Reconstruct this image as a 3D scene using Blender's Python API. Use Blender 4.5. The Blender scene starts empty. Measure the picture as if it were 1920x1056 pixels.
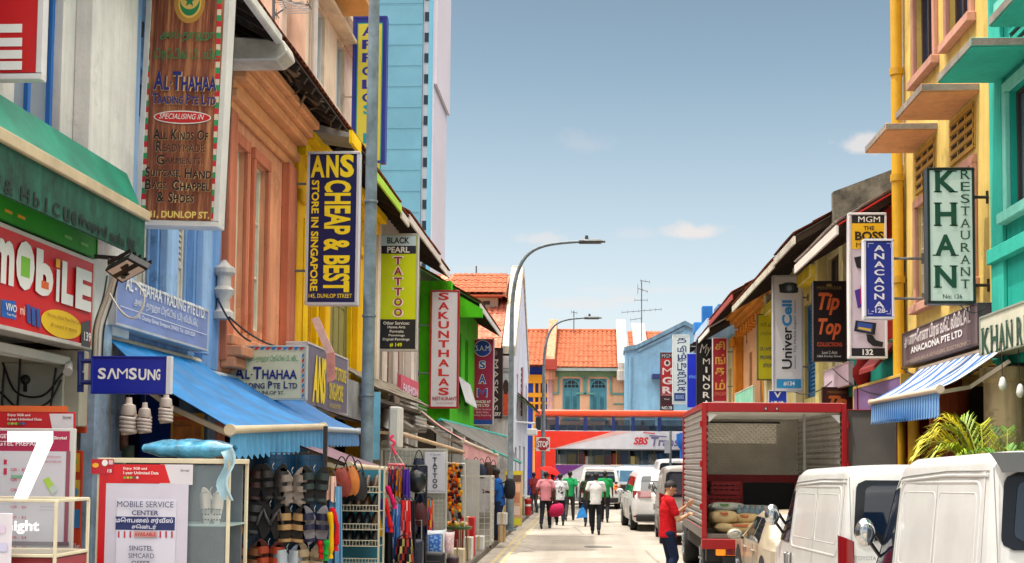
import bpy,bmesh,math,random
from mathutils import Vector,Matrix
random.seed(7)
R=math.radians
SC=bpy.context.scene
COL=SC.collection
# ------------------------------------------------------------------ camera
F,W,H=2400.0,1920.0,1056.0
CAM=Vector((0,0,2.0))
TILT,YAW,ROLL,SHY=R(3.5),math.atan(148/F),R(0.55),193.0
cam_data=bpy.data.cameras.new("Camera")
cam=bpy.data.objects.new("Camera",cam_data);COL.objects.link(cam)
CM=Matrix.Rotation(YAW,3,'Z')@Matrix.Rotation(math.pi/2+TILT,3,'X')@Matrix.Rotation(ROLL,3,'Z')
cam.matrix_world=Matrix.Translation(CAM)@CM.to_4x4()
cam_data.sensor_width=36;cam_data.lens=F/W*36
cam_data.shift_y=SHY/W
cam_data.clip_start=0.1;cam_data.clip_end=3000
SC.camera=cam
def ray(px,py):
 d=Vector(((px-W/2)/F,(H/2-py+SHY)/F,-1.0))
 return CM@d
def AT(px,py,X=None,Y=None,Z=None):
 """the point of a world plane seen at a photograph pixel (used to measure the place)"""
 d=ray(px,py)
 if X is not None:t=(X-CAM.x)/d.x
 elif Y is not None:t=(Y-CAM.y)/d.y
 else:t=(Z-CAM.z)/d.z
 return CAM+d*t
# ------------------------------------------------------------------ light
SUN_EL,SUN_AZ=R(72),R(196)
sd=Vector((math.cos(SUN_EL)*math.cos(SUN_AZ),math.cos(SUN_EL)*math.sin(SUN_AZ),math.sin(SUN_EL)))
sun_data=bpy.data.lights.new("Sun",'SUN');sun_data.energy=2.9;sun_data.angle=R(0.53)
sun_data.color=(1.0,0.955,0.88)
sun=bpy.data.objects.new("Sun",sun_data);COL.objects.link(sun)
sun.rotation_euler=sd.to_track_quat('Z','Y').to_euler()
sun.location=(-20,-10,60)
world=bpy.data.worlds.new("World");SC.world=world;world.use_nodes=True
nt=world.node_tree;nt.nodes.clear()
N=nt.nodes.new;L=nt.links.new
sky=N('ShaderNodeTexSky');sky.sky_type='NISHITA';sky.sun_disc=False
sky.sun_elevation=SUN_EL;sky.sun_rotation=math.atan2(sd.x,sd.y)
sky.air_density=1.0;sky.dust_density=1.6;sky.ozone_density=2.0;sky.altitude=0
bg=N('ShaderNodeBackground');bg.inputs[1].default_value=0.15
out=N('ShaderNodeOutputWorld')
tc=N('ShaderNodeTexCoord')
nz=N('ShaderNodeTexNoise');nz.inputs['Scale'].default_value=42;nz.inputs['Detail'].default_value=7;nz.inputs['Roughness'].default_value=0.6;L(tc.outputs['Generated'],nz.inputs[0])
def MA(op,a,b=None,c=None):
 n=N('ShaderNodeMath');n.operation=op
 for k,v in enumerate((a,b,c)):
  if v is None:continue
  if isinstance(v,(int,float)):n.inputs[k].default_value=v
  else:L(v,n.inputs[k])
 return n.outputs[0]
sz=N('ShaderNodeSeparateXYZ');L(tc.outputs['Generated'],sz.inputs[0])
tot=None
for px,py,wx,wy,amp in((1305,438,52,17,.95),(1015,450,40,12,.55),(1080,572,62,14,.5),(1170,562,24,9,.5),(1098,272,44,22,.16),(1625,272,50,22,.8),(1235,545,160,9,.22),(1420,655,120,10,.25),(900,505,60,8,.3),(1190,440,40,10,.2)):
 d=ray(px,py).normalized();h=Vector((d.y,-d.x,0)).normalized()
 dt=N('ShaderNodeVectorMath');dt.operation='DOT_PRODUCT';L(tc.outputs['Generated'],dt.inputs[0]);dt.inputs[1].default_value=h
 u=MA('DIVIDE',dt.outputs['Value'],wx/F);v=MA('DIVIDE',MA('SUBTRACT',sz.outputs['Z'],d.z),wy/F)
 v=MA('MULTIPLY',v,MA('ADD',MA('MULTIPLY',MA('LESS_THAN',v,0.0),0.7),1.0))
 r=MA('SQRT',MA('ADD',MA('MULTIPLY',u,u),MA('MULTIPLY',v,v)))
 fr=N('ShaderNodeVectorMath');fr.operation='DOT_PRODUCT';L(tc.outputs['Generated'],fr.inputs[0]);fr.inputs[1].default_value=d
 q=MA('SUBTRACT',1.25,MA('ADD',r,MA('MULTIPLY',MA('SUBTRACT',nz.outputs[0],0.5),2.6)))
 q=MA('MULTIPLY',MA('SMOOTH_MIN',MA('MAXIMUM',MA('MULTIPLY',q,1.3),0.0),1.0,0.2),MA('MULTIPLY',MA('GREATER_THAN',fr.outputs['Value'],0.9),amp))
 tot=q if tot is None else MA('MAXIMUM',tot,q)
mul=N('ShaderNodeMath');mul.operation='MULTIPLY';mul.inputs[1].default_value=0.85;L(tot,mul.inputs[0])
mix=N('ShaderNodeMix');mix.data_type='RGBA'
mix.inputs['B'].default_value=(3.6,3.3,3.15,1)
hs=N('ShaderNodeHueSaturation');hs.inputs['Saturation'].default_value=0.80;hs.inputs['Hue'].default_value=0.475
L(sky.outputs[0],hs.inputs['Color'])
sx=N('ShaderNodeSeparateXYZ');L(tc.outputs['Generated'],sx.inputs[0])
gr=N('ShaderNodeMapRange');gr.inputs['From Min'].default_value=0.03;gr.inputs['From Max'].default_value=0.36;gr.inputs['To Min'].default_value=0.84;gr.inputs['To Max'].default_value=0.47
gs=N('ShaderNodeMapRange');gs.inputs['From Min'].default_value=0.03;gs.inputs['From Max'].default_value=0.3;gs.inputs['To Min'].default_value=0.30;gs.inputs['To Max'].default_value=0.80;L(sx.outputs['Z'],gs.inputs[0]);L(gs.outputs[0],hs.inputs['Saturation'])
L(sx.outputs['Z'],gr.inputs[0]);L(gr.outputs[0],hs.inputs['Value'])
L(mul.outputs[0],mix.inputs['Factor']);L(hs.outputs[0],mix.inputs['A'])
el=N('ShaderNodeMapRange');el.interpolation_type='SMOOTHSTEP';el.inputs['From Min'].default_value=0.42;el.inputs['From Max'].default_value=0.75
L(sx.outputs['Z'],el.inputs[0])
nz2=N('ShaderNodeTexNoise');nz2.inputs['Scale'].default_value=3.0;nz2.inputs['Detail'].default_value=8;L(tc.outputs['Generated'],nz2.inputs[0])
r2=N('ShaderNodeMapRange');r2.inputs['From Min'].default_value=0.35;r2.inputs['From Max'].default_value=0.6;L(nz2.outputs[0],r2.inputs[0])
m2=N('ShaderNodeMath');m2.operation='MULTIPLY';L(el.outputs[0],m2.inputs[0]);L(r2.outputs[0],m2.inputs[1])
mix2=N('ShaderNodeMix');mix2.data_type='RGBA';mix2.inputs['B'].default_value=(31.0,29.0,26.0,1)  # bright overhead cloud, out of view, added to lift ambient light in the shade
L(m2.outputs[0],mix2.inputs['Factor']);L(mix.outputs['Result'],mix2.inputs['A'])
L(mix2.outputs['Result'],bg.inputs[0]);L(bg.outputs[0],out.inputs[0])
SC.view_settings.view_transform='Standard';SC.view_settings.look='None'
SC.view_settings.exposure=0.75;SC.view_settings.gamma=1.0
SC.cycles.use_denoising=True
SC.cycles.max_bounces=6;SC.cycles.diffuse_bounces=2;SC.cycles.transparent_max_bounces=8
# ------------------------------------------------------------------ materials
def lin(h):
 h=h.lstrip('#');c=[int(h[i:i+2],16)/255 for i in(0,2,4)]
 return tuple(x/12.92 if x<=0.04045 else((x+0.055)/1.055)**2.4 for x in c)
_M={}
def M(hexc,rough=0.6,var=0.10,scale=1.5,bump=0.0,bscale=40,metal=0.0,streak=0.0,spec=0.5,coat=0.0,emit=0.0):
 key=(hexc,rough,var,scale,bump,bscale,metal,streak,spec,coat,emit)
 if key in _M:return _M[key]
 m=bpy.data.materials.new("paint_"+hexc.lstrip('#'));m.use_nodes=True
 t=m.node_tree;b=t.nodes['Principled BSDF'];n=t.nodes.new;l=t.links.new
 c=lin(hexc)
 b.inputs['Roughness'].default_value=rough;b.inputs['Metallic'].default_value=metal
 b.inputs['Specular IOR Level'].default_value=spec
 b.inputs['Coat Weight'].default_value=coat
 b.inputs['Base Color'].default_value=(*c,1)
 co=n('ShaderNodeTexCoord')
 if var>0:
  nz=n('ShaderNodeTexNoise');nz.inputs['Scale'].default_value=scale;nz.inputs['Detail'].default_value=8;nz.inputs['Roughness'].default_value=0.65
  l(co.outputs['Object'],nz.inputs['Vector'])
  mr=n('ShaderNodeMapRange');mr.inputs['From Min'].default_value=0.3;mr.inputs['From Max'].default_value=0.7
  mr.inputs['To Min'].default_value=1-var*1.6;mr.inputs['To Max'].default_value=1+var
  l(nz.outputs[0],mr.inputs[0])
  fac=mr.outputs[0]
  if streak>0:
   mp=n('ShaderNodeMapping');mp.inputs['Scale'].default_value=(5,5,0.35)
   l(co.outputs['Object'],mp.inputs[0])
   n2=n('ShaderNodeTexNoise');n2.inputs['Scale'].default_value=1.3;n2.inputs['Detail'].default_value=6;n2.inputs['Roughness'].default_value=0.7
   l(mp.outputs[0],n2.inputs['Vector'])
   m2=n('ShaderNodeMapRange');m2.inputs['From Min'].default_value=0.42;m2.inputs['From Max'].default_value=0.72
   m2.inputs['To Min'].default_value=1.0;m2.inputs['To Max'].default_value=1-streak
   l(n2.outputs[0],m2.inputs[0])
   mu=n('ShaderNodeMath');mu.operation='MULTIPLY';l(fac,mu.inputs[0]);l(m2.outputs[0],mu.inputs[1]);fac=mu.outputs[0]
   n3=n('ShaderNodeTexNoise');n3.inputs['Scale'].default_value=1.1;n3.inputs['Detail'].default_value=12;n3.inputs['Roughness'].default_value=0.72
   mp3=n('ShaderNodeMapping');mp3.inputs['Location'].default_value=(7.3,1.9,4.4);l(co.outputs['Object'],mp3.inputs[0]);l(mp3.outputs[0],n3.inputs['Vector'])
   m3=n('ShaderNodeMapRange');m3.inputs['From Min'].default_value=0.57;m3.inputs['From Max'].default_value=0.61;m3.inputs['To Min'].default_value=1.0;m3.inputs['To Max'].default_value=1-streak*.6
   l(n3.outputs[0],m3.inputs[0]);mv=n('ShaderNodeMath');mv.operation='MULTIPLY';l(fac,mv.inputs[0]);l(m3.outputs[0],mv.inputs[1]);fac=mv.outputs[0]
  vm=n('ShaderNodeVectorMath');vm.operation='SCALE';vm.inputs[0].default_value=c
  l(fac,vm.inputs['Scale']);l(vm.outputs[0],b.inputs['Base Color'])
 if bump>0:
  nb=n('ShaderNodeTexNoise');nb.inputs['Scale'].default_value=bscale;nb.inputs['Detail'].default_value=5
  l(co.outputs['Object'],nb.inputs['Vector'])
  bp=n('ShaderNodeBump');bp.inputs['Strength'].default_value=bump;bp.inputs['Distance'].default_value=0.02
  l(nb.outputs[0],bp.inputs['Height']);l(bp.outputs[0],b.inputs['Normal'])
 if emit>0:
  b.inputs['Emission Color'].default_value=(*c,1);b.inputs['Emission Strength'].default_value=emit
 _M[key]=m
 return m
def wallm(h,s=0.22):return M(h,0.85,0.12,0.9,bump=0.25,bscale=25,streak=min(.6,s*1.5),spec=0.2)
def paint(h):return M(h,0.45,0.06,2.0)
def ink(h):return M(h,0.5,0.0)
def cloth(h):return M(h,0.85,0.12,4.0,bump=0.15,bscale=120,spec=0.15)
def carp(h,r=0.28):return M(h,r,0.07,2.2,coat=0.25)
def metalm(h,r=0.4):return M(h,r,0.12,3.0,metal=0.85)
DARK=M('15120f',0.8,0.2)
def glassm(h='1a2530',r=0.06):return M(h,r,0.0,spec=0.8)
def clear(h,alpha,rough=0.08):
 key=('clear',h,alpha,rough)
 if key in _M:return _M[key]
 m=bpy.data.materials.new("clear_sheet");m.use_nodes=True
 b=m.node_tree.nodes['Principled BSDF'];b.inputs['Base Color'].default_value=(*lin(h),1)
 b.inputs['Alpha'].default_value=alpha;b.inputs['Roughness'].default_value=rough
 _M[key]=m;return m
def tile_mat(h1,h2):
 key=('tile',h1,h2)
 if key in _M:return _M[key]
 m=bpy.data.materials.new("terracotta");m.use_nodes=True
 t=m.node_tree;b=t.nodes['Principled BSDF'];n=t.nodes.new;l=t.links.new
 co=n('ShaderNodeTexCoord')
 a=n('ShaderNodeTexNoise');a.inputs['Scale'].default_value=3.5;a.inputs['Detail'].default_value=9;a.inputs['Roughness'].default_value=0.75
 l(co.outputs['Object'],a.inputs['Vector'])
 r=n('ShaderNodeValToRGB');r.color_ramp.elements[0].position=0.33;r.color_ramp.elements[1].position=0.62
 r.color_ramp.elements[0].color=(*lin(h2),1);r.color_ramp.elements[1].color=(*lin(h1),1)
 l(a.outputs[0],r.inputs[0]);l(r.outputs[0],b.inputs['Base Color'])
 b.inputs['Roughness'].default_value=0.85;b.inputs['Specular IOR Level'].default_value=0.2
 _M[key]=m;return m
TILE=tile_mat('ac6040','7a4029');TILE_OLD=tile_mat('8f4a33','3f2a22')
# ------------------------------------------------------------------ mesh builder
def wloc(o):
 v=Vector((0,0,0))
 while o is not None:v+=o.location;o=o.parent
 return v
_font={}
def font_mesh(s,bold=0.0,shear=0.0):
 if 'M' in s or 'W' in s:bold=0.0
 k=(s,bold,shear)
 if k in _font:return _font[k]
 c=bpy.data.curves.new('lettering','FONT');c.body=s;c.offset=bold;c.shear=shear
 c.resolution_u=3;c.fill_mode='FRONT' if hasattr(c,'fill_mode')else c.fill_mode
 o=bpy.data.objects.new('lettering',c);COL.objects.link(o)
 dg=bpy.context.evaluated_depsgraph_get()
 me=o.evaluated_get(dg).to_mesh()
 vs=[(v.co.x,v.co.y)for v in me.vertices];fs=[tuple(p.vertices)for p in me.polygons]
 o.evaluated_get(dg).to_mesh_clear()
 bpy.data.objects.remove(o);bpy.data.curves.remove(c)
 if not vs:vs=[(0,0),(1,0),(1,1)];fs=[(0,1,2)]
 x0=min(v[0]for v in vs);x1=max(v[0]for v in vs);y0=min(v[1]for v in vs);y1=max(v[1]for v in vs)
 w=max(x1-x0,1e-4);h=max(y1-y0,1e-4)
 _font[k]=([((x-x0)/w,(y-y0)/h)for x,y in vs],fs,w/h)
 return _font[k]
def curve(pts,n=6):
 p=[Vector(q)for q in pts];p=[p[0]*2-p[1]]+p+[p[-1]*2-p[-2]];o=[]
 for i in range(1,len(p)-2):
  for k in range(n):
   t=k/n;o.append(.5*(2*p[i]+(p[i+1]-p[i-1])*t+(2*p[i-1]-5*p[i]+4*p[i+1]-p[i+2])*t*t+(3*p[i]-p[i-1]-3*p[i+1]+p[i+2])*t**3))
 return o+[p[-2]]
class MB:
 def __init__(s):s.v=[];s.f=[];s.mi=[];s.mats=[]
 def slot(s,m):
  if m not in s.mats:s.mats.append(m)
  return s.mats.index(m)
 def face(s,pts,m):
  b=len(s.v);s.v+=[Vector(p)for p in pts];s.f.append(tuple(range(b,b+len(pts))));s.mi.append(s.slot(m));return s
 def mesh(s,vs,fs,m):
  b=len(s.v);s.v+=[Vector(p)for p in vs];k=s.slot(m)
  for f in fs:s.f.append(tuple(b+i for i in f));s.mi.append(k)
  return s
 def box(s,x0,x1,y0,y1,z0,z1,m):
  vs=[(x,y,z)for z in(z0,z1)for y in(y0,y1)for x in(x0,x1)]
  return s.mesh(vs,[(0,2,3,1),(4,5,7,6),(0,1,5,4),(2,6,7,3),(0,4,6,2),(1,3,7,5)],m)
 def hexa(s,a,b,m):
  """a, b: matching quads (4 points each)"""
  vs=list(a)+list(b)
  return s.mesh(vs,[(3,2,1,0),(4,5,6,7),(0,1,5,4),(1,2,6,5),(2,3,7,6),(3,0,4,7)],m)
 def bar(s,p,q,w,h,m,up=(0,0,1)):
  p=Vector(p);q=Vector(q);d=(q-p).normalized();up=Vector(up)
  if abs(d.dot(up))>0.95:up=Vector((1,0,0))
  x=d.cross(up).normalized();y=x.cross(d)
  c=[(-w/2,-h/2),(w/2,-h/2),(w/2,h/2),(-w/2,h/2)]
  return s.hexa([p+x*i+y*j for i,j in c],[q+x*i+y*j for i,j in c],m)
 def tube(s,pts,r,m,n=8,caps=True):
  pts=[Vector(p)for p in pts];rs=r if isinstance(r,(list,tuple))else[r]*len(pts)
  vs=[];up=None
  for i,p in enumerate(pts):
   d=(pts[min(i+1,len(pts)-1)]-pts[max(i-1,0)])
   d=d.normalized()if d.length>1e-9 else Vector((0,0,1))
   if up is None:up=Vector((0,0,1))if abs(d.z)<0.9 else Vector((1,0,0))
   x=d.cross(up).normalized();up=x.cross(d).normalized()
   for k in range(n):
    a=2*math.pi*k/n;vs.append(p+(x*math.cos(a)+up*math.sin(a))*rs[i])
  fs=[]
  for i in range(len(pts)-1):
   for k in range(n):
    k2=(k+1)%n;fs.append((i*n+k,i*n+k2,(i+1)*n+k2,(i+1)*n+k))
  if caps:fs.append(tuple(range(n-1,-1,-1)));fs.append(tuple((len(pts)-1)*n+k for k in range(n)))
  return s.mesh(vs,fs,m)
 def etube(s,secs,m,n=20):
  """closed tube of elliptical sections (centre, rx, ry), level rings"""
  b=len(s.v);k=s.slot(m)
  for c,rx,ry in secs:s.v+=[Vector(c)+Vector((rx*math.cos(6.28319*i/n),ry*math.sin(6.28319*i/n),0))for i in range(n)]
  for j in range(len(secs)-1):
   for i in range(n):s.f.append((b+j*n+i,b+j*n+(i+1)%n,b+(j+1)*n+(i+1)%n,b+(j+1)*n+i));s.mi.append(k)
  s.f.append(tuple(b+i for i in reversed(range(n))));s.f.append(tuple(b+(len(secs)-1)*n+i for i in range(n)));s.mi+=[k,k]
  return s
 def lathe(s,prof,c,m,n=20,axis='Z'):
  """prof: (radius, height) list"""
  vs=[]
  for r,h in prof:
   for k in range(n):
    a=2*math.pi*k/n;x,y=r*math.cos(a),r*math.sin(a)
    p=(x,y,h)if axis=='Z' else((h,x,y)if axis=='X' else(x,h,y))
    vs.append(Vector(c)+Vector(p))
  fs=[]
  for i in range(len(prof)-1):
   for k in range(n):
    k2=(k+1)%n;fs.append((i*n+k,i*n+k2,(i+1)*n+k2,(i+1)*n+k))
  fs.append(tuple(range(n-1,-1,-1)));fs.append(tuple((len(prof)-1)*n+k for k in range(n)))
  return s.mesh(vs,fs,m)
 def grid(s,fn,nu,nv,m):
  """m may be a function of (i, j)"""
  b=len(s.v)
  for j in range(nv+1):
   for i in range(nu+1):s.v.append(Vector(fn(i/nu,j/nv)))
  for j in range(nv):
   for i in range(nu):
    a=b+j*(nu+1)+i
    s.f.append((a,a+1,a+nu+2,a+nu+1));s.mi.append(s.slot(m(i,j)if callable(m)else m))
  return s
 def prism(s,poly,ext,m):
  """poly: 3-D points of a flat outline; ext: vector"""
  e=Vector(ext);n=len(poly);vs=[Vector(p)for p in poly]+[Vector(p)+e for p in poly]
  fs=[tuple(range(n-1,-1,-1)),tuple(range(n,2*n))]+[(i,(i+1)%n,n+(i+1)%n,n+i)for i in range(n)]
  return s.mesh(vs,fs,m)
 def ball(s,c,r,m,nu=12,nv=8):
  r=(r,r,r)if not isinstance(r,(tuple,list))else r
  c=Vector(c)
  return s.grid(lambda u,v:c+Vector((r[0]*math.cos(2*math.pi*u)*math.sin(math.pi*v),r[1]*math.sin(2*math.pi*u)*math.sin(math.pi*v),r[2]*math.cos(math.pi*v))),nu,nv,m)
 SPLIT={'pilaster','column','round_column','side_panel','lining','post','leg','stem','seat','grab_pole','bottle','window_pillar','wheel_arch','stud','mudflap','folding_arm','marker_lamp','hinge','gusset','cable','wall_cable','downpipe','ledge','eyes','strap','jack_wall','parapet','bulkhead_door','sleeve','gutter','door_seam','canopy_slab','surround'}
 def islands(s):
  par=list(range(len(s.v)))
  def fd(a):
   while par[a]!=a:par[a]=par[par[a]];a=par[a]
   return a
  for f in s.f:
   for q in f[1:]:par[fd(q)]=fd(f[0])
  g={}
  for i,f in enumerate(s.f):g.setdefault(fd(f[0]),[]).append(i)
  it=[]
  for fs in g.values():
   vs=[s.v[q]for i in fs for q in s.f[i]];it.append([[min(v[k]for v in vs)-.012 for k in range(3)],[max(v[k]for v in vs)+.012 for k in range(3)],fs])
  ch=True
  while ch:
   ch=False
   for a in range(len(it)):
    for b in range(a+1,len(it)):
     A,B=it[a],it[b]
     if all(A[0][k]<=B[1][k]and B[0][k]<=A[1][k]for k in range(3)):
      A[0]=[min(p,q)for p,q in zip(A[0],B[0])];A[1]=[max(p,q)for p,q in zip(A[1],B[1])];A[2]+=B[2];del it[b];ch=True;break
    if ch:break
  return[sorted(x[2])for x in it]
 def build(s,name,parent=None,loc=None,bevel=0.0,smooth=None,seg=1):
  if parent is not None and name in s.SPLIT:
   gr=s.islands()
   if 1<len(gr)<=90:
    o=None
    for fs in gr:
     m=MB();mp={}
     for i in fs:
      for q in s.f[i]:
       if q not in mp:mp[q]=len(m.v);m.v.append(s.v[q])
      m.f.append(tuple(mp[q]for q in s.f[i]));m.mi.append(m.slot(s.mats[s.mi[i]]))
     n=m.build1(name,parent,loc,bevel,smooth,seg);o=o or n
    return o
  return s.build1(name,parent,loc,bevel,smooth,seg)
 def build1(s,name,parent=None,loc=None,bevel=0.0,smooth=None,seg=1):
  o0=wloc(parent)if parent is not None else(Vector(loc)if loc is not None else Vector((0,0,0)))
  me=bpy.data.meshes.new(name)
  me.from_pydata([tuple(v-o0)for v in s.v],[],s.f)
  for m in s.mats:me.materials.append(m)
  for p,k in zip(me.polygons,s.mi):p.material_index=k
  if bevel or smooth is not None:
   bm=bmesh.new();bm.from_mesh(me)
   bmesh.ops.remove_doubles(bm,verts=bm.verts,dist=1e-5)
   bmesh.ops.recalc_face_normals(bm,faces=bm.faces)
   if bevel:
    es=[e for e in bm.edges if len(e.link_faces)==2 and e.calc_face_angle(0)>0.5]
    bmesh.ops.bevel(bm,geom=es,offset=bevel,segments=seg,affect='EDGES',profile=0.5,clamp_overlap=True)
   bm.to_mesh(me);bm.free()
  if smooth is not None:
   for p in me.polygons:p.use_smooth=True
   me.set_sharp_from_angle(angle=R(smooth))
  me.update()
  o=bpy.data.objects.new(name,me);COL.objects.link(o)
  if parent is not None:o.parent=parent
  elif loc is not None:o.location=loc
  return o
def tag(o,label,cat,group=None,kind=None):
 if label:o['label']=label
 if cat:o['category']=cat
 if group:o['group']=group
 if kind:o['kind']=kind
 return o
def thing(name,label,cat,loc=(0,0,0),group=None):
 o=bpy.data.objects.new(name,None);COL.objects.link(o);o.location=loc;o.empty_display_size=0.2
 return tag(o,label,cat,group)
def struct(mb,name,**k):
 o=mb.build(name,**k);o['kind']='structure';return o
def copy_tree(o,parent=None):
 c=o.copy();COL.objects.link(c)
 if parent is not None:c.parent=parent
 for ch in list(o.children):copy_tree(ch,c)
 return c
class Board:
 def __init__(s,axis,at):
  s.axis,s.at=axis,at
  if axis=='Y':s.u,s.n=Vector((1,0,0)),Vector((0,-1,0))
  elif at<0:s.u,s.n=Vector((0,1,0)),Vector((1,0,0))
  else:s.u,s.n=Vector((0,-1,0)),Vector((-1,0,0))
  s.w=Vector((0,0,1));s.lift=0.004;s.skew=(0,0)
 def P(s,px,py):return AT(px-s.skew[0]*(s.skew[1]-py),py,**{s.axis:s.at})
 def ext(s,x0,y0,x1,y1):
  ym,xm=(y0+y1)/2,(x0+x1)/2
  a,b=s.P(x0,ym),s.P(x1,ym);t,bt=s.P(xm,y0),s.P(xm,y1)
  return a.dot(s.u),b.dot(s.u),bt.z,t.z
 def at3(s,u,z,lift=0.0):
  p=s.u*u+Vector((0,0,z))+s.n*lift
  if s.axis=='Y':p.y+=s.at
  else:p.x+=s.at
  return p
 def rect(s,mb,r,m,lift=None):
  u0,u1,z0,z1=s.ext(*r);s.lift+=0.0012 if lift is None else 0;k=s.lift if lift is None else lift
  mb.face([s.at3(u0,z0,k),s.at3(u1,z0,k),s.at3(u1,z1,k),s.at3(u0,z1,k)],m)
 def poly(s,mb,pts,m):
  s.lift+=0.0012
  q=[s.P(*p)for p in pts];mb.face([s.at3(p.dot(s.u),p.z,s.lift)for p in q],m)
 def ell(s,mb,r,m,n=28):
  u0,u1,z0,z1=s.ext(*r);s.lift+=0.0012
  mb.face([s.at3((u0+u1)/2+(u1-u0)/2*math.cos(6.2832*k/n),(z0+z1)/2+(z1-z0)/2*math.sin(6.2832*k/n),s.lift)for k in range(n)],m)
 def text(s,mb,t,r,m,bold=0.0,shear=0.0,rot=0,lift=None):
  """rot 90: reads upwards, -90: reads downwards"""
  u0,u1,z0,z1=s.ext(*r);s.lift+=0.0006 if lift is None else 0;k=s.lift if lift is None else lift
  vs,fs,_=font_mesh(t,bold,shear)
  if rot==90:vs=[(1-y,x)for x,y in vs]
  elif rot==-90:vs=[(y,1-x)for x,y in vs]
  mb.mesh([s.at3(u0+(u1-u0)*x,z0+(z1-z0)*y,k)for x,y in vs],fs,m)
 def stack(s,mb,word,r,m,bold=0.0,gap=0.18):
  """letters one above the other"""
  x0,y0,x1,y1=r;n=len(word);h=(y1-y0)/(n-gap)
  for i,ch in enumerate(word):
   if ch==' ':continue
   cw=(x1-x0);xx0,xx1=x0,x1
   if ch in 'I1':xx0,xx1=x0+cw*0.36,x1-cw*0.36
   if ch in '.·':
    s.ell(mb,((x0+x1)/2-h*.14,y0+h*(i+.3),(x0+x1)/2+h*.14,y0+h*(i+.55)),m);continue
   s.text(mb,ch,(xx0,y0+h*i,xx1,y0+h*(i+1-gap)),m,bold)
def sign(name,label,axis,at,rect,thick,bg,fr,fw,content,brk=None,group=None,cat='sign',brkm=None,sidem=None):
 """a sign box: panel, frame, artwork and lettering, brackets. rect in photograph pixels; thick in metres goes away from the viewer"""
 B=Board(axis,at)
 u0,u1,z0,z1=B.ext(*rect)
 root=thing(name,label,cat,B.at3((u0+u1)/2,z0,-thick/2),group)
 mb=MB()
 q=[B.at3(u0+fw,z0+fw,0),B.at3(u1-fw,z0+fw,0),B.at3(u1-fw,z1-fw,0),B.at3(u0+fw,z1-fw,0)]
 mb.hexa(q,[p-B.n*(thick*0.9)for p in q],bg);mb.build('panel',root)
 mb=MB()
 for a,b,c,d in((u0,u1,z0,z0+fw),(u0,u1,z1-fw,z1),(u0,u0+fw,z0+fw,z1-fw),(u1-fw,u1,z0+fw,z1-fw)):
  q=[B.at3(a,c,0.012),B.at3(b,c,0.012),B.at3(b,d,0.012),B.at3(a,d,0.012)]
  mb.hexa(q,[p-B.n*(thick+0.012)for p in q],fr)
 mb.build('frame',root,bevel=min(0.006,fw*.2))
 art,let=MB(),MB()
 for c in content:
  k=c[0]
  if k=='r':B.rect(art,c[1],c[2])
  elif k=='e':B.ell(art,c[1],c[2])
  elif k=='p':B.poly(art,c[1],c[2])
  elif k=='t':B.text(let,c[1],c[2],c[3],*(c[4:]if len(c)>4 else()))
  elif k=='s':B.stack(let,c[1],c[2],c[3],*(c[4:]if len(c)>4 else()))
 if art.f:art.build('artwork',root)
 if let.f:let.build('lettering',root)
 if brk:
  for(p,q)in brk:
   mb=MB();mb.tube([p,q],0.022,brkm or M('6b6f73',0.5),8)
   d=(Vector(q)-Vector(p)).normalized()
   mb.bar(Vector(q)-Vector((0,0,.09))-d*.006,Vector(q)+Vector((0,0,.09))-d*.006,0.06,0.012,brkm or M('6b6f73',0.5),up=(0,1,0))
   mb.build('bracket',root)
 return root,B
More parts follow.
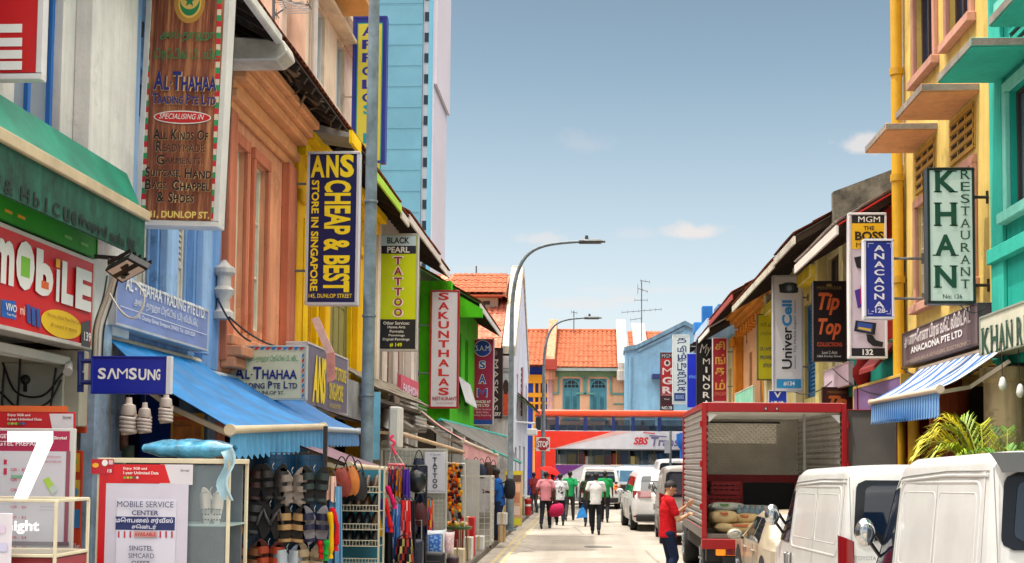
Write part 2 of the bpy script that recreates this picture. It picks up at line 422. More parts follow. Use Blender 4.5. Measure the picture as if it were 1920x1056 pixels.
# ------------------------------------------------------------------ ground, road, pavements
def ground_mat(h,s1,v1,road=False,bump=0.3):
 m=bpy.data.materials.new("ground_surface");m.use_nodes=True
 t=m.node_tree;b=t.nodes['Principled BSDF'];n=t.nodes.new;l=t.links.new
 co=n('ShaderNodeTexCoord')
 a=n('ShaderNodeTexNoise');a.inputs['Scale'].default_value=s1;a.inputs['Detail'].default_value=10;a.inputs['Roughness'].default_value=0.7
 l(co.outputs['Object'],a.inputs['Vector'])
 r=n('ShaderNodeValToRGB');r.color_ramp.elements[0].position=0.35;r.color_ramp.elements[1].position=0.68
 c=lin(h);r.color_ramp.elements[0].color=(*(x*(1-v1)for x in c),1);r.color_ramp.elements[1].color=(*(x*(1+v1)for x in c),1)
 l(a.outputs[0],r.inputs[0])
 f=n('ShaderNodeTexNoise');f.inputs['Scale'].default_value=60;f.inputs['Detail'].default_value=4
 l(co.outputs['Object'],f.inputs['Vector'])
 mr=n('ShaderNodeMapRange');mr.inputs['To Min'].default_value=0.75;mr.inputs['To Max'].default_value=1.25;l(f.outputs[0],mr.inputs[0])
 vm=n('ShaderNodeVectorMath');vm.operation='SCALE';l(r.outputs[0],vm.inputs[0]);l(mr.outputs[0],vm.inputs['Scale'])
 if road:
  mp=n('ShaderNodeMapping');mp.inputs['Scale'].default_value=(1.3,.05,1);l(co.outputs['Object'],mp.inputs[0])
  w=n('ShaderNodeTexNoise');w.inputs['Scale'].default_value=1.0;w.inputs['Detail'].default_value=5;l(mp.outputs[0],w.inputs['Vector'])
  vo=n('ShaderNodeTexVoronoi');vo.feature='DISTANCE_TO_EDGE';vo.inputs['Scale'].default_value=.3
  jm=n('ShaderNodeMix');jm.data_type='VECTOR';jm.inputs['Factor'].default_value=.12;l(co.outputs['Object'],jm.inputs['A']);l(a.outputs['Color'],jm.inputs['B']);l(jm.outputs['Result'],vo.inputs['Vector'])
  m1=n('ShaderNodeMapRange');m1.inputs['From Min'].default_value=.35;m1.inputs['From Max'].default_value=.65;m1.inputs['To Min'].default_value=.78;m1.inputs['To Max'].default_value=1.1;l(w.outputs[0],m1.inputs[0])
  m2=n('ShaderNodeMapRange');m2.inputs['From Min'].default_value=.0;m2.inputs['From Max'].default_value=.012;m2.inputs['To Min'].default_value=.6;l(vo.outputs['Distance'],m2.inputs[0])
  mm=n('ShaderNodeMath');mm.operation='MULTIPLY';l(m1.outputs[0],mm.inputs[0]);l(m2.outputs[0],mm.inputs[1])
  v2=n('ShaderNodeVectorMath');v2.operation='SCALE';l(vm.outputs[0],v2.inputs[0]);l(mm.outputs[0],v2.inputs['Scale']);vm=v2
 l(vm.outputs[0],b.inputs['Base Color']);b.inputs['Roughness'].default_value=0.85;b.inputs['Specular IOR Level'].default_value=0.25
 bp=n('ShaderNodeBump');bp.inputs['Strength'].default_value=bump;bp.inputs['Distance'].default_value=0.01
 l(f.outputs[0],bp.inputs['Height']);l(bp.outputs[0],b.inputs['Normal'])
 return m
KERB_L,KERB_R=-2.25,4.35
mb=MB();mb.face([(-900,-60,-0.02),(900,-60,-0.02),(900,1500,-0.02),(-900,1500,-0.02)],ground_mat('6d6a63',0.2,0.2));struct(mb,'ground')
ROADM=ground_mat('a0978c',0.5,0.18,True)
mb=MB();mb.face([(KERB_L,-20,0),(KERB_R,-20,0),(KERB_R,60,0),(KERB_L,60,0)],ROADM)
mb.face([(-80,60,0),(80,60,0),(80,70.5,0),(-80,70.5,0)],ROADM);struct(mb,'road')
pv=ground_mat('6f685f',1.0,0.25)
for nm,a,b in(('pavement_left',-9.0,KERB_L),('pavement_right',KERB_R,9.5)):
 mb=MB();mb.box(a,b,-20,59.5,-0.3,0.13,pv);struct(mb,nm,bevel=0.015)
mb=MB();mb.box(-80,80,70.5,74,-0.3,0.13,pv);struct(mb,'pavement_far',bevel=0.015)
mb=MB()
ym=M('b8a578',0.8,0.3,3.0)
for x in(-1.98,-1.80,4.12):
 mb.face([(x,-20,0.004),(x+0.07,-20,0.004),(x+0.07,59.5,0.004),(x,59.5,0.004)],ym)
struct(mb,'road_markings')
mb=MB()
patch=ground_mat('8d867b',2.0,0.1)
mb.face([(-0.6,24,0.004),(0.9,24,0.004),(1.0,27.5,0.004),(-0.5,27.4,0.004)],patch)
mb.face([(-1.3,44,0.004),(1.3,44,0.004),(1.3,45.2,0.004),(-1.3,45.2,0.004)],patch)
struct(mb,'road_patch')
mb=MB()
mb.lathe([(0.34,0.0),(0.34,0.006)],(0.2,31,0.001),M('55514b',0.6,0.2),24);struct(mb,'road_manhole')
# ------------------------------------------------------------------ shophouses
class Facade:
 def __init__(s,X):s.X=X;s.o=1 if X<0 else-1
 def x(s,d):return s.X+s.o*d
 def Y(s,px,py=500):return AT(px,py,X=s.X).y
 def Z(s,px,py):return AT(px,py,X=s.X).z
 def box(s,mb,y0,y1,z0,z1,d0,d1,m):
  a,b=sorted((s.x(d0),s.x(d1)));mb.box(a,b,y0,y1,z0,z1,m)
 def wall(s,mb,y0,y1,z0,z1,holes,m,th=0.24):
  ys=sorted({y0,y1,*[h[0]for h in holes],*[h[1]for h in holes]})
  zs=sorted({z0,z1,*[h[2]for h in holes],*[h[3]for h in holes]})
  for i in range(len(ys)-1):
   for j in range(len(zs)-1):
    cy,cz=(ys[i]+ys[i+1])/2,(zs[j]+zs[j+1])/2
    if any(h[0]<cy<h[1]and h[2]<cz<h[3]for h in holes):continue
    mb.face([(s.X,ys[i],zs[j]),(s.X,ys[i+1],zs[j]),(s.X,ys[i+1],zs[j+1]),(s.X,ys[i],zs[j+1])],m)
  xi=s.x(-th)
  for h in holes:
   a,b,c,d=h
   for p,q in(((a,c),(b,c)),((b,c),(b,d)),((b,d),(a,d)),((a,d),(a,c))):
    mb.face([(s.X,*p),(s.X,*q),(xi,*q),(xi,*p)],m)
 def louvre_window(s,parent,y0,y1,z0,z1,fm,sm,leaves=2,solid=0.35,name='window',top=None,slat=0.075):
  """frame with louvred leaves set back in the opening; solid: lower share that is a plain panel"""
  d=-0.14
  mb=MB();w=0.06
  for a,b,c,e in((y0,y1,z1-w,z1),(y0,y1,z0,z0+w),(y0,y0+w,z0+w,z1-w),(y1-w,y1,z0+w,z1-w)):
   s.box(mb,a,b,c,e,d-0.04,d+0.05,fm)
  s.box(mb,y0,y1,z0,z1,d-0.10,d-0.05,DARK)
  win=mb.build(name,parent,bevel=0.006)
  zt=z1-w
  if top:
   zt=z1-w-top
   g=MB();s.box(g,y0+w,y1-w,zt+0.02,z1-w,d-0.03,d-0.015,glassm('20303a'));g.build('pane',win)
   g=MB();s.box(g,y0+w,y1-w,zt-0.03,zt+0.02,d-0.03,d+0.04,fm);g.build('rail',win)
   zt-=0.03
  lw=(y1-y0-2*w)/leaves
  for k in range(leaves):
   a=y0+w+k*lw+0.006;b=a+lw-0.012;q=0.06
   mb=MB()
   for e in((a,a+q,z0+w,zt),(b-q,b,z0+w,zt),(a+q,b-q,zt-q,zt),(a+q,b-q,z0+w,z0+w+q)):
    s.box(mb,*e,d-0.02,d+0.02,sm)
   zs=z0+w+q
   if solid>0:
    zm=zs+(zt-zs)*solid
    s.box(mb,a+q,b-q,zs,zm,d-0.02,d-0.002,sm);s.box(mb,a+q,b-q,zm,zm+q,d-0.02,d+0.02,sm);zs=zm+q
   n=max(2,int((zt-q-zs)/slat));st=(zt-q-zs)/n
   for i in range(n):
    z=zs+st*i
    p0,p1=s.x(d+0.012),s.x(d-0.025)
    mb.hexa([(p0,a+q,z),(p0,b-q,z),(p1,b-q,z+st*.8),(p1,a+q,z+st*.8)],[(p0,a+q,z+.012),(p0,b-q,z+.012),(p1,b-q,z+st*.8+.012),(p1,a+q,z+st*.8+.012)],sm)
   mb.build('shutter',win)
  return win
 def pane_window(s,parent,y0,y1,z0,z1,fm,gm=None,leaves=2,bars=0,grille=None,name='window',surround=None):
  d=-0.12;mb=MB();w=0.05
  for a,b,c,e in((y0,y1,z1-w,z1),(y0,y1,z0,z0+w),(y0,y0+w,z0+w,z1-w),(y1-w,y1,z0+w,z1-w)):
   s.box(mb,a,b,c,e,d-0.04,d+0.04,fm)
  for k in range(1,leaves):
   y=y0+(y1-y0)*k/leaves;s.box(mb,y-.03,y+.03,z0+w,z1-w,d-0.04,d+0.035,fm)
  for k in range(1,bars+1):
   z=z0+(z1-z0)*k/(bars+1);s.box(mb,y0+w,y1-w,z-.02,z+.02,d-0.04,d+0.03,fm)
  win=mb.build(name,parent,bevel=0.005)
  g=MB();s.box(g,y0+w,y1-w,z0+w,z1-w,d-0.02,d-0.008,gm or glassm());g.build('pane',win)
  if grille:
   g=MB();n=max(3,int((y1-y0)/0.11))
   for k in range(n+1):
    y=y0+(y1-y0)*k/n;g.bar((s.x(d+.07),y,z0),(s.x(d+.07),y,z1),.014,.014,grille)
   for k in range(4):
    z=z0+(z1-z0)*(k+.3)/4;g.bar((s.x(d+.075),y0,z),(s.x(d+.075),y1,z),.014,.014,grille)
   g.build('grille',win)
  if surround:
   g=MB();t=0.14
   for a,b,c,e in((y0-t,y1+t,z1,z1+t),(y0-t-.05,y1+t+.05,z0-t,z0),(y0-t,y0,z0,z1),(y1,y1+t,z0,z1)):
    s.box(g,a,b,c,e,0.0,0.07 if e!=z0 else 0.14,surround)
   g.build('surround',win,bevel=0.01)
  return win
def tile_sheet(mb,e0,e1,r0,r1,m,pitch=0.22,amp=0.045,rows=14,step=0.018,seg=4):
 e0,e1,r0,r1=map(Vector,(e0,e1,r0,r1))
 n=max(2,int((e1-e0).length/pitch));up=(e1-e0).cross(r0-e0).normalized()
 if up.z<0:up=-up
 nu=n*seg
 base=len(mb.v);k=mb.slot(m)
 for j in range(rows):
  for v in(j/rows,(j+1)/rows+0.004):
   for i in range(nu+1):
    u=i/nu
    p=(e0*(1-u)+e1*u)*(1-v)+(r0*(1-u)+r1*u)*v
    w=amp*abs(math.cos(math.pi*i/seg))if seg>2 else 0
    jit=0.006*math.sin(12.9*(i//seg)+78.2*j)
    mb.v.append(p+up*(w+jit+(step if v==j/rows else 0)))
 for j in range(rows):
  o=base+j*2*(nu+1)
  for i in range(nu):
   mb.f.append((o+i,o+i+1,o+nu+2+i,o+nu+1+i));mb.mi.append(k)
  if j:
   q=base+(j*2-1)*(nu+1)
   for i in range(nu):mb.f.append((q+i,q+i+1,o+i+1,o+i));mb.mi.append(k)
 for c in range(n):
  ids=[base+c*seg+i for i in range(seg+1)]
  mb.f.append(tuple(ids));mb.mi.append(k)
def street_roof(parent,fc,y0,y1,ez,over=0.9,back=5.5,pitch=0.58,tm=None,soffit=None,fascia=None,debris=0):
 """one street-side roof slope with tiles, boarding, rafters and eave board"""
 tm=tm or TILE;soffit=soffit or M('2a211b',0.9,0.3)
 xe,xr=fc.x(over),fc.x(-back);zr=ez+(over+back)*pitch
 mb=MB();tile_sheet(mb,(xe,y0,ez),(xe,y1,ez),(xr,y0,zr),(xr,y1,zr),tm)
 roof=mb.build('roof',parent)
 mb=MB()
 mb.hexa([(xe,y0,ez-.05),(xe,y1,ez-.05),(xr,y1,zr-.05),(xr,y0,zr-.05)],[(xe,y0,ez-.02),(xe,y1,ez-.02),(xr,y1,zr-.02),(xr,y0,zr-.02)],soffit)
 mb.build('boarding',roof)
 mb=MB();n=int((y1-y0)/0.45)
 for i in range(n):
  y=y0+.2+(y1-y0-.3)*i/max(1,n-1)
  mb.bar((fc.x(over-.03),y,ez-.11),(fc.x(-.5),y,ez-.11+(over+.47)*pitch),.07,.11,M('3a2c22',0.9,0.3))
 for k in range(debris):
  y=random.uniform(y0,y1);d=random.uniform(.15,over-.1)
  p=Vector((fc.x(d),y,ez-.12+(over-d)*pitch));q=p+Vector((random.uniform(-.25,.25),random.uniform(-.5,.5),random.uniform(-.18,.02)))
  mb.bar(p,q,random.uniform(.02,.1),.015,M(random.choice(['6b5238','4b3a2a','7d6a50','2e2620']),0.9,0.2))
 mb.build('rafters',roof)
 if fascia:
  mb=MB();fc.box(mb,y0,y1,ez-.2,ez-.03,over-.02,over+.02,fascia);mb.build('eave_board',roof)
 return roof
def shophouse(name,label,X,y0,y1,wm,top,holes=(),depth=6.0,low=3.25,colm=None,shop=None,group=None,cat='building',column_at=None,backd=2.2):
 fc=Facade(X)
 root=thing(name,label,cat,(fc.x(-depth/2),(y0+y1)/2,0),group)
 mb=MB()
 fc.wall(mb,y0,y1,low,top,list(holes),wm)
 xb=fc.x(-depth)
 for y in(y0,y1):mb.face([(X,y,low),(xb,y,low),(xb,y,top),(X,y,top)],wm)
 mb.face([(xb,y0,0),(xb,y1,0),(xb,y1,top),(xb,y0,top)],wm)
 mb.face([(X,y0,low),(X,y1,low),(xb,y1,low),(xb,y0,low)],wm)
 mb.face([(fc.x(-.25),y0,top),(fc.x(-.25),y1,top),(xb,y1,top),(xb,y0,top)],wm)
 mb.build('wall',root)
 for y in(column_at or(y0+.2,y1-.2)):
  mb=MB();fc.box(mb,y-.2,y+.2,0.13,low,-.42,0.0,colm or wm);fc.box(mb,y-.23,y+.23,0.13,.4,-.45,.03,colm or wm)
  fc.box(mb,y-.24,y+.24,low-.35,low-.2,-.46,.035,colm or wm);mb.build('column',root,bevel=0.012)
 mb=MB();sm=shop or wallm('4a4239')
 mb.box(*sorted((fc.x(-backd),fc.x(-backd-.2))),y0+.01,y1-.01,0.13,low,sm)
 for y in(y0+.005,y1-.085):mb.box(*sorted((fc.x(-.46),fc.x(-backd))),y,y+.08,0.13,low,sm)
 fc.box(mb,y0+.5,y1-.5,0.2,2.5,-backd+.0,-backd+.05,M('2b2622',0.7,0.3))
 for k in range(5):
  zz=.5+k*.42;fc.box(mb,y0+.6,y1-.6,zz,zz+.03,-backd+.05,-backd+.35,M('4a3d31',.7))
  yy=y0+.65
  while yy<y1-.8:
   w=random.uniform(.1,.3);h=random.uniform(.12,.34)
   fc.box(mb,yy,yy+w,zz+.03,zz+.03+h,-backd+.06,-backd+.3,M(random.choice(['3a4a66','7a3b34','5d5a52','8b7a3a','2d2d2d','70405a','2f5a4a']),.7));yy+=w+random.uniform(.01,.08)
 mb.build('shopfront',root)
 return root,fc
LX,RX=-5.2,5.5
# --- white shophouse 139 (nearest on the left)
WHITE=wallm('e8e4e0',0.14)
f=Facade(LX)
r139,fc=shophouse('shophouse','white plastered shophouse with blue framed upper windows behind the green awning',LX,7.6,13.62,WHITE,8.4,holes=[(9.6,10.6,4.6,6.9),(11.05,12.05,4.6,6.9)],colm=wallm('cfc6b8',.4))
for a in(9.6,11.05):
 fc.pane_window(r139,a,a+1.0,4.6,6.9,M('2a6fc0',.5),M('8a93a0',.25,.1),leaves=2)
mb=MB();fc.box(mb,12.35,13.6,3.3,8.35,0.0,0.18,WHITE);mb.build('pilaster',r139,bevel=.01)
# --- blue shophouse 141
BLUE=wallm('82b2f0',.3)
r141,fc=shophouse('shophouse','pale blue shophouse with white louvred windows behind the tall wooden sign',LX,13.63,17.55,BLUE,8.4,holes=[(14.05,14.95,3.85,6.5),(15.5,16.35,3.85,6.5)],colm=wallm('8fa6c4',.4),shop=wallm('1d2f6a'))
for a,b in((14.05,14.95),(15.5,16.35)):
 fc.louvre_window(r141,a,b,3.85,6.5,M('7fa4d2',.6),M('ddd5c8',.6,.2,streak=.2),leaves=2,solid=.25,top=.45)
mb=MB()
for a,w in((13.64,.3),(15.02,.42),(16.45,.35)):fc.box(mb,a,a+w,3.4,7.6,0,.1,wallm('a4c8f4',.2))
mb.build('pilaster',r141,bevel=.01)
mb=MB();c=(LX+.1,17.4,0);prof=[(r*.5,3.95+(z-3.55)*.46)for r,z in[(.30,3.55),(.30,3.75),(.19,3.85),(.17,4.15),(.27,4.3),(.31,4.42),(.2,4.55),(.2,4.85),(.32,4.95),(.32,5.08),(.16,5.2),(.05,5.35)]]
mb.lathe(prof,c,wallm('d9d2cb',.3),16);mb.build('urn_finial',r141,smooth=40)
# --- orange shophouse 143
ORG=wallm('eea680',.2);ORD=wallm('d27e60',.22)
r143,fc=shophouse('shophouse','orange plastered shophouse with heavy moulded cornice under a ruined eave',LX,17.58,21.6,ORG,8.4,holes=[(18.0,18.65,4.0,6.6),(19.15,19.9,4.0,6.6)],colm=ORD)
for a,b in((18.0,18.65),(19.15,19.9)):
 fc.pane_window(r143,a,b,4.0,6.6,M('ece2cc',.6,.15),M('a9c4c0',.3,.1),leaves=2,bars=2)
 mb=MB();fc.box(mb,a-.12,a-.004,3.9,6.6,0,.06,ORD);fc.box(mb,b+.004,b+.12,3.9,6.6,0,.06,ORD);fc.box(mb,a-.12,b+.12,6.604,6.78,0,.07,ORD);mb.build('surround',r143,bevel=.008)
mb=MB()
for i,(z,d)in enumerate(((7.0,.08),(7.14,.18),(7.28,.13),(7.42,.3),(7.56,.4),(7.7,.5))):fc.box(mb,17.6,21.55,z,z+.138,0,d,wallm('f2ab78',.12))
mb.build('cornice',r143,bevel=.02)
mb=MB();fc.box(mb,20.98,21.55,3.4,7.0,0,.14,ORD);fc.box(mb,17.6,17.95,3.4,7.0,0,.10,ORD);mb.build('pilaster',r143,bevel=.01)
mb=MB()
for z,d in((3.3,.22),(3.46,.32),(3.62,.18)):fc.box(mb,17.63,21.5,z,z+.155,0,d,wallm('e09a74',.12))
mb.build('string_course',r143,bevel=.02)
# --- yellow shophouse 145
YEL=wallm('f8cb0c',.12)
r145,fc=shophouse('shophouse','bright yellow shophouse with louvred windows behind the navy sign',LX,21.63,29.6,YEL,8.4,holes=[(22.0,22.75,3.9,6.4),(23.15,23.9,3.9,6.4),(24.9,27.4,3.5,5.5)],colm=wallm('c99a1c',.3),column_at=(21.9,25.6,29.3))
for a in(22.0,23.15):fc.louvre_window(r145,a,a+.75,3.9,6.4,M('e2ac12',.6),M('d9a30f',.6,.15),leaves=2,solid=0,slat=.09)
fc.louvre_window(r145,24.9,27.4,3.5,5.5,M('8a8238',.6),M('8f8a4e',.6,.15),leaves=4,solid=.9)
mb=MB()
for y in(21.65,24.1,27.5):fc.box(mb,y,y+.45,3.4,7.6,0,.13,wallm('f2be12',.12));fc.box(mb,y-.05,y+.5,6.5,6.7,.13,.2,wallm('f2be12',.12))
fc.box(mb,21.65,29.55,7.3,7.55,0,.25,YEL);fc.box(mb,21.65,29.55,7.56,7.75,0,.4,YEL)
mb.build('pilaster',r145,bevel=.015)
mb=MB();p=Vector((fc.x(.05),21.75,7.72))
mb.hexa([(fc.x(0),21.64,7.75),(fc.x(1.0),21.64,7.6),(fc.x(1.0),22.5,7.6),(fc.x(0),22.5,7.75)],[(fc.x(0),21.64,7.95),(fc.x(1.0),21.64,7.68),(fc.x(1.0),22.5,7.68),(fc.x(0),22.5,7.95)],M('8f8a84',.8,.3))
mb.hexa([(fc.x(1.0),21.62,7.5),(fc.x(1.06),21.62,7.5),(fc.x(1.06),22.5,7.5),(fc.x(1.0),22.5,7.5)],[(fc.x(1.0),21.62,7.72),(fc.x(1.06),21.62,7.72),(fc.x(1.06),22.5,7.72),(fc.x(1.0),22.5,7.72)],YEL)
mb.build('eave_hood',r145)
# --- white shophouse 149 with lime trim
WCR=wallm('d9cfc4',.2);LIME=wallm('8fc71e',.1)
r149,fc=shophouse('shophouse','cream shophouse with lime green eave trim behind the tattoo sign',LX,29.63,36.0,WCR,8.4,holes=[(30.6,31.6,3.7,6.0),(32.4,33.4,3.7,6.0),(34.2,35.2,3.7,6.0)],column_at=(29.9,33,35.7))
for a in(30.6,32.4,34.2):fc.louvre_window(r149,a,a+1.0,3.7,6.0,M('c9beb2',.6),M('7a3f38',.6,.15),leaves=2,solid=.3)
mb=MB();fc.box(mb,29.65,30.0,3.4,7.7,0,.2,wallm('e6ded5',.15));fc.box(mb,35.4,35.98,3.4,7.7,0,.2,wallm('e6ded5',.15));mb.build('pilaster',r149,bevel=.01)
# --- pink-cream shophouse next
r151,fc=shophouse('shophouse','narrow white shophouse wedged between cream and vivid green ones',LX,36.02,38.4,wallm('e3dcd6',.2),8.2,holes=[(36.6,37.6,3.8,6.2)],column_at=(36.2,38.2))
fc.louvre_window(r151,36.6,37.6,3.8,6.2,M('c9beb2',.6),M('b9b2a8',.6,.15),leaves=2)
# --- bright green shophouse
GRN=wallm('4ab814',.16)
GX=-4.25
r153,fc=shophouse('shophouse','vivid green shophouse with a tiled eave beside the maroon sign',GX,38.45,47.9,GRN,7.5,holes=[(40.6,41.7,3.9,6.2),(43.0,44.1,3.9,6.2)],colm=wallm('d8d4d0'),column_at=(38.8,43.2,47.5))
for a in(40.6,43.0):fc.louvre_window(r153,a,a+1.1,3.9,6.2,M('1c7a4a',.6),M('16705a',.6,.15),leaves=2,solid=0)
mb=MB();mb.prism([(GX-.02,38.44,6.4),(GX+.95,38.44,6.4),(GX+.95,38.44,6.65),(GX-.02,38.44,7.2)],(0,.3,0),GRN);mb.build('eave_hood',r153)
street_roof(r139,Facade(LX),7.6,13.6,7.85,tm=TILE_OLD)
street_roof(r141,Facade(LX),13.63,17.55,7.85,tm=TILE_OLD,debris=10)
street_roof(r143,Facade(LX),17.58,21.6,7.85,tm=TILE_OLD,debris=60)
street_roof(r145,Facade(LX),21.63,24.6,7.85,tm=TILE_OLD,debris=40);street_roof(r145,Facade(LX),24.63,28.4,7.8,fascia=M('a8d61f',.6),soffit=M('4a6a20',.9,.3));street_roof(r145,Facade(LX),28.43,29.6,7.7,fascia=M('cfc8bc',.6))
street_roof(r149,Facade(LX),29.63,36.0,7.85,soffit=M('5a4436',.9,.3),fascia=M('cfc8bc',.6))
street_roof(r151,Facade(LX),36.02,38.4,7.75,soffit=M('5a4436',.9,.3),fascia=M('d9d4cc',.6))
street_roof(r153,Facade(GX),38.9,47.9,6.9,over=.85,back=5,fascia=M('c9c9c4',.6),soffit=M('35532a',.9,.2))
mb=MB();mb.box(-4.32,-4.22,13.7,16.9,7.66,7.8,M('d8d3cc',.6,.2));mb.prism([(-5.1,16.9,7.45),(-4.3,16.9,7.45),(-4.15,16.9,7.56),(-4.2,16.9,7.72),(-5.1,16.9,7.8)],(0,.5,0),M('cfc4b4',.7,.3));mb.build('gutter',r141,bevel=.02)
# --- tall peach block behind the roofs
PEACH=wallm('e8c4aa',.15);CRM=wallm('e6d6be',.12)
rt=thing('apartment_block','tall peach and cream block rising behind the ruined tile eaves','building',(-11,31,0))
bx=-6.4;bf=Facade(bx)
y0,y1=bf.Y(571,200),bf.Y(668,200)
mb=MB();hs=[]
for z in(7.9,10.9,13.9,16.9):hs+=[(y0+.9,y0+2.0,z,z+1.7),(y0+3.4,y0+4.4,z,z+1.7)]
bf.wall(mb,y0,y1,0.2,21,hs,CRM);mb.face([(bx,y0,.2),(-16,y0,.2),(-16,y0,21),(bx,y0,21)],PEACH)
mb.face([(bx,y1,.2),(-16,y1,.2),(-16,y1,21),(bx,y1,21)],CRM);mb.face([(bx-.3,y0,21),(bx-.3,y1,21),(-16,y1,21),(-16,y0,21)],CRM);mb.build('wall',rt)
for h in hs:bf.pane_window(rt,*h,M('cfd4d6',.5),M('97a7ac',.2,.1),leaves=2)
mb=MB()
for z in(7.6,10.6,13.6,16.6):bf.box(mb,y0+.7,y1-.1,z-.1,z+.02,0,.12,CRM);bf.box(mb,y0+.6,y1-.1,z+2.1,z+2.2,0,.35,CRM)
mb.build('ledge',rt,bevel=.01)
mb=MB();mb.tube([(bx+.12,y0+.35,0.2),(bx+.12,y0+.35,20.9)],.07,M('c8c3bd',.5),8);mb.tube([(-6.9,y0-.1,6),(-6.9,y0-.1,12.4),(-6.9,y0+.02,12.6)],.09,M('d8c3b2',.6),8);mb.build('downpipe',rt)
p=AT(640,20,X=-5.6)
mb=MB();p.z+=1.15;mb.box(bx-.5,-5.5,p.y,p.y+3.6,p.z,p.z+.16,M('e0a860',.7,.1));mb.box(bx-.5,-5.45,p.y-.05,p.y+3.65,p.z+.16,p.z+.3,CRM);mb.build('canopy',rt)
# --- blue tower
tw=thing('tower_block','very tall pale blue tower with a strip of small windows beyond the shophouse roofs','building',(-30,190,0))
TY=180
def tx(px,py=250):return AT(px,py,Y=TY).x
mb=MB();TB=M('689db2',.45,.1,.12);x0,x1,x2,x3=tx(640),tx(790),tx(801),tx(813)
mb.box(x0,x1,TY,TY+16,0,95,TB);mb.build('wall',tw)
mb=MB()
for k in range(31):mb.box(x0,x1+.02,TY-.03,TY,k*3.05+1.0,k*3.05+1.07,M('5c8fa2',.7,0))
mb.build('floor_band',tw)
mb=MB();mb.box(x1+.02,x2,TY+.5,TY+16,0,95,M('c9ccd4',.7,.05,.1));mb.build('service_core',tw)
for k in range(31):
 mb=MB();mb.box(x1+.25,x1+1.0,TY+.38,TY+.52,k*3.05+1.6,k*3.05+2.9,M('28303f',.3));mb.build('window',tw)
mb=MB();mb.box(x2+.02,x2+.7,TY+.2,TY+16,0,95,M('6fb4cc',.7,.03,.1));mb.box(x2+.72,x3,TY-.3,TY+16,0,95,M('c2b9c4',.7,.05,.1));mb.box(x2+1.0,x3+.45,TY-.8,TY+16.3,AT(813,160,Y=TY).z,95.4,M('c4bbc6',.7,.05,.1));mb.build('side_slab',tw)
# --- corner building at the far left with jack roof
CX=-2.9
cr=thing('corner_shophouse','white gabled corner shophouse with a jack roof beside the stop sign at the crossing','building',(-8,54,0))
fc=Facade(CX);WC=wallm('ccd2e0',.12)
mb=MB();fc.wall(mb,48,59.2,0.13,6.1,[(49.2,50.4,.2,2.6),(52,53.4,.2,2.7),(55.4,56.8,.2,2.7),(50,51,3.7,5.5),(54,55,3.7,5.5),(57,58,3.7,5.5)],WC)
mb.face([(CX,48,6.1),(CX,59.2,6.1),(CX,54.0,9.9),(CX,53.2,9.9)],WC)
mb.face([(CX,48,.13),(-16,48,.13),(-16,48,6.1),(CX,48,6.1)],wallm('d3cfd0',.3))
mb.face([(CX,59.2,.13),(-16,59.2,.13),(-16,59.2,6.1),(CX,59.2,6.1)],WC);mb.build('wall',cr)
for a in(50,54,57):fc.louvre_window(cr,a,a+1,3.7,5.5,M('d8d8d8',.6),M('44663c',.6),leaves=2)
for a,b in((49.2,50.4),(52,53.4),(55.4,56.8)):
 g=MB();fc.box(g,a,b,.2,2.7,-.3,-.22,M('30302e',.5));g.build('door',cr)
mb=MB()
cop=wallm('c9c1b0',.5)
for a,b in(((48,6.1),(53.2,9.9)),((54.0,9.9),(59.2,6.1))):
 mb.hexa([(CX-.45,a[0],a[1]-.1),(CX+.06,a[0],a[1]-.1),(CX+.06,b[0],b[1]-.1),(CX-.45,b[0],b[1]-.1)],[(CX-.45,a[0],a[1]+.3),(CX+.06,a[0],a[1]+.3),(CX+.06,b[0],b[1]+.3),(CX-.45,b[0],b[1]+.3)],cop)
mb.box(CX-.45,CX+.06,53.2,54.0,9.8,10.25,cop);mb.build('parapet',cr,bevel=.02)
mb=MB();tile_sheet(mb,(CX-.5,47.5,5.9),(-16,47.5,5.9),(CX-.5,53.6,9.9),(-16,53.6,9.9),tile_mat('d88a72','8a4030'));tile_sheet(mb,(-16,59.7,5.9),(CX-.5,59.7,5.9),(-16,53.6,9.9),(CX-.5,53.6,9.9),TILE)
mb.build('roof',cr)
jy=51.0
a=AT(838,553,Y=jy);b=AT(950,553,Y=jy);c=AT(852,514,Y=53.6);d=AT(950,514,Y=53.6)
mb=MB();tile_sheet(mb,(a.x,jy-.5,a.z),(b.x,jy-.5,a.z),(c.x,53.6,c.z),(d.x,53.6,c.z),TILE,pitch=.26,rows=8);tile_sheet(mb,(b.x,56.2,a.z),(a.x,56.2,a.z),(d.x,53.6,c.z),(c.x,53.6,c.z),TILE,pitch=.26,rows=6)
mb.prism([(d.x+.02,jy-.45,a.z-.12),(d.x+.02,53.6,c.z-.08),(d.x+.02,56.1,a.z-.12)],(.12,0,0),M('b0795e',.8));mb.build('jack_roof',cr)
mb=MB();mb.box(a.x+.4,b.x-.35,jy,55.8,8.0,a.z-.05,wallm('dcd6d2',.2));mb.box(a.x-.1,b.x,jy-.5,56.2,a.z-.12,a.z-.05,M('b5573a',.8));mb.build('jack_wall',cr)
for k in range(3):
 x=a.x+.7+k*(b.x-a.x-1.3)/3;g=MB();g.box(x,x+(b.x-a.x-1.5)/3,jy-.03,jy,a.z-.95,a.z-.25,M('3a3a3c',.3));g.box(x+.12,x+.34,jy-.05,jy-.03,a.z-.8,a.z-.4,M('b9b6ae',.4));g.build('window',cr)
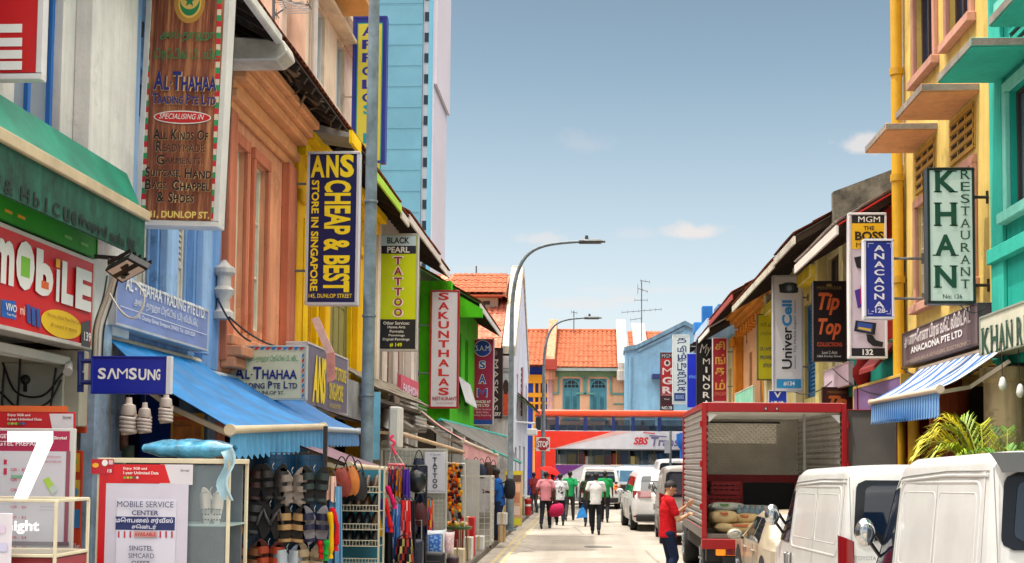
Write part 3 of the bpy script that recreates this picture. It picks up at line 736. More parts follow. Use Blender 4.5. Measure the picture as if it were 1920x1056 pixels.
mb=MB();tile_sheet(mb,(-2.35,50.4,4.25),(-2.35,58.8,4.25),(-2.9,50.4,4.75),(-2.9,58.8,4.75),TILE,rows=3);mb.hexa([(-2.3,50.4,4.15),(-2.3,58.8,4.15),(-2.9,58.8,4.65),(-2.9,50.4,4.65)],[(-2.3,50.4,4.2),(-2.3,58.8,4.2),(-2.9,58.8,4.7),(-2.9,50.4,4.7)],M('3e6b35',.7));mb.build('window_hood',cr)
# --- across the crossing: blue and yellow house, peach house, pale blue gabled house
EY=74.0
def ex(px,py=700):return AT(px,py,Y=EY).x
def ez(px,py):return AT(px,py,Y=EY).z
def far_wall(mb,x0,x1,z0,z1,holes,m):
 xs=sorted({x0,x1,*[h[0]for h in holes],*[h[1]for h in holes]});zs=sorted({z0,z1,*[h[2]for h in holes],*[h[3]for h in holes]})
 for i in range(len(xs)-1):
  for j in range(len(zs)-1):
   cx,cz=(xs[i]+xs[i+1])/2,(zs[j]+zs[j+1])/2
   if any(h[0]<cx<h[1]and h[2]<cz<h[3]for h in holes):continue
   mb.face([(xs[i],EY,zs[j]),(xs[i+1],EY,zs[j]),(xs[i+1],EY,zs[j+1]),(xs[i],EY,zs[j+1])],m)
 for a,b,c,d in holes:
  for p,q in(((a,c),(b,c)),((b,c),(b,d)),((b,d),(a,d)),((a,d),(a,c))):
   mb.face([(p[0],EY,p[1]),(q[0],EY,q[1]),(q[0],EY+.25,q[1]),(p[0],EY+.25,p[1])],m)
eave=ez(1090,692);ridge=AT(1090,622,Y=EY+5).z
hx=[ex(960),ex(1027),ex(1172)]
ph=thing('shophouse','peach shophouse with arched teal shutters across the crossing','building',((hx[1]+hx[2])/2,EY+5,0))
wins=[(ex(1055),ex(1088)),(ex(1106),ex(1138))]
zb,zt=ez(1090,790),ez(1090,710)
PCH=wallm('e3b08c',.12);TEAL=M('4f93a3',.6,.12)
mb=MB();holes=[(a,b,zb,zt)for a,b in wins]+[(hx[1]+.8,hx[2]-.8,.2,2.7)]
far_wall(mb,hx[1],hx[2],.13,eave+.1,holes,PCH)
for x in hx[1:]:mb.face([(x,EY,.13),(x,EY+10,.13),(x,EY+10,eave),(x,EY,eave)],PCH)
mb.face([(hx[1],EY+10,.13),(hx[2],EY+10,.13),(hx[2],EY+10,eave),(hx[1],EY+10,eave)],PCH);mb.build('wall',ph)
for a,b in wins:
 mb=MB();mb.box(a,b,EY+.12,EY+.2,zb,zt,TEAL);mb.box(a,a+.08,EY+.02,EY+.12,zb,zt,TEAL);mb.box(b-.08,b,EY+.02,EY+.12,zb,zt,TEAL)
 w=mb.build('window',ph)
 m_=(a+b)/2;zz=zt-.55;rr=(b-a)/2-.08
 mb=MB();mb.face([(m_+rr*math.cos(math.pi*k/14),EY+.09,zz+.48*math.sin(math.pi*k/14))for k in range(15)],M('1b2228',.3))
 mb.build('pane',w)
 mb=MB();pts=[(m_+(rr+.04)*math.cos(math.pi*k/14),EY+.06,zz+.5*math.sin(math.pi*k/14))for k in range(15)];mb.tube(pts,.05,TEAL,6)
 for k in(-.5,0,.5):mb.bar((m_+rr*k,EY+.06,zz),(m_+rr*k,EY+.06,zz+.46*math.sqrt(1-k*k)),.035,.03,TEAL)
 mb.bar((a+.05,EY+.06,zz),(b-.05,EY+.06,zz),.06,.05,TEAL);mb.bar((a+.15,EY+.06,zz+.22),(b-.15,EY+.06,zz+.22),.03,.03,TEAL);mb.build('glazing_bar',w)
 for q in range(2):
  s0=a+.1+q*((b-a)/2-.08);s1=s0+(b-a)/2-.12
  mb=MB();
  for e in((s0,s0+.06,zb,zz-.04),(s1-.06,s1,zb,zz-.04),(s0+.06,s1-.06,zz-.12,zz-.04)):mb.box(e[0],e[1],EY+.05,EY+.12,e[2],e[3],TEAL)
  mb.box(s0+.06,s1-.06,EY+.09,EY+.12,zz-.6,zz-.12,TEAL)
  for k in range(14):mb.box(s0+.06,s1-.06,EY+.06,EY+.115,zb+.1+k*.1,zb+.15+k*.1,M('3d7d8c',.6,.05))
  mb.build('shutter',w)
 mb=MB();sm=wallm('6fa39a',.1);a2,b2=a-.22,b+.22;zs=zt-.75
 pl=[(a2-.55,zs-.12),(a2,zs-.12),(a2,zt-.02),(m_-.5,zt+.16),(m_-.3,zt+.3),(m_+.3,zt+.3),(m_+.5,zt+.16),(b2,zt-.02),(b2,zs-.12),(b2+.55,zs-.12)]
 for p,q in zip(pl,pl[1:]):mb.bar((p[0],EY-.04,p[1]),(q[0],EY-.04,q[1]),.1,.1,sm,up=(0,1,0))
 mb.build('moulding',ph,bevel=.01)
mb=MB();mb.box(hx[1],hx[2]+.1,EY-.12,EY,eave-.45,eave-.15,wallm('7d9b74',.15));mb.box(hx[1],hx[2]-.2,EY-.6,EY-.5,eave-.16,eave+.02,M('9aa9a6',.6));mb.box(ex(1150),hx[2],EY-.14,EY,zt-.95,zt-.82,wallm('6fa39a'));mb.box(ex(1150),hx[2],EY-.14,EY,zt-1.5,zt-1.42,wallm('6fa39a'));mb.build('frieze',ph,bevel=.01)
mb=MB();mb.box(ex(1150),hx[2],EY-.1,EY,.13,eave-.5,PCH);mb.box(hx[1],hx[1]+.3,EY-.1,EY,.13,eave-.5,wallm('d9a7a0'));mb.build('pilaster',ph,bevel=.01)
mb=MB();mb.box(hx[1]+.8,hx[2]-.8,EY+.3,EY+.4,.2,2.7,M('3a3330',.6,.2));mb.build('shopfront',ph)
mb=MB();tile_sheet(mb,(hx[1],EY-.6,eave),(hx[2]-.3,EY-.6,eave),(hx[1],EY+5,ridge),(hx[2]-.3,EY+5,ridge),TILE,pitch=.27,amp=.085,rows=14)
mb.face([(hx[1],EY+10,eave),(hx[2],EY+10,eave),(hx[2],EY+5,ridge),(hx[1],EY+5,ridge)],TILE);mb.tube([(hx[1],EY+5,ridge+.04),(hx[2],EY+5,ridge+.04)],.13,TILE,8);mb.build('roof',ph)
def party_wall(parent,px,w,m,name='party_wall',zt=0.75):
 x=ex(px);mb=MB()
 mb.prism([(x,EY-.65,eave-.35),(x,EY-.65,eave+.35),(x,EY+4.9,ridge+zt),(x,EY+5.3,ridge+zt),(x,EY+6,eave)],(w,0,0),m)
 mb.box(x-.05,x+w+.05,EY-.75,EY-.4,eave-.7,eave-.1,m);mb.build(name,parent,bevel=.03)
party_wall(ph,1158,.55,wallm('dccdbf',.35));
bh=thing('shophouse','cobalt blue and yellow shophouse beside the peach one across the crossing','building',((hx[0]+hx[1])/2,EY+5,0))
CO=wallm('2a3f9a',.1)
mb=MB();far_wall(mb,hx[0],hx[1]-.02,.13,eave+.1,[(ex(1003),ex(1021),zb,zt-.3)],CO)
mb.face([(hx[0],EY,.13),(hx[0],EY+10,.13),(hx[0],EY+10,eave),(hx[0],EY,eave)],CO);mb.build('wall',bh)
mb=MB();mb.box(ex(1003),ex(1021),EY+.1,EY+.2,zb,zt-.3,M('233890',.5));w=mb.build('window',bh)
mb=MB();ye=wallm('e39a2a',.1)
for z,h in((eave-.85,.5),(zt-1.1,.25),(zt-1.5,.12)):mb.box(hx[0],hx[1]-.04,EY-.1,EY,z,z+h,ye)
for px in(1002,1012,1022):mb.box(ex(px)-.06,ex(px)+.06,EY-.08,EY-.0,.2,zt-.2,ye)
mb.build('moulding',bh)
mb=MB();tile_sheet(mb,(hx[0],EY-.6,eave+.1),(hx[1]-.05,EY-.6,eave+.1),(hx[0],EY+5,ridge),(hx[1]-.05,EY+5,ridge),TILE,pitch=.27,amp=.085,rows=14);mb.face([(hx[0],EY+10,eave),(hx[1],EY+10,eave),(hx[1],EY+5,ridge),(hx[0],EY+5,ridge)],TILE);mb.tube([(hx[0],EY+5,ridge+.04),(hx[1],EY+5,ridge+.04)],.13,TILE,8);mb.build('roof',bh)
party_wall(bh,1024,.5,wallm('c98a6c',.4))
mb=MB();mb.box(ex(1024)-.1,ex(1024)+.65,EY-.9,EY-.55,eave-.1,eave+.5,M('a33a2c',.7));mb.build('corbel',bh)
gb=thing('gable_house','pale blue gabled house with a navy canopy at the end of the street','building',(5,EY+4,0))
GY=72.0
def gp(px,py):return AT(px,py,Y=GY)
A_,B_,C_=gp(1172,655),gp(1284,606),gp(1420,690)
GB=wallm('86b4d2',.12)
mb=MB();xl,xr=A_.x,C_.x+3
gpl=[(xl,.13),(xr,.13),(xr,6.2),(B_.x,B_.z),(gp(1195,652).x,gp(1195,650).z),(xl,A_.z)]
mb.prism([(x,GY,z)for x,z in gpl],(0,9,0),GB);mb.build('wall',gb)
mb=MB()
for p,q in(((xl-.05,A_.z),(gp(1195,652).x,gp(1195,650).z)),((gp(1195,652).x,gp(1195,650).z),(B_.x,B_.z)),((B_.x,B_.z),(xr,6.2))):
 mb.hexa([(p[0],GY-.2,p[1]-.12),(q[0],GY-.2,q[1]-.12),(q[0],GY+9,q[1]-.12),(p[0],GY+9,p[1]-.12)],[(p[0],GY-.2,p[1]+.12),(q[0],GY-.2,q[1]+.12),(q[0],GY+9,q[1]+.12),(p[0],GY+9,p[1]+.12)],wallm('6d8fa6',.3))
mb.build('coping',gb)
mb=MB()
for k in range(26):
 u=k/26;x=gp(1195,652).x+(B_.x-gp(1195,652).x)*u;z=gp(1195,650).z+(B_.z-gp(1195,650).z)*u
 mb.box(x,x+.1,GY-.1,GY,z-.32,z-.14,wallm('7fa6c0'))
mb.build('dentils',gb)
a=gp(1222,703);b=gp(1245,711);mb=MB();mb.box(a.x,b.x+1.5,GY-.8,GY,b.z,a.z,M('1d2f66',.5));mb.build('canopy',gb)
mb=MB();mb.tube([(gp(1182,690).x,GY-.1,.2),(gp(1182,690).x,GY-.1,gp(1182,670).z)],.09,M('7096b0',.6),8);mb.build('downpipe',gb)
bk=thing('far_shophouse','terracotta roofed house behind the pale blue gable','building',(4,EY+18,0))
yy=EY+12
a=AT(1180,665,Y=yy);b=AT(1262,665,Y=yy);c=AT(1180,622,Y=yy+5)
mb=MB();tile_sheet(mb,(a.x,yy,a.z),(b.x,yy,a.z),(a.x,yy+5,c.z),(b.x,yy+5,c.z),TILE,pitch=.24,rows=10);mb.build('roof',bk)
mb=MB();mb.box(a.x,b.x,yy+.5,yy+5,.1,a.z,wallm('d2a79a'));mb.build('wall',bk)
mb=MB();mb.prism([(a.x+.3,yy-.3,a.z-.2),(a.x+.3,yy-.3,a.z+.5),(a.x+.3,yy+5,c.z+.6),(a.x+.3,yy+5,a.z)],(.9,0,0),wallm('cfa49c',.3));mb.build('party_wall',bk)
# ------------------------------------------------------------------ right-hand buildings
TEA=wallm('22a795',.15);TEA2=wallm('39b6a2',.1);YE2=wallm('e2c470',.18)
PNK=wallm('cf9a86',.12)
rt_,fc=shophouse('shophouse','turquoise shophouse with concrete sunshades and dark framed windows',RX,9.0,17.72,TEA,13.5,holes=[(15.3,17.0,5.35,6.95),(12.6,14.6,5.35,6.95),(15.3,17.0,8.2,10.4),(12.6,14.6,8.2,10.4)],low=3.35,depth=9,colm=wallm('c7b491',.3),column_at=(9.3,13.4,17.3))
for a,b,c,d in((15.3,17.0,5.35,6.95),(12.6,14.6,5.35,6.95),(15.3,17.0,8.2,10.4),(12.6,14.6,8.2,10.4)):
 fc.pane_window(rt_,a,b,c,d,M('3b332d',.5),M('56707f',.08,.15),leaves=3,surround=wallm('7fd0c0',.1))
def sunshade(root,fc,y0,y1,z,m,edge,d=.82):
 mb=MB();fc.box(mb,y0+.015,y1-.015,z,z+.014,0,d-.015,m);fc.box(mb,y0,y1,z+.0145,z+.12,0,d,edge)
 mb.build('sunshade',root,bevel=.012)
CONC=M('8f857a',.9,.3,2.0,bump=.4)
def vents(root,fc,y0,y1,z0,z1,m,rows=4,cols=3):
 mb=MB();fc.box(mb,y0,y1,z0,z1,0.002,0.012,DARK)
 h=(z1-z0)/rows
 for k in range(rows+1):
  z=z0+h*k;fc.box(mb,y0-.03,y1+.03,z-h*.26,z+h*.26,0.0,.035,m)
 for k in range(cols+1):
  y=y0+(y1-y0)*k/cols;fc.box(mb,y-.035,y+.035,z0,z1,0.0,.03,m)
 mb.build('vent',root,bevel=.006)
sunshade(rt_,fc,15.9,17.45,7.2,TEA2,CONC);sunshade(rt_,fc,12.3,15.2,7.2,TEA2,CONC);sunshade(rt_,fc,12.3,14.9,10.6,TEA2,CONC);sunshade(rt_,fc,15.0,17.4,10.6,TEA2,CONC)
vents(rt_,fc,15.25,16.75,6.15+.95,6.15+.96,TEA2,1,1)
sunshade(rt_,fc,13.0,15.3,8.05,TEA2,CONC)
vents(rt_,fc,15.4,17.0,6.2+.88,7.12,TEA2,1,2)
vents(rt_,fc,15.3,16.9,7.45,8.0,TEA,4,1)
mb=MB();fc.box(mb,17.2,17.7,3.4,13.4,0,.06,TEA2);fc.box(mb,9,17.7,4.75,4.95,0,.12,TEA2);mb.build('pilaster',rt_,bevel=.01)
mb=MB()
for y in(17.1,13.4,9.6):mb.lathe([(.33,.13),(.33,.5),(.27,.55),(.27,3.1),(.32,3.15),(.32,3.3)],(5.42,y,0),wallm('c9b08a',.35),20)
mb.build('round_column',rt_,smooth=40)
ry,fc=shophouse('shophouse','tall yellow building with peach undersided sunshades and a mustard drainpipe',RX,17.76,22.75,YE2,15.5,holes=[(18.6,19.75,4.7,6.35),(20.6,21.75,4.7,6.35),(18.6,19.75,8.55,10.4),(20.55,21.75,8.55,10.6)],low=3.4,depth=9,colm=wallm('8f4b26',.3),column_at=(17.95,21.0))
for a,b,c,d in((18.6,19.75,4.7,6.35),(20.6,21.75,4.7,6.35)):
 fc.pane_window(ry,a,b,c,d,M('8d6a5c',.5),M('6f6a66',.3,.2),leaves=2,grille=M('e8e4df',.5),surround=PNK)
for a,b,c,d in((18.6,19.75,8.55,10.4),(20.55,21.75,8.55,10.6)):
 fc.pane_window(ry,a,b,c,d,M('4a3a36',.5),M('2c3f5a',.08,.2),leaves=3,surround=PNK)
PEA=wallm('d99a68',.12)
sunshade(ry,fc,18.3,19.85,7.34,PEA,CONC);sunshade(ry,fc,20.5,22.05,7.36,PEA,CONC)
vents(ry,fc,18.55,19.7,6.62,7.22,M('c99a38',.7),4,3);vents(ry,fc,20.65,21.8,6.62,7.24,M('c99a38',.7),4,3)
sunshade(ry,fc,18.3,19.85,10.9,PEA,CONC);sunshade(ry,fc,20.5,22.05,10.9,PEA,CONC)
mb=MB();mb.tube([(5.36,22.62,.13),(5.36,22.62,15.2)],.1,M('d3a11f',.45,.1),12)
for z in(3,5.2,7,8.9,11):mb.lathe([(.125,0),(.125,.12)],(5.36,22.62,z),M('c2921c',.5),12)
mb.build('drainpipe',ry,smooth=50)
mb=MB();mb.tube([(5.05,20.4,.13),(5.05,20.4,3.2)],.09,M('d3a11f',.45,.1),12);mb.build('drainpipe',ry,smooth=50)
mb=MB();mb.lathe([(.32,.13),(.28,.4),(.28,3.1),(.33,3.2)],(5.5,20.0,0),wallm('8f4526',.35),18);mb.build('round_column',ry,smooth=40)
REDW=wallm('a82218',.15)
r3,fc=shophouse('shophouse','dark red fronted shophouse with teal panel and red columns beside the yellow building',RX,22.8,27.5,REDW,6.9,holes=[(23.4,24.3,4.9,6.2),(25.2,26.3,4.4,6.0)],colm=wallm('8a1a16',.2))
for a,b,c in((23.4,24.3,4.9),(25.2,26.3,4.4)):fc.louvre_window(r3,a,b,c,6.1 if a<25 else 6.0,M('b9b09f',.6),M('a8a08c',.6,.2),leaves=2)
mb=MB();fc.box(mb,22.85,27.4,3.45,4.3,0,.08,wallm('1f9a8c',.15));mb.build('panel',r3)
mb=MB();fc.box(mb,22.8,23.1,4.3,6.8,0,.1,wallm('8d1d18',.2));mb.lathe([(.12,.1),(.12,3.6),(.2,3.75),(.2,3.9),(.12,4.0),(.12,4.3)],(5.3,25.3,0),wallm('7c1414',.2),16);mb.build('pilaster',r3,smooth=40)
CORR=M('c9c4bd',.6,.25,2.0)
street_roof(r3,fc,22.8,27.5,6.3,over=1.15,back=4.6,pitch=.6,tm=CORR,soffit=M('b0221a',.7,.15),fascia=M('d8d2c8',.6))
mb=MB();mb.prism([(5.6,22.85,6.9),(8.4,22.85,8.6),(8.4,22.85,9.2),(5.6,22.85,8.2)],(0,.22,0),M('4a463f',.95,.5,1.2,bump=.5));mb.build('parapet',r3)
mb=MB();mb.prism([(5.15,27.4,7.1),(9.5,27.4,8.7),(9.5,27.4,9.35),(6.6,27.4,8.4),(5.15,27.4,7.85)],(0,.24,0),M('6a6458',.95,.55,1.6,bump=.5,streak=.4));mb.build('party_wall',r3)
PAL=wallm('d6cb9a',.35)
r4,fc=shophouse('shophouse','weathered pale cream shophouse behind the black and orange sign',RX,27.55,30.6,PAL,7.4,holes=[(28.1,30.0,5.9,6.8),(28.4,29.6,3.9,5.3)],colm=wallm('d9cfb4',.3))
fc.pane_window(r4,28.1,30.0,5.9,6.8,M('4b433a',.6),M('262524',.3),leaves=3)
for a,b,d in((28.4,29.6,5.3),):fc.louvre_window(r4,a,b,3.9,d,M('c9c2b0',.6),M('bdb8aa',.6,.2),leaves=2)
mb=MB();fc.box(mb,30.2,30.6,3.4,7.2,0,.2,wallm('dcd08a',.2));fc.box(mb,27.6,28.0,3.4,7.2,0,.14,wallm('cfc58e',.3));mb.build('pilaster',r4,bevel=.01)
street_roof(r4,fc,27.55,30.6,6.95,over=1.15,back=4.6,tm=TILE_OLD,fascia=M('b9b4a6',.7,.2))
r5,fc=shophouse('shophouse','buttery yellow shophouse with tall blue shutters',RX,30.65,39.6,wallm('e0d08a',.2),7.3,holes=[(31.1,33.3,3.7,6.1),(36.3,38.0,3.7,6.1)],colm=wallm('d9d2bf',.2))
for a,b in((31.1,33.3),(36.3,38.0)):fc.louvre_window(r5,a,b,3.7,6.1,M('1f5f9a',.5),M('2a7fb8',.5,.1),leaves=2,solid=0,slat=.1)
mb=MB();fc.box(mb,33.5,33.95,3.4,7.2,0,.2,wallm('e8dfb4',.15));fc.box(mb,39.1,39.58,3.4,7.2,0,.2,wallm('e8dfb4',.15));fc.box(mb,30.7,39.58,6.5,6.8,0,.3,wallm('e3c936',.15));mb.build('pilaster',r5,bevel=.015)
street_roof(r5,fc,30.65,39.6,6.9,over=1.15,back=4.6,tm=TILE,fascia=M('c9c3b0',.7,.2))
PE2=wallm('e0a878',.12)
r6,fc=shophouse('shophouse','peach shophouse with carved ochre cornice and narrow blue windows',RX,39.65,47.4,PE2,7.6,holes=[(41.2,42.0,3.9,5.9),(44.0,44.8,3.9,5.9),(40.4,40.8,6.3,6.75),(42.6,43.0,6.3,6.75),(45.4,45.8,6.3,6.75)],colm=wallm('d98f3f',.15))
for a in(41.2,44.0):fc.louvre_window(r6,a,a+.8,3.9,5.9,M('d39a6a',.6),M('4a55a0',.6),leaves=2)
for a in(40.4,42.6,45.4):fc.pane_window(r6,a,a+.4,6.3,6.75,M('8a5a3a',.6),DARK,leaves=1)
mb=MB();OCH=wallm('d98a2e',.15)
for z,d in((6.85,.12),(7.0,.25),(7.15,.4),(7.3,.55)):fc.box(mb,39.7,47.35,z,z+.148,0,d,OCH)
for k in range(9):fc.box(mb,40+k*.8,40.25+k*.8,6.6,6.85,0,.3,OCH)
mb.build('cornice',r6,bevel=.02)
mb=MB();fc.box(mb,46.6,47.35,3.4,6.7,0,.3,OCH);fc.box(mb,46.5,47.4,6.3,6.6,.3,.42,OCH);fc.box(mb,39.7,40.1,3.4,6.8,0,.2,OCH);mb.build('pilaster',r6,bevel=.02)
street_roof(r6,fc,39.65,47.4,7.3,over=1.15,back=4.4,tm=TILE,fascia=M('9c3a2e',.7))
r7,fc=shophouse('shophouse','small cream shophouse with whitewashed eave before the blue corner',RX,47.45,52.6,wallm('d9c88f',.25),7.0,holes=[(48.4,49.4,3.9,5.8),(50.4,51.4,3.9,5.8)],colm=wallm('d2c7a6',.2))
for a in(48.4,50.4):fc.louvre_window(r7,a,a+1,3.9,5.8,M('c4b98c',.6),M('9a3f3a',.6),leaves=2)
street_roof(r7,fc,47.45,52.6,7.1,over=1.15,back=4,tm=TILE,soffit=M('c6c4be',.8,.25),fascia=M('d5d2ca',.7))
BL2=wallm('3a7fc4',.12);BL3=wallm('a9c3da',.12)
r8,fc=shophouse('shophouse','two tone blue corner shophouse ending the row, with a small red tiled porch roof',4.75,52.65,59.4,BL3,8.0,holes=[(53.6,54.6,3.9,5.9),(56.4,57.4,3.9,5.9)],colm=wallm('1f57a8',.1),depth=7)
for a in(53.6,56.4):fc.louvre_window(r8,a,a+1,3.9,5.9,M('2a62b0',.6),M('2a62b0',.6),leaves=2)
mb=MB();mb.box(5.2,8.8,52.7,54.5,8.0,8.6,wallm('4f82b4',.2));mb.box(4.76,5.2,55,55.5,3.4,8.8,wallm('2f74bc',.1));mb.box(4.7,11,58.6,59.4,8.0,8.5,BL2);mb.build('parapet',r8,bevel=.02)
street_roof(r8,Facade(4.75),57.0,59.9,6.95,over=1.0,back=1.2,pitch=.5,tm=TILE,soffit=M('2a2422',.8))
mb=MB()
for y in(53,57.2,59.2):mb.lathe([(.3,.13),(.3,.5),(.2,.6),(.2,2.7),(.26,2.75),(.36,3.05),(.36,3.4)],(4.3,y,0),wallm('1f62b4',.1),14)
mb.build('round_column',r8,smooth=40)
# ------------------------------------------------------------------ sign lettering helpers
SER={'H':((.13,0),(.87,0),(.13,1),(.87,1)),'K':((.13,0),(.13,1),(.82,1),(.88,0)),'A':((.08,0),(.92,0)),'N':((.13,0),(.13,1),(.87,1)),'R':((.15,0),(.9,0)),'T':((.5,0),),'U':((.12,1),(.88,1)),'M':((.1,0),(.9,0),(.06,1),(.94,1)),'P':((.15,0),),'E':(),'S':(),'G':(),'I':((.5,0),(.5,1)),'Y':((.5,0),(.05,1),(.95,1)),'B':(),'O':()}
def serif(B,mb,ch,r,m,bold=.0):
 x0,y0,x1,y1=r;w,h=x1-x0,y1-y0
 B.text(mb,ch,r,m,bold)
 for sx,sy in SER.get(ch,()):
  hw=w*(.19 if len(SER[ch])>1 else .26)*(1.6 if ch=='I' else 1);yy=y0 if sy else y1-h*.055
  B.rect(mb,(x0+sx*w-hw,yy,x0+sx*w+hw,yy+h*.055),m,lift=B.lift)
def serif_stack(B,mb,word,r,m,gap=.2):
 x0,y0,x1,y1=r;n=len(word);h=(y1-y0)/(n-gap)
 for i,c in enumerate(word):serif(B,mb,c,(x0,y0+h*i,x1,y0+h*(i+1-gap)),m)
def small_caps(B,mb,words,r,m,bold=.02,ratio=.76):
 """words with bigger initials fitted into r"""
 toks=[]
 for wi,w in enumerate(words):
  parts=w.split('-')
  for pi,p in enumerate(parts):
   if pi:toks.append(('-',ratio*.9))
   toks.append((p[0],1));toks.append((p[1:],ratio))if len(p)>1 else None
  if wi<len(words)-1:toks.append((' ',.5))
 asp=[(t,k,(font_mesh(t,bold)[2]*k*(1 if t!='-' else .12)if t!=' ' else .35))for t,k in toks]
 tot=sum(a for _,_,a in asp)+.08*len(asp);x=r[0];sc=(r[2]-r[0])/tot;h=r[3]-r[1]
 for t,k,a in asp:
  if t=='-':B.rect(mb,(x,r[1]+h*.58,x+a*sc,r[1]+h*.68),m,lift=B.lift)
  elif t!=' ':B.text(mb,t,(x,r[3]-h*k,x+a*sc,r[3]),m,bold)
  x+=(a+.08)*sc
def add(B,root,name,fn):
 mb=MB();fn(mb);return mb.build(name,root)
WH=ink('e8e6e2');BK=ink('101013');RD=ink('c4151c');NV=ink('17206e');YL=ink('f2d417');GR=ink('2f8a4e');SILV=M('c8c8c8',.35,.08,metal=.3);WFR=M('d6d3cf',.5,.1);GO=ink('d0a44a')
WOODM=None
def wood_sign():
 m=bpy.data.materials.new("stained_wood_board");m.use_nodes=True
 t=m.node_tree;b=t.nodes['Principled BSDF'];n=t.nodes.new;l=t.links.new
 co=n('ShaderNodeTexCoord');mp=n('ShaderNodeMapping');mp.inputs['Scale'].default_value=(14,14,.7);l(co.outputs['Object'],mp.inputs[0])
 a=n('ShaderNodeTexNoise');a.inputs['Scale'].default_value=1.4;a.inputs['Detail'].default_value=9;a.inputs['Roughness'].default_value=.7;l(mp.outputs[0],a.inputs['Vector'])
 r=n('ShaderNodeValToRGB');e=r.color_ramp.elements;e[0].position=.3;e[0].color=(*lin('4a1f16'),1);e[1].position=.68;e[1].color=(*lin('c88a58'),1)
 q=e.new(.5);q.color=(*lin('8a4a30'),1)
 l(a.outputs[0],r.inputs[0]);l(r.outputs[0],b.inputs['Base Color']);b.inputs['Roughness'].default_value=.5
 return m
def wallpt(B,px,py):pass
# ------------------------------------------------------------------ signs along the left row
def brk_left(at_y,rect,ys,X=LX,px=None):
 """two arms from the sign's left edge to the wall"""
 o=[]
 for y in ys:
  p=AT(rect[0],y,Y=at_y+.06);o.append((p,Vector((X,at_y+.06,p.z))))
 return o
def brk_right(at_y,rect,ys,X=RX):
 o=[]
 for y in ys:
  p=AT(rect[2],y,Y=at_y+.06);o.append((p,Vector((X,at_y+.06,p.z))))
 return o
rc=(-130,-120,82,150)
root,B=sign('shop_sign','red sign box with white horizontal bars and a thick white rim','Y',10.4,rc,.1,M('c80d12',.35,.04),M('d9d4d6',.4),.05,[('r',(-70,y,42,y+16),WH)for y in(46,72,95,116)]+[('r',(-70,-60,42,-40),WH)],brk=[(AT(-60,60,Y=10.5),AT(-60,60,Y=10.5)-Vector((.25,0,0)))])
rc=(259,-75,415,424);y=13.95
root,B=sign('trading_sign','tall brown wooden shop sign with striped red and green edge, crescent emblem and number 41','Y',y,rc,.24,wood_sign(),M('d5d0cb',.5,.12),.06,[],brk=brk_left(y,rc,(58,330)))
B.skew=(.035,424);mb=MB();RDm,GRm=ink('c8202a'),ink('2d9158')
for x0_ in(264,396):
 for k in range(44):
  yy=-60+k*10.9;x=x0_+.035*(424-yy)
  B.rect(mb,(x,yy,x+8,yy+10.9),(RDm,WH,GRm)[k%3]if k%3!=1 else ink('d8c7b0'),lift=.006)
B.ell(mb,(330,-34,388,44),ink('b8863a'));B.ell(mb,(338,-24,381,34),ink('e0b95a'));B.ell(mb,(341,-20,378,30),ink('1f7a4a'));B.ell(mb,(341,-26,378,18),ink('d8b45c'))
B.poly(mb,[(359+12*(1 if k%2==0 else .42)*math.sin(k*math.pi/5),2-13*(1 if k%2==0 else .42)*math.cos(k*math.pi/5))for k in range(10)],ink('1f7a4a'))
B.ell(mb,(290,208,398,233),ink('e4e0da'));B.ell(mb,(292,210,396,231),ink('c8201f'))
mb.build('artwork',root)
mb=MB();g2=ink('2f7a4a');B.lift=.022
B.text(mb,'அல்-தாஹா',(304,56,408,80),g2,.012);B.text(mb,'டிரேடிங் பி. லிட்',(292,92,414,116),g2,.012)
dsh=ink('d0a878');small_caps(B,mb,['AL-THAHAA'],(291,136,412,172),dsh,.06);small_caps(B,mb,['TRADING','PTE','LTD'],(288,178,410,198),dsh,.05);B.lift+=.001
small_caps(B,mb,['AL-THAHAA'],(292,136,411,171),NV,.03);small_caps(B,mb,['TRADING','PTE','LTD'],(289,178,409,197),ink('262a70'),.03)
B.text(mb,'SPECIALISING IN',(302,215,386,225),WH,0,.3)
for t,x0,x1,yy in((['ALL','KINDS','OF'],291,395,245),(['READYMADE'],296,388,268),(['GARMENTS,'],297,384,293),(['SUITCASE,','HAND'],276,402,317),(['BAGS,','CHAPPEL'],276,399,340),(['&','SHOES'],298,368,363)):
 small_caps(B,mb,t,(x0-.6,yy,x1+.6,yy+19.6),dsh,.05);B.lift+=.001;small_caps(B,mb,t,(x0,yy,x1,yy+19),ink('120c10'),.025)
B.text(mb,'41, DUNLOP ST.',(281,398,396,413),ink('e2c468'),.03)
mb.build('lettering',root);root.rotation_euler.y=R(1.6)
rc=(574,284,672,572);y=21.4
root,B=sign('store_sign','navy sign box with big bold yellow sideways lettering','Y',y,rc,.22,M('141a52',.35,.05),M('c5c4cc',.4),.045,[('t','A',(583,292,609,333),YL,.03),('t','N',(612,291,635,333),YL,.045),('t','S',(638,289,664,333),YL,.045),('t','CHEAP & BEST',(607,338,657,548),YL,.035,0,-90),('t','STORE IN SINGAPORE',(583,338,597,546),YL,.03,0,-90),('t','145, DUNLOP STREET',(579,551,660,560),YL,.01)],brk=brk_left(y,rc,(345,508)))
rc=(707,438,783,658);y=30.4
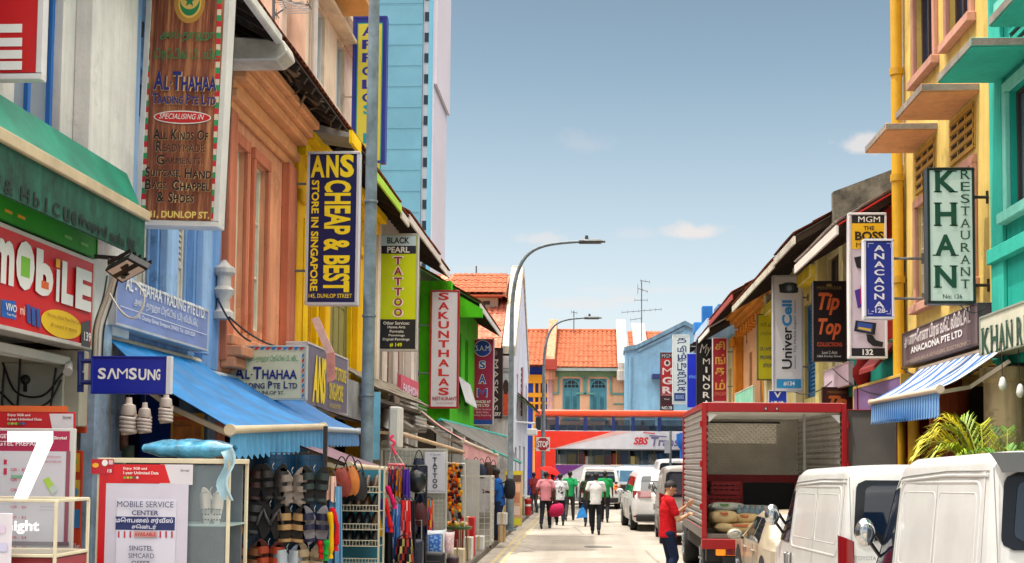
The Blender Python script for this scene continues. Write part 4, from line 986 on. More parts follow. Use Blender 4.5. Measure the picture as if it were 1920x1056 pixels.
root,B=sign('tattoo_sign','yellow and black tattoo studio sign with small services list','Y',y,rc,.22,M('c9d80f',.4,.04),M('b9b8b4',.4),.04,[('r',(711,442,780,461),ink('b9d0dc')),('r',(711,461,780,476),ink('161b33')),('r',(711,599,779,654),ink('101420')),('t','BLACK',(726,445,768,457),ink('15181f'),.03),('t','PEARL',(726,463,768,474),WH,.03),('s','TATTOO',(736,480,757,595),WH,.07,.2),('s','TATTOO',(739,482,754,593),ink('9a1c3c'),.03,.25),('t','Other Services:',(719,603,768,609),WH,.01),('t','Henna Arts',(727,611,760,616),WH,.01),('t','Portraits',(731,619,757,624),WH,.01),('t','Paintings',(729,627,759,632),WH,.01),('t','Digital Paintings',(718,634,768,640),WH,.01),('t','# 149',(731,643,754,651),ink('d7dd1a'),.03)],brk=brk_left(y,rc,(470,640)))
rc=(806,544,860,766);y=38.2
root,B=sign('restaurant_sign','white sign with red border and tall column of red letters','Y',y,rc,.2,M('d9d6dc',.4,.05),M('a8161c',.45),.05,[('s','SAKUNTHALAS',(822,549,842,741),ink('c8201f'),.03,.22),('t','RESTAURANT',(811,744,856,751),ink('a8242a'),.02),('t','151 & 153 DUNLOP',(818,754,850,758),ink('b8444a'))],brk=brk_left(y,rc,(610,700)))
rc=(884,635,926,798);y=46.5
root,B=sign('electronics_sign','maroon sign with blue oval badge and three big white edged blue letters','Y',y,rc,.2,M('a3164a',.45,.05),M('c9b9c4',.45),.04,[('e',(889,638,921,669),WH),('e',(890,639,920,668),ink('1a3aa8')),('t','S.A.M',(892,648,918,658),WH,.03),('r',(886,787,924,796),ink('1f3f9a')),('t','S',(898,676,911,692),WH,.09),('t','S',(899,677,910,691),ink('2a3fb0'),.03),('t','A',(897,702,912,720),WH,.09),('t','A',(898,703,911,719),ink('2a3fb0'),.03),('t','M',(894,728,914,745),WH,.09),('t','M',(895,729,913,744),ink('2a3fb0'),.03),('t','SERVICES AT',(888,751,920,756),WH,.02),('t','PTE LTD',(892,758,917,763),WH,.02),('t','Mobile handsets',(889,766,921,769),ink('e0b8c4')),('t','Radio Video',(893,771,916,775),ink('e0b8c4')),('t','Selling Repairing',(888,777,921,781),ink('e0b8c4'))],brk=brk_left(y,rc,(690,770),X=GX))
rc=(906,652,942,785);y=47.3
root,B=sign('gallery_sign','dark brown gallery sign half hidden by the maroon one','Y',y,rc,.15,M('2a1210',.5,.1),M('3a1a16',.5),.03,[('t','MASKAS',(924,674,934,770),ink('c9c0bb'),.03,0,-90),('t','GALLERY',(912,773,939,780),WH,.02),('e',(921,656,933,668),ink('6a5550'))],brk=brk_left(y,rc,(700,),X=GX))
rc=(968,688,981,782);y=53
sign('banner_sign','narrow maroon banner on the white corner wall','Y',y,rc,.1,M('8a1d4a',.6),M('d0c8cc',.5),.03,[('t','MASALA',(972,696,978,775),ink('d9b9c8'),.02,0,-90)],brk=[(AT(968,735,Y=y+.05),Vector((CX,y+.05,AT(968,735,Y=y).z)))]if AT(968,735,Y=y).x>CX else None)
rc=(940,690,957,782)
sign('wall_poster','orange and grey poster on the side wall of the corner house','Y',47.9,rc,.05,M('b9bcc0',.6,.2),M('8f8f8f',.6),.03,[('r',(943,735,954,779),M('d2502a',.6,.3,6)),('e',(943,712,954,740),ink('3a2420')),('t','LING',(942,695,954,700),BK)])
rc=(660,30,724,306);y=32.0
root,B=sign('silk_sign','tall yellow sign with blue border and blue letters hung high on the peach block','Y',y,rc,.2,M('1f2f9a',.4,.05),M('2a3a9c',.45),.06,[('r',(668,43,716,330),ink('2f9a8a')),('r',(670,45,714,330),ink('d8d04a')),('s','APPOLO',(679,50,704,192),ink('1f2f9a'),.03,.3),('s','SILK',(681,196,704,296),ink('1c9ab0'),.03,.3)],brk=brk_left(y,rc,(82,182),X=-6.4),brkm=M('c8b8a4',.5))
# ------------------------------------------------------------------ fascia signs on the left walls
FX=-4.95
rc=(-190,452,178,640)
def fascia(name,label,X,x0,x1,pxz,pyt,pyb,thick,bg,fr,fw,cat='sign'):
 """board on a wall along the street between photograph columns x0, x1; its top and bottom measured at column pxz"""
 B=Board('X',X);a,b=AT(x0,pyt,X=X),AT(x1,pyt,X=X);zt,zb=AT(pxz,pyt,X=X).z,AT(pxz,pyb,X=X).z
 u0,u1=sorted((a.dot(B.u),b.dot(B.u)))
 root=thing(name,label,cat,B.at3((u0+u1)/2,zb,-thick/2))
 mb=MB();q=[B.at3(u0+fw,zb+fw),B.at3(u1-fw,zb+fw),B.at3(u1-fw,zt-fw),B.at3(u0+fw,zt-fw)];mb.hexa(q,[p-B.n*thick*.9 for p in q],bg);mb.build('panel',root)
 mb=MB()
 for c,d,e,g in((u0,u1,zb,zb+fw),(u0,u1,zt-fw,zt),(u0,u0+fw,zb+fw,zt-fw),(u1-fw,u1,zb+fw,zt-fw)):
  q=[B.at3(c,e,.012),B.at3(d,e,.012),B.at3(d,g,.012),B.at3(c,g,.012)];mb.hexa(q,[p-B.n*(thick+.012)for p in q],fr)
 mb.build('frame',root,bevel=.006)
 return root,B
root,B=fascia('shop_fascia','red mobile phone shop fascia with big white lettering and yellow oval',FX,-260,178,178,489,658,.22,M('d3161f',.35,.06),M('cfc8c2',.5,.15),.04)
mb=MB()
B.poly(mb,[(2,562),(29,565),(29,600),(2,594)],ink('1d5fb4'));B.poly(mb,[(-24,556),(0,561),(0,594),(-24,588)],ink('5a6068'))
B.ell(mb,(75,582,152,634),ink('efc21e'));
for a,b in((48,570),(57,575),(66,578)):B.poly(mb,[(a,b),(a+7,b+2),(a+8,b+38),(a+1,b+34)],ink('2a55a0'))
B.poly(mb,[(150,606),(167,600),(167,653),(150,649)],ink('4a4a4c'));mb.build('artwork',root)
mb=MB();B.lift=.014
LT=WH
B.text(mb,'m',(-16,448,24,532),LT,.05);B.text(mb,'o',(27,452,62,545),LT,.07);B.rect(mb,(36,482,53,520),ink('7cbf3a'));B.text(mb,'b',(64,470,97,556),LT,.06);B.rect(mb,(74,528,88,542),ink('e0662a'));B.text(mb,'ı',(102,505,108,566),LT,.08);B.rect(mb,(101,486,109,502),ink('f0a81e'));B.text(mb,'L',(112,492,134,572),LT,.06);B.text(mb,'E',(138,505,168,582),LT,.06)
B.text(mb,'VIVO',(6,570,27,584),WH,.02);B.text(mb,'Your Pace',(8,588,26,593),WH);B.text(mb,'mi',(33,574,42,590),ink('e8c0b0'),.02);B.text(mb,'We have a Mobile Phone Shop Card',(84,594,146,603),ink('8a5a10'));B.text(mb,'all covers in stores',(90,610,140,618),ink('8a5a10'));B.text(mb,'139',(153,623,166,640),WH,.02);mb.build('lettering',root)
root,B=fascia('shop_fascia','faded blue fascia board with white English and Tamil lines over the blue awning',FX,217,392,217,512,610,.2,M('7f92c8',.45,.12),M('c3c3c8',.5,.2),.03)
mb=MB();B.lift=.012
B.text(mb,'AL - THAHAA TRADING PTE LTD.',(233,548,384,571),ink('eceaea'),.02);B.text(mb,'அல் - தாஹா டிரேடிங் (பி) லிமிடெட்',(249,577,370,597),ink('e3e2e6'),.01);B.rect(mb,(222,600,387,601.5),ink('dcdce2'));B.text(mb,'141 Dunlop Street Singapore 209459. Tel : 6293 0239',(255,606,364,617),ink('dcdce6'),.02);mb.build('lettering',root)
rc=(428,648,574,750);y=18.2
CREAM=M('d6cfae',.5,.1)
root,B=sign('trading_sign','cream airmail edged shop sign with green emblem half behind the blue awning','Y',y,rc,.14,CREAM,M('b9c0c0',.5),.02,[],brk=brk_left(y,rc,(700,)))
mb=MB()
for k in range(13):B.poly(mb,[(434+k*10.6,656),(441+k*10.6,656),(445+k*10.6,651),(438+k*10.6,651)],(ink('c8323a'),ink('3a78b8'))[k%2])
for k in range(9):
 for x in(431,567):B.poly(mb,[(x,666+k*9.4),(x+4,662+k*9.4),(x+4,668+k*9.4),(x,672+k*9.4)],(ink('3a78b8'),ink('c8323a'))[k%2])
B.ell(mb,(436,661,460,685),ink('7d9a7a'));B.ell(mb,(438,663,458,683),CREAM);B.ell(mb,(441,666,455,681),ink('1f7a4a'));B.ell(mb,(441,662,455,676),CREAM);mb.build('artwork',root)
mb=MB();B.lift=.012
B.text(mb,'அல்-தாஹா டிரேடிங் பி. லிட்.',(465,666,560,681),ink('4a9a6a'),.01);small_caps(B,mb,['AL-THAHAA'],(440,688,559,711),NV,.03);small_caps(B,mb,['TRADING','PTE','LTD'],(440,715,559,729),ink('262a60'),.03);B.text(mb,'41, DUNLOP ST.',(464,733,534,741),ink('222'+'244'),.02);mb.build('lettering',root)
root,B=fascia('shop_fascia','grey violet fascia box with slanted yellow lettering beside the cream sign',-4.6,576,653,576,640,765,.35,M('6a6478',.45,.08),M('c5c2c4',.5),.03)
mb=MB();B.lift=.012
B.text(mb,'ANS',(585,668,610,757),YL,.05,.2);B.text(mb,'SINGAPORE',(616,720,642,752),ink('d9c228'),.03);B.text(mb,'BEST STORE',(620,690,648,715),ink('d9c228'),.03);B.text(mb,'145 DUNLOP STREET',(616,758,638,766),ink('c9b83a'));mb.build('lettering',root)
rc=(172,668,314,739);y=11.4
root,B=sign('brand_sign','small deep blue projecting sign with one white word above the hanging bulbs','Y',y,rc,.05,M('12249a',.35,.04),M('1a2c9c',.35),.012,[('t','S',(184,690,199,711),WH,.03),('t','M',(220,691,240,710),WH,.03),('t','S',(242,690,257,712),WH,.03),('t','U',(260,692,275,713),WH,.03),('t','N',(277,693,292,713),WH,.03),('t','G',(293,692,301,713),WH,.03)],brk=[(AT(172,677,Y=11.45),AT(150,677,Y=11.45)),(AT(172,717,Y=11.45),AT(150,717,Y=11.45))],brkm=M('1c2a6a',.5))
mb=MB();B.lift=.01
a=[(201,711),(205,711),(210.5,696),(216,711),(220,711),(212.5,691),(208.5,691)]
q=[B.P(*p)for p in a];mb.face([B.at3(p.dot(B.u),p.z,.008)for p in(q[0],q[1],q[2],q[5+1]if False else q[6])],WH);mb.face([B.at3(p.dot(B.u),p.z,.008)for p in(q[3],q[4],q[5],q[6],q[2])],WH)
p,w=AT(314,668,Y=y),AT(320,739,Y=y);mb.box(p.x,w.x,y-.02,y+.05,w.z,p.z,M('d8d8de',.4));mb.build('rim',root)
p0=AT(150,665,Y=11.45);p1=AT(150,722,Y=11.45);mb=MB();mb.tube([p0,p1],.025,M('1c2a6a',.5),8);mb.build('bracket',root)
# ------------------------------------------------------------------ signs along the right row
rc=(1739,314,1828,570);y=17.9
root,B=sign('restaurant_sign','white sign box with big dark green serif letters in two columns','Y',y,rc,.2,M('ced8cf',.4,.05),M('1b2320',.4),.035,[('t','No: 126',(1768,552,1804,560),ink('1c3a2c'),.01)],brk=brk_right(y,rc,(370,535)),brkm=M('1d2022',.5))
mb=MB();KG=ink('12452f');B.lift=.006
for ch,y0,y1 in(('K',320,361),('H',380,424),('A',440,480),('N',498,540)):serif(B,mb,ch,(1753,y0,1793,y1),KG,.03)
serif_stack(B,mb,'RESTAURANT',(1801,319,1818,541),KG,.28);mb.build('lettering',root)
rc=(1620,448,1676,598);y=21.4
root,B=sign('shop_sign','royal blue sign with white frame, stacked letters and number 128','Y',y,rc,.2,M('1b2f8f',.4,.05),M('d6d6dc',.45),.035,[('s','ANACAONA',(1639,460,1658,577),ink('d9dadf'),.025,.25),('t','-128-',(1634,578,1664,587),ink('c9cadd'),.03)]+[('r',r,ink('9aa3d0'))for r in((1627,456,1638,457.5),(1627,456,1628,465),(1662,456,1670,457.5),(1669,456,1670,465),(1627,588,1636,589.5),(1627,580,1628,589),(1662,588,1670,589.5),(1669,580,1670,589))],brk=brk_right(y,rc,(485,560)))
rc=(1592,399,1663,672);y=22.65
root,B=sign('phone_sign','tall pale pink sign with watch and phone pictures, yellow band and number 132','Y',y,rc,.2,M('cfc0cc',.4,.06),M('dcd8d8',.45),.035,[('r',(1597,404,1660,419),ink('15151a')),('r',(1597,419,1660,467),ink('e9b312')),('r',(1596,653,1659,668),ink('101014')),('t','MGM',(1609,406,1650,417),WH,.03),('t','THE',(1619,424,1639,432),ink('3a2a0a'),.03),('t','BOSS',(1603,434,1657,451),ink('241a06'),.04),('t','MOBILE',(1605,455,1655,464),ink('3a2a0a'),.03),('t','132',(1617,655,1637,666),WH,.03),('p',[(1601,483),(1616,480),(1618,505),(1606,502)],BK),('p',[(1602,545),(1616,540),(1620,575),(1608,578)],ink('4a2a8a')),('p',[(1613,536),(1622,536),(1622,570),(1613,570)],ink('c81f5a')),('p',[(1604,601),(1643,606),(1640,628),(1601,621)],BK),('p',[(1608,604),(1636,608),(1634,624),(1606,618)],ink('2a4a9a')),('p',[(1610,613),(1633,617),(1632,622),(1608,617)],ink('c9a83a')),('p',[(1624,627),(1635,628),(1642,638),(1656,642),(1654,651),(1636,649),(1626,640)],BK)],brk=brk_right(y,rc,(500,640)))
rc=(1525,527,1587,678);y=27.2
root,B=sign('clothes_sign','black shop sign with two orange script words behind the white phone sign','Y',y,rc,.18,M('141013',.45,.08),M('2a2224',.4),.02,[('t','MENSWEAR',(1532,537,1578,543),ink('8a7a3a'),.0),('e',(1549,532,1560,538),ink('8a7a3a')),('t','Tip',(1534,549,1574,591),ink('dc6a2e'),.03,.3),('t','Top',(1534,597,1577,637),ink('dc6a2e'),.03,.3),('t','COLLECTIONS',(1532,642,1579,650),ink('c9502e'),.03),('t','Level 2 Attic',(1541,658,1570,664),WH,.0,.2),('t','136A Dunlop Street',(1532,666,1577,671),WH,0,.2)],brk=brk_right(y,rc,(552,650),X=RX))
rc=(1449,516,1505,735);y=32.6
root,B=sign('phone_sign','white sign with blue and black lettering reading upward and a blue number panel','Y',y,rc,.2,M('d5d3d6',.4,.05),M('b9b9bd',.45),.04,[('t','Univer',(1466,613,1485,692),ink('1a1a1c'),.02,0,90),('t','Cell',(1466,563,1485,612),ink('2a8ac8'),.04,0,90),('t','The Mobile Expert',(1488,592,1494,662),ink('3a3a3e'),0,0,90),('r',(1490,563,1491.5,588),ink('8a8a90')),('r',(1490,666,1491.5,692),ink('8a8a90')),('r',(1456,711,1502,728),ink('2a8ac0')),('t','#134',(1469,715,1490,724),WH,.02),('p',[(1460,534),(1468,532),(1474,530),(1486,530),(1493,532),(1497,533),(1496,549),(1488,550),(1474,550),(1462,549)],ink('1a1c22')),('e',(1471,531,1489,550),ink('2d3f52')),('e',(1475,535,1485,546),ink('7a8a90'))],brk=brk_right(y,rc,(558,688)))
rc=(1420,589,1462,713);y=38.9
sign('provision_sign','lemon yellow provision shop sign partly behind the white phone sign','Y',y,rc,.18,M('d6d01f',.45,.05),M('6a6a2a',.5),.03,[('t','ஸ்ரீ அம்',(1426,604,1450,614),ink('8a6a20')),('t','புரொவிஷ',(1426,621,1456,631),ink('8a6a20')),('t','SRI AMBIKA',(1425,651,1458,658),ink('3a3a6a'),.02),('t','PROVISION',(1425,667,1457,674),ink('3a3a6a'),.02),('t','STORE',(1431,682,1452,689),ink('3a3a6a'),.02)],brk=brk_right(y,rc,(640,)))
rc=(1336,633,1364,754);y=47.2
sign('tamil_sign','red sign with gold Tamil letters and pale edge','Y',y,rc,.2,M('a01f2c',.45,.06),M('d9cfd0',.45),.03,[('t','சி',(1341,640,1359,656),GO,.02),('t','ங்',(1341,664,1360,683),GO,.02),('t','க',(1341,690,1360,705),GO,.02),('t','ம்',(1341,712,1360,731),GO,.02),('t','SINGAM',(1340,735,1361,742),ink('d07a5a'))],brk=brk_right(y,rc,(660,725)))
rc=(1306,636,1338,766);y=52.0
sign('restaurant_sign','black sign with white script over stacked capitals next to the red Tamil one','Y',y,rc,.2,M('101014',.45,.05),M('202024',.45),.02,[('t','My',(1312,645,1334,668),ink('d9d4cc'),.03,.3),('s','MINORA',(1318,672,1331,762),WH,.02,.3)],brk=brk_right(y,rc,(650,),X=5.5))
rc=(1288,663,1310,765);y=54.2
sign('phone_sign','plain bright blue sign with a small white wave logo','Y',y,rc,.18,M('1428b4',.4,.04),M('9aa6d8',.5),.02,[('t','vivo',(1291,702,1306,710),ink('5a8ae0'),.02)],brk=brk_right(y,rc,(690,),X=4.75))
rc=(1261,628,1293,758);y=56.5
sign('tamil_sign','white sign with stacked navy Tamil letters and a navy box at its foot','Y',y,rc,.2,M('c6ccc6',.45,.05),M('d5d8d4',.45),.03,[('t',c,(1270,yy,1287,yy+h),ink('1f2f66'),.02)for c,yy,h in(('த',634,11),('மி',648,12),('ழ்',661,17),('பு',681,14),('த்',694,17),('த',712,12),('க',726,9))]+[('r',(1264,737,1285,752),ink('223a6a')),('t','BOOKS',(1267,741,1282,748),ink('8a9ac0'),.03)],brk=brk_right(y,rc,(650,730),X=4.75))
rc=(1238,661,1263,770);y=58.6
root,B=sign('phone_sign','red and black sign with large pale capitals before the pale blue gable','Y',y,rc,.18,M('b01c20',.45,.06),M('20181a',.5),.02,[('r',(1239,663,1262,672),ink('1a1a22')),('r',(1239,742,1262,759),ink('3a0f14')),('r',(1239,760,1262,769),ink('18161a')),('t','MGM',(1241,664,1260,671),ink('a8a8b0'),.02),('e',(1245,675,1257,687),ink('c9b8b4')),('e',(1248,677,1254,684),ink('30201c')),('t','M',(1242,690,1260,703),ink('dcc8c4'),.04),('t','G',(1242,707,1260,721),ink('dcc8c4'),.04),('t','R',(1242,725,1260,738),ink('dcc8c4'),.04),('t','MOBILE',(1241,739,1260,742),ink('d8a8a0')),('t','Proof',(1246,747,1255,750),WH),('t','NO.78',(1241,762,1260,768),WH,.02)],brk=brk_right(y,rc,(700,),X=4.75))
rc=(1542,726,1600,800);y=27.3
sign('clothes_sign','brown sign with orange script half hidden by the red lorry box','Y',y,rc,.1,M('4a1812',.5,.08),M('3a120e',.5),.02,[('t','MENSWEAR',(1552,733,1588,738),ink('a87a3a')),('t','Tip',(1553,742,1588,768),ink('d9702e'),.06,.3),('t','Top',(1553,772,1590,798),ink('d9702e'),.06,.3)])
rc=(1441,732,1476,775);y=32.5
sign('blue_board','small blue board with white letters over the lorry roof','Y',y,rc,.1,M('1f3fb8',.4),M('c9cbd4',.4),.02,[('t','V',(1451,735,1465,746),WH,.03),('t','VIVO',(1446,752,1470,764),WH,.03)])
root,B=fascia('shop_fascia','grey brown fascia with a large Tamil line on the yellow building',5.28,1692,1834,1834,567,647,.2,M('6e5a5e',.45,.1),M('4a3c40',.5),.025)
mb=MB();B.lift=.012
B.text(mb,'அனாகோனா பிரைவேட் லிமிடெட்',(1697,600,1822,634),ink('cfc6c6'),.03);B.text(mb,'ANACAONA PTE LTD',(1709,634,1806,647),ink('e8e4e4'),.03);B.text(mb,'WHOLESALERS & RETAILERS, ELECTRONICS',(1700,657,1822,665),ink('b3a08c'));mb.build('lettering',root)
root,B=fascia('shop_fascia','pale fascia board with tall green letters on the turquoise building',5.2,1837,2200,1837,595,672,.25,M('cfcdb8',.45,.08),M('8a8d80',.5),.03)
mb=MB();B.lift=.012
for ch,x0,x1 in(('K',1842,1857),('H',1859,1872),('A',1874,1886),('N',1888,1900),('R',1908,1919),('E',1922,1934),('S',1937,1950),('T',1953,1968),('A',1970,1988),('U',1992,2010),('R',2015,2033),('A',2037,2057),('N',2062,2082),('T',2086,2106)):
 xm=(x0+x1)/2;f_=868-(868-637)*(xm-1110)/(1860-1110);hh=25*(xm-1110)/750
 serif(B,mb,ch,(x0,f_-hh,x1,f_+hh),ink('1f4a38'),.02)
mb.build('lettering',root)
# ------------------------------------------------------------------ awnings
def awning(name,label,b0,b1,f0,f1,cols,stripes,drop,valm,barm,tooth=0.14,sag=0.05,cat='awning',group=None,th=0.012,valend=True,ripple=0.012):
 """b0,b1: wall edge ends; f0,f1: front bar ends (points)"""
 b0,b1,f0,f1=map(Vector,(b0,b1,f0,f1))
 root=thing(name,label,cat,(b0+b1+f0+f1)/4,group)
 n=stripes
 def surf(u,v,off=0.0):
  p=(b0*(1-u)+b1*u)*(1-v)+(f0*(1-u)+f1*u)*v
  p.z-=sag*4*v*(1-v)+off-ripple*(math.sin(u*41+2*v)+.8*math.sin(u*17-5*v)+.5*math.sin(9*v+23*u))*math.sin(v*3.1)
  return p
 mb=MB();mb.grid(lambda u,v:surf(u,v),n*2,8,lambda i,j:cols[(i//2)%len(cols)])
 mb.grid(lambda u,v:surf(u,v,th),n*2,8,lambda i,j:cols[(i//2)%len(cols)])
 mb.build('cloth',root,smooth=60)
 mb=MB();mb.tube([f0+Vector((0,0,-.02)),f1+Vector((0,0,-.02))],.04,barm,10)
 for p in(f0,f1):mb.lathe([(.055,-.03),(.055,.03)],p+Vector((0,0,-.02)),barm,12,axis='Y' if abs((f1-f0).y)>abs((f1-f0).x)else 'X')
 mb.build('front_bar',root,smooth=50)
 mb=MB();mb.tube([b0+Vector((0,0,-.03)),b1+Vector((0,0,-.03))],.05,barm,8)
 for a,c in((b0,f0),(b1,f1)):
  a2=a+(c-a)*.02+Vector((0,0,-.24));c2=c+Vector((0,0,-.06));mid=(a2+c2)/2+Vector((0,0,-.12))+(b1-b0).normalized()*(.2 if a is b0 else-.2)
  mb.bar(a2,mid,.03,.05,barm);mb.bar(mid,c2,.03,.05,barm)
 mb.build('folding_arm',root)
 if drop:
  L_=(f1-f0).length;k=max(6,int(L_/tooth));d=(f1-f0)/k;side=(f1-f0).cross(Vector((0,0,1))).normalized()*.02
  mb=MB()
  def val(u,v):
   p=f0*(1-u)+f1*u;t=(u*k)%1.0
   low=drop*(1-.18*abs(2*t-1)**1.5)
   q=p+Vector((0,0,-.05-low*v))+side*math.sin(u*k*3.1)*v
   return q
  mb.grid(val,k*6,3,lambda i,j:valm[(i//3)%len(valm)]);mb.build('valance',root)
 return root
AB=M('0484cc',.5,.25,2.5,spec=.3);ABv=M('4f94c4',.7,.15,3);CRB=M('d8c4a4',.5,.15)
b0=AT(197,628,X=-5.15);f0=AT(432,802,X=-3.35);f1=AT(606,797,X=-3.35);b1=Vector((-5.15,f1.y+.6,b0.z))
awning('awning','large bright blue awning with a fringed blue valance over the slipper stall',b0,b1,f0,f1,[AB,AB,M('0378bc',.5,.25,2.5),AB],14,.27,[ABv,M('5a9cc8',.7,.15,3)],CRB,tooth=.11,sag=.09,ripple=.016)
AB2=M('1470b8',.6,.2)
f0=AT(575,800,X=-3.6);f1=AT(672,806,X=-3.75)
awning('awning','second blue awning with white edge running behind the lamp post',(-5.15,f0.y+.3,f0.z+.75),(-5.15,f1.y+.3,f1.z+.75),f0,f1,[AB2],10,.22,[M('5f8fc4',.7)],M('c6ccd4',.5))
PUR=M('84616e',.7,.12);PURv=M('b29c8a',.8,.2)
f0=AT(655,871,X=-2.75);f1=AT(732,879,X=-2.62)
awning('awning','dusty purple awning with a beige fringed valance beside the lamp post',(-5.1,f0.y+.2,f0.z+.95),(-5.1,f1.y+.2,f1.z+.95),f0,f1,[PUR],9,.3,[PURv,M('a8937f',.8,.2)],CRB,tooth=.05)
f0=AT(735,806,X=-3.3);f1=AT(868,846,X=-3.05)
awning('awning','long dark brown awning with a cream front bar',(-5.1,f0.y,f0.z+.6),(-5.1,f1.y,f1.z+.6),f0,f1,[M('4a3a3c',.8,.2)],14,.0,[PUR],M('c9ac86',.5,.15))
f0=AT(868,826,X=-3.2);f1=AT(932,852,X=-2.7)
awning('awning','faded pink awning with a lettered pink valance',(-4.3,f0.y,f0.z+.75),(-4.3,f1.y,f1.z+.75),f0,f1,[M('c08a86',.7,.12)],10,.4,[M('d09a9c',.8,.12)],M('d8c8b4',.5),tooth=.6)
f0=AT(925,845,X=-2.75);f1=AT(975,866,X=-2.45)
awning('awning','narrow grey and teal awning in front of the white corner house',(-4.3,f0.y,f0.z+.9),(-2.95,f1.y,f1.z+.9),f0,f1,[M('6d6a66',.8,.2)],6,.0,[PUR],M('2aa79c',.5))
f0=AT(895,765,X=-3.98);f1=AT(873,752,X=-3.98)
mb=MB();a,b=f1,f0
tile=M('c9cbce',.6,.15)
mb.grid(lambda u,v:(a*(1-u)+b*u)+Vector((-.25*v,0,.8*v+.02*(1 if int(u*40)%2 else 0))),40,2,tile);mb.grid(lambda u,v:(a*(1-u)+b*u)+Vector((-.25*v,0,.8*v-.03)),2,2,tile)
tag(mb.build('metal_canopy',loc=(a+b)/2),'white corrugated sheet canopy beneath the green shophouse windows','canopy')
g1=M('0a866c',.55,.25,2.0);g2=M('1b3b30',.8,.3,3.0)
b1=AT(238,326,X=-5.0);f1=AT(270,404,X=-4.66)
b0=Vector((-5.0,7.6,b1.z));f0=Vector((f1.x,7.6,f1.z))
root=thing('awning','weathered dark green awning with a beige edge board and stained lettered skirt','awning',(-4.9,10.5,f1.z))
mb=MB();mb.grid(lambda u,v:(b0*(1-u)+b1*u)*(1-v)+(f0*(1-u)+f1*u)*v+Vector((0,0,-.05*v*(1-v)*(1+math.sin(u*30)))),60,6,g1)
mb.grid(lambda u,v:(b0*(1-u)+b1*u)*(1-v)+(f0*(1-u)+f1*u)*v+Vector((-.01,0,-.025)),4,4,g1)
mb.prism([b1,f1,Vector((b1.x,f1.y,f1.z-.05))],(0,-.015,0),g1);mb.build('cloth',root)
mb=MB();mb.box(f1.x-.03,f1.x+.05,7.6,f1.y+.06,f1.z-.06,f1.z+.05,M('c9b493',.6,.2));mb.build('edge_board',root,bevel=.01)
mb=MB();zb=AT(255,480,X=f1.x).z;mb.box(f1.x-.012,f1.x+.012,7.6,f1.y,zb,f1.z-.06,M('1b5c48',.8,.4,2.2,streak=.55));mb.build('skirt',root)
Bq=Board('X',f1.x+.014);mb=MB()
for t,x0,x1 in(('Sf &',-20,25),('H',38,55),('b',62,74),('l',84,88),('C',98,112),('u',118,130),('e',133,143),('frepyd',146,200),('solu',205,232),('me',238,252)):
 xm=(x0+x1)/2;yc=868-(1110-xm)*(868-372)/(1110-60);hh=13*(1110-xm)/1000
 Bq.text(mb,t,(x0,yc-hh,x1,yc+hh),M('0f221d',.8,.3,8),.02)
mb.build('lettering',root)
root,B=fascia('shop_fascia','green fascia strip with small orange dashes above the red phone fascia',-4.98,-200,182,182,440,487,.12,M('2f9a2a',.5,.12),M('2a7f2a',.5),.01)
mb=MB()
for x in(8,32,120,150):B.poly(mb,[(x,868-(1110-x)*.433),(x+14,868-(1096-x)*.433),(x+14,874-(1096-x)*.433),(x,874-(1110-x)*.433)],ink('e0a83a')if x<100 else ink('7ac06a'))
mb.build('artwork',root)
BS=M('2f6fb4',.7,.12);WS=M('dcd9d6',.7,.1)
f0=AT(1634,752,X=4.55);f1=AT(1762,727,X=4.45)
awning('awning','blue and white striped awning over the pavement at the yellow building',(5.35,f0.y,f0.z+.55),(5.35,f1.y,f1.z+.6),f0,f1,[M('255f9e',.7,.2),M('c4c3c2',.7,.2)],24,.34,[M('1f5a98',.7,.2),M('6f96c0',.7)],M('cdb9a4',.5),tooth=.075)
root,B=fascia('shop_fascia','purple fascia with gold trim beyond the striped awning',5.2,1600,1690,1690,700,775,.2,M('7a5a8a',.6,.12),M('d9b04a',.5),.05)
root,B=fascia('shop_banner','pale green banner fading under the peach shophouse windows',5.0,1378,1412,1412,722,775,.06,M('7fc0a0',.7,.15),M('c9c9b4',.6),.03)
root,B=fascia('shop_fascia','pale pink fascia board under the cream shophouse window',5.2,1545,1592,1592,677,722,.1,M('cbb4c4',.6,.1),M('b9a4a8',.5),.03)
mb=MB();mb.hexa([(5.45,22.9,4.2),(5.0,22.9,3.7),(5.0,24.2,3.7),(5.45,24.2,4.2)],[(5.45,22.9,4.28),(5.0,22.9,3.78),(5.0,24.2,3.78),(5.45,24.2,4.28)],M('8a1c16',.6,.15));tag(mb.build('porch_roof',loc=(5.2,23.5,3.7)),'sloping dark red porch roof between the red columns','porch roof')
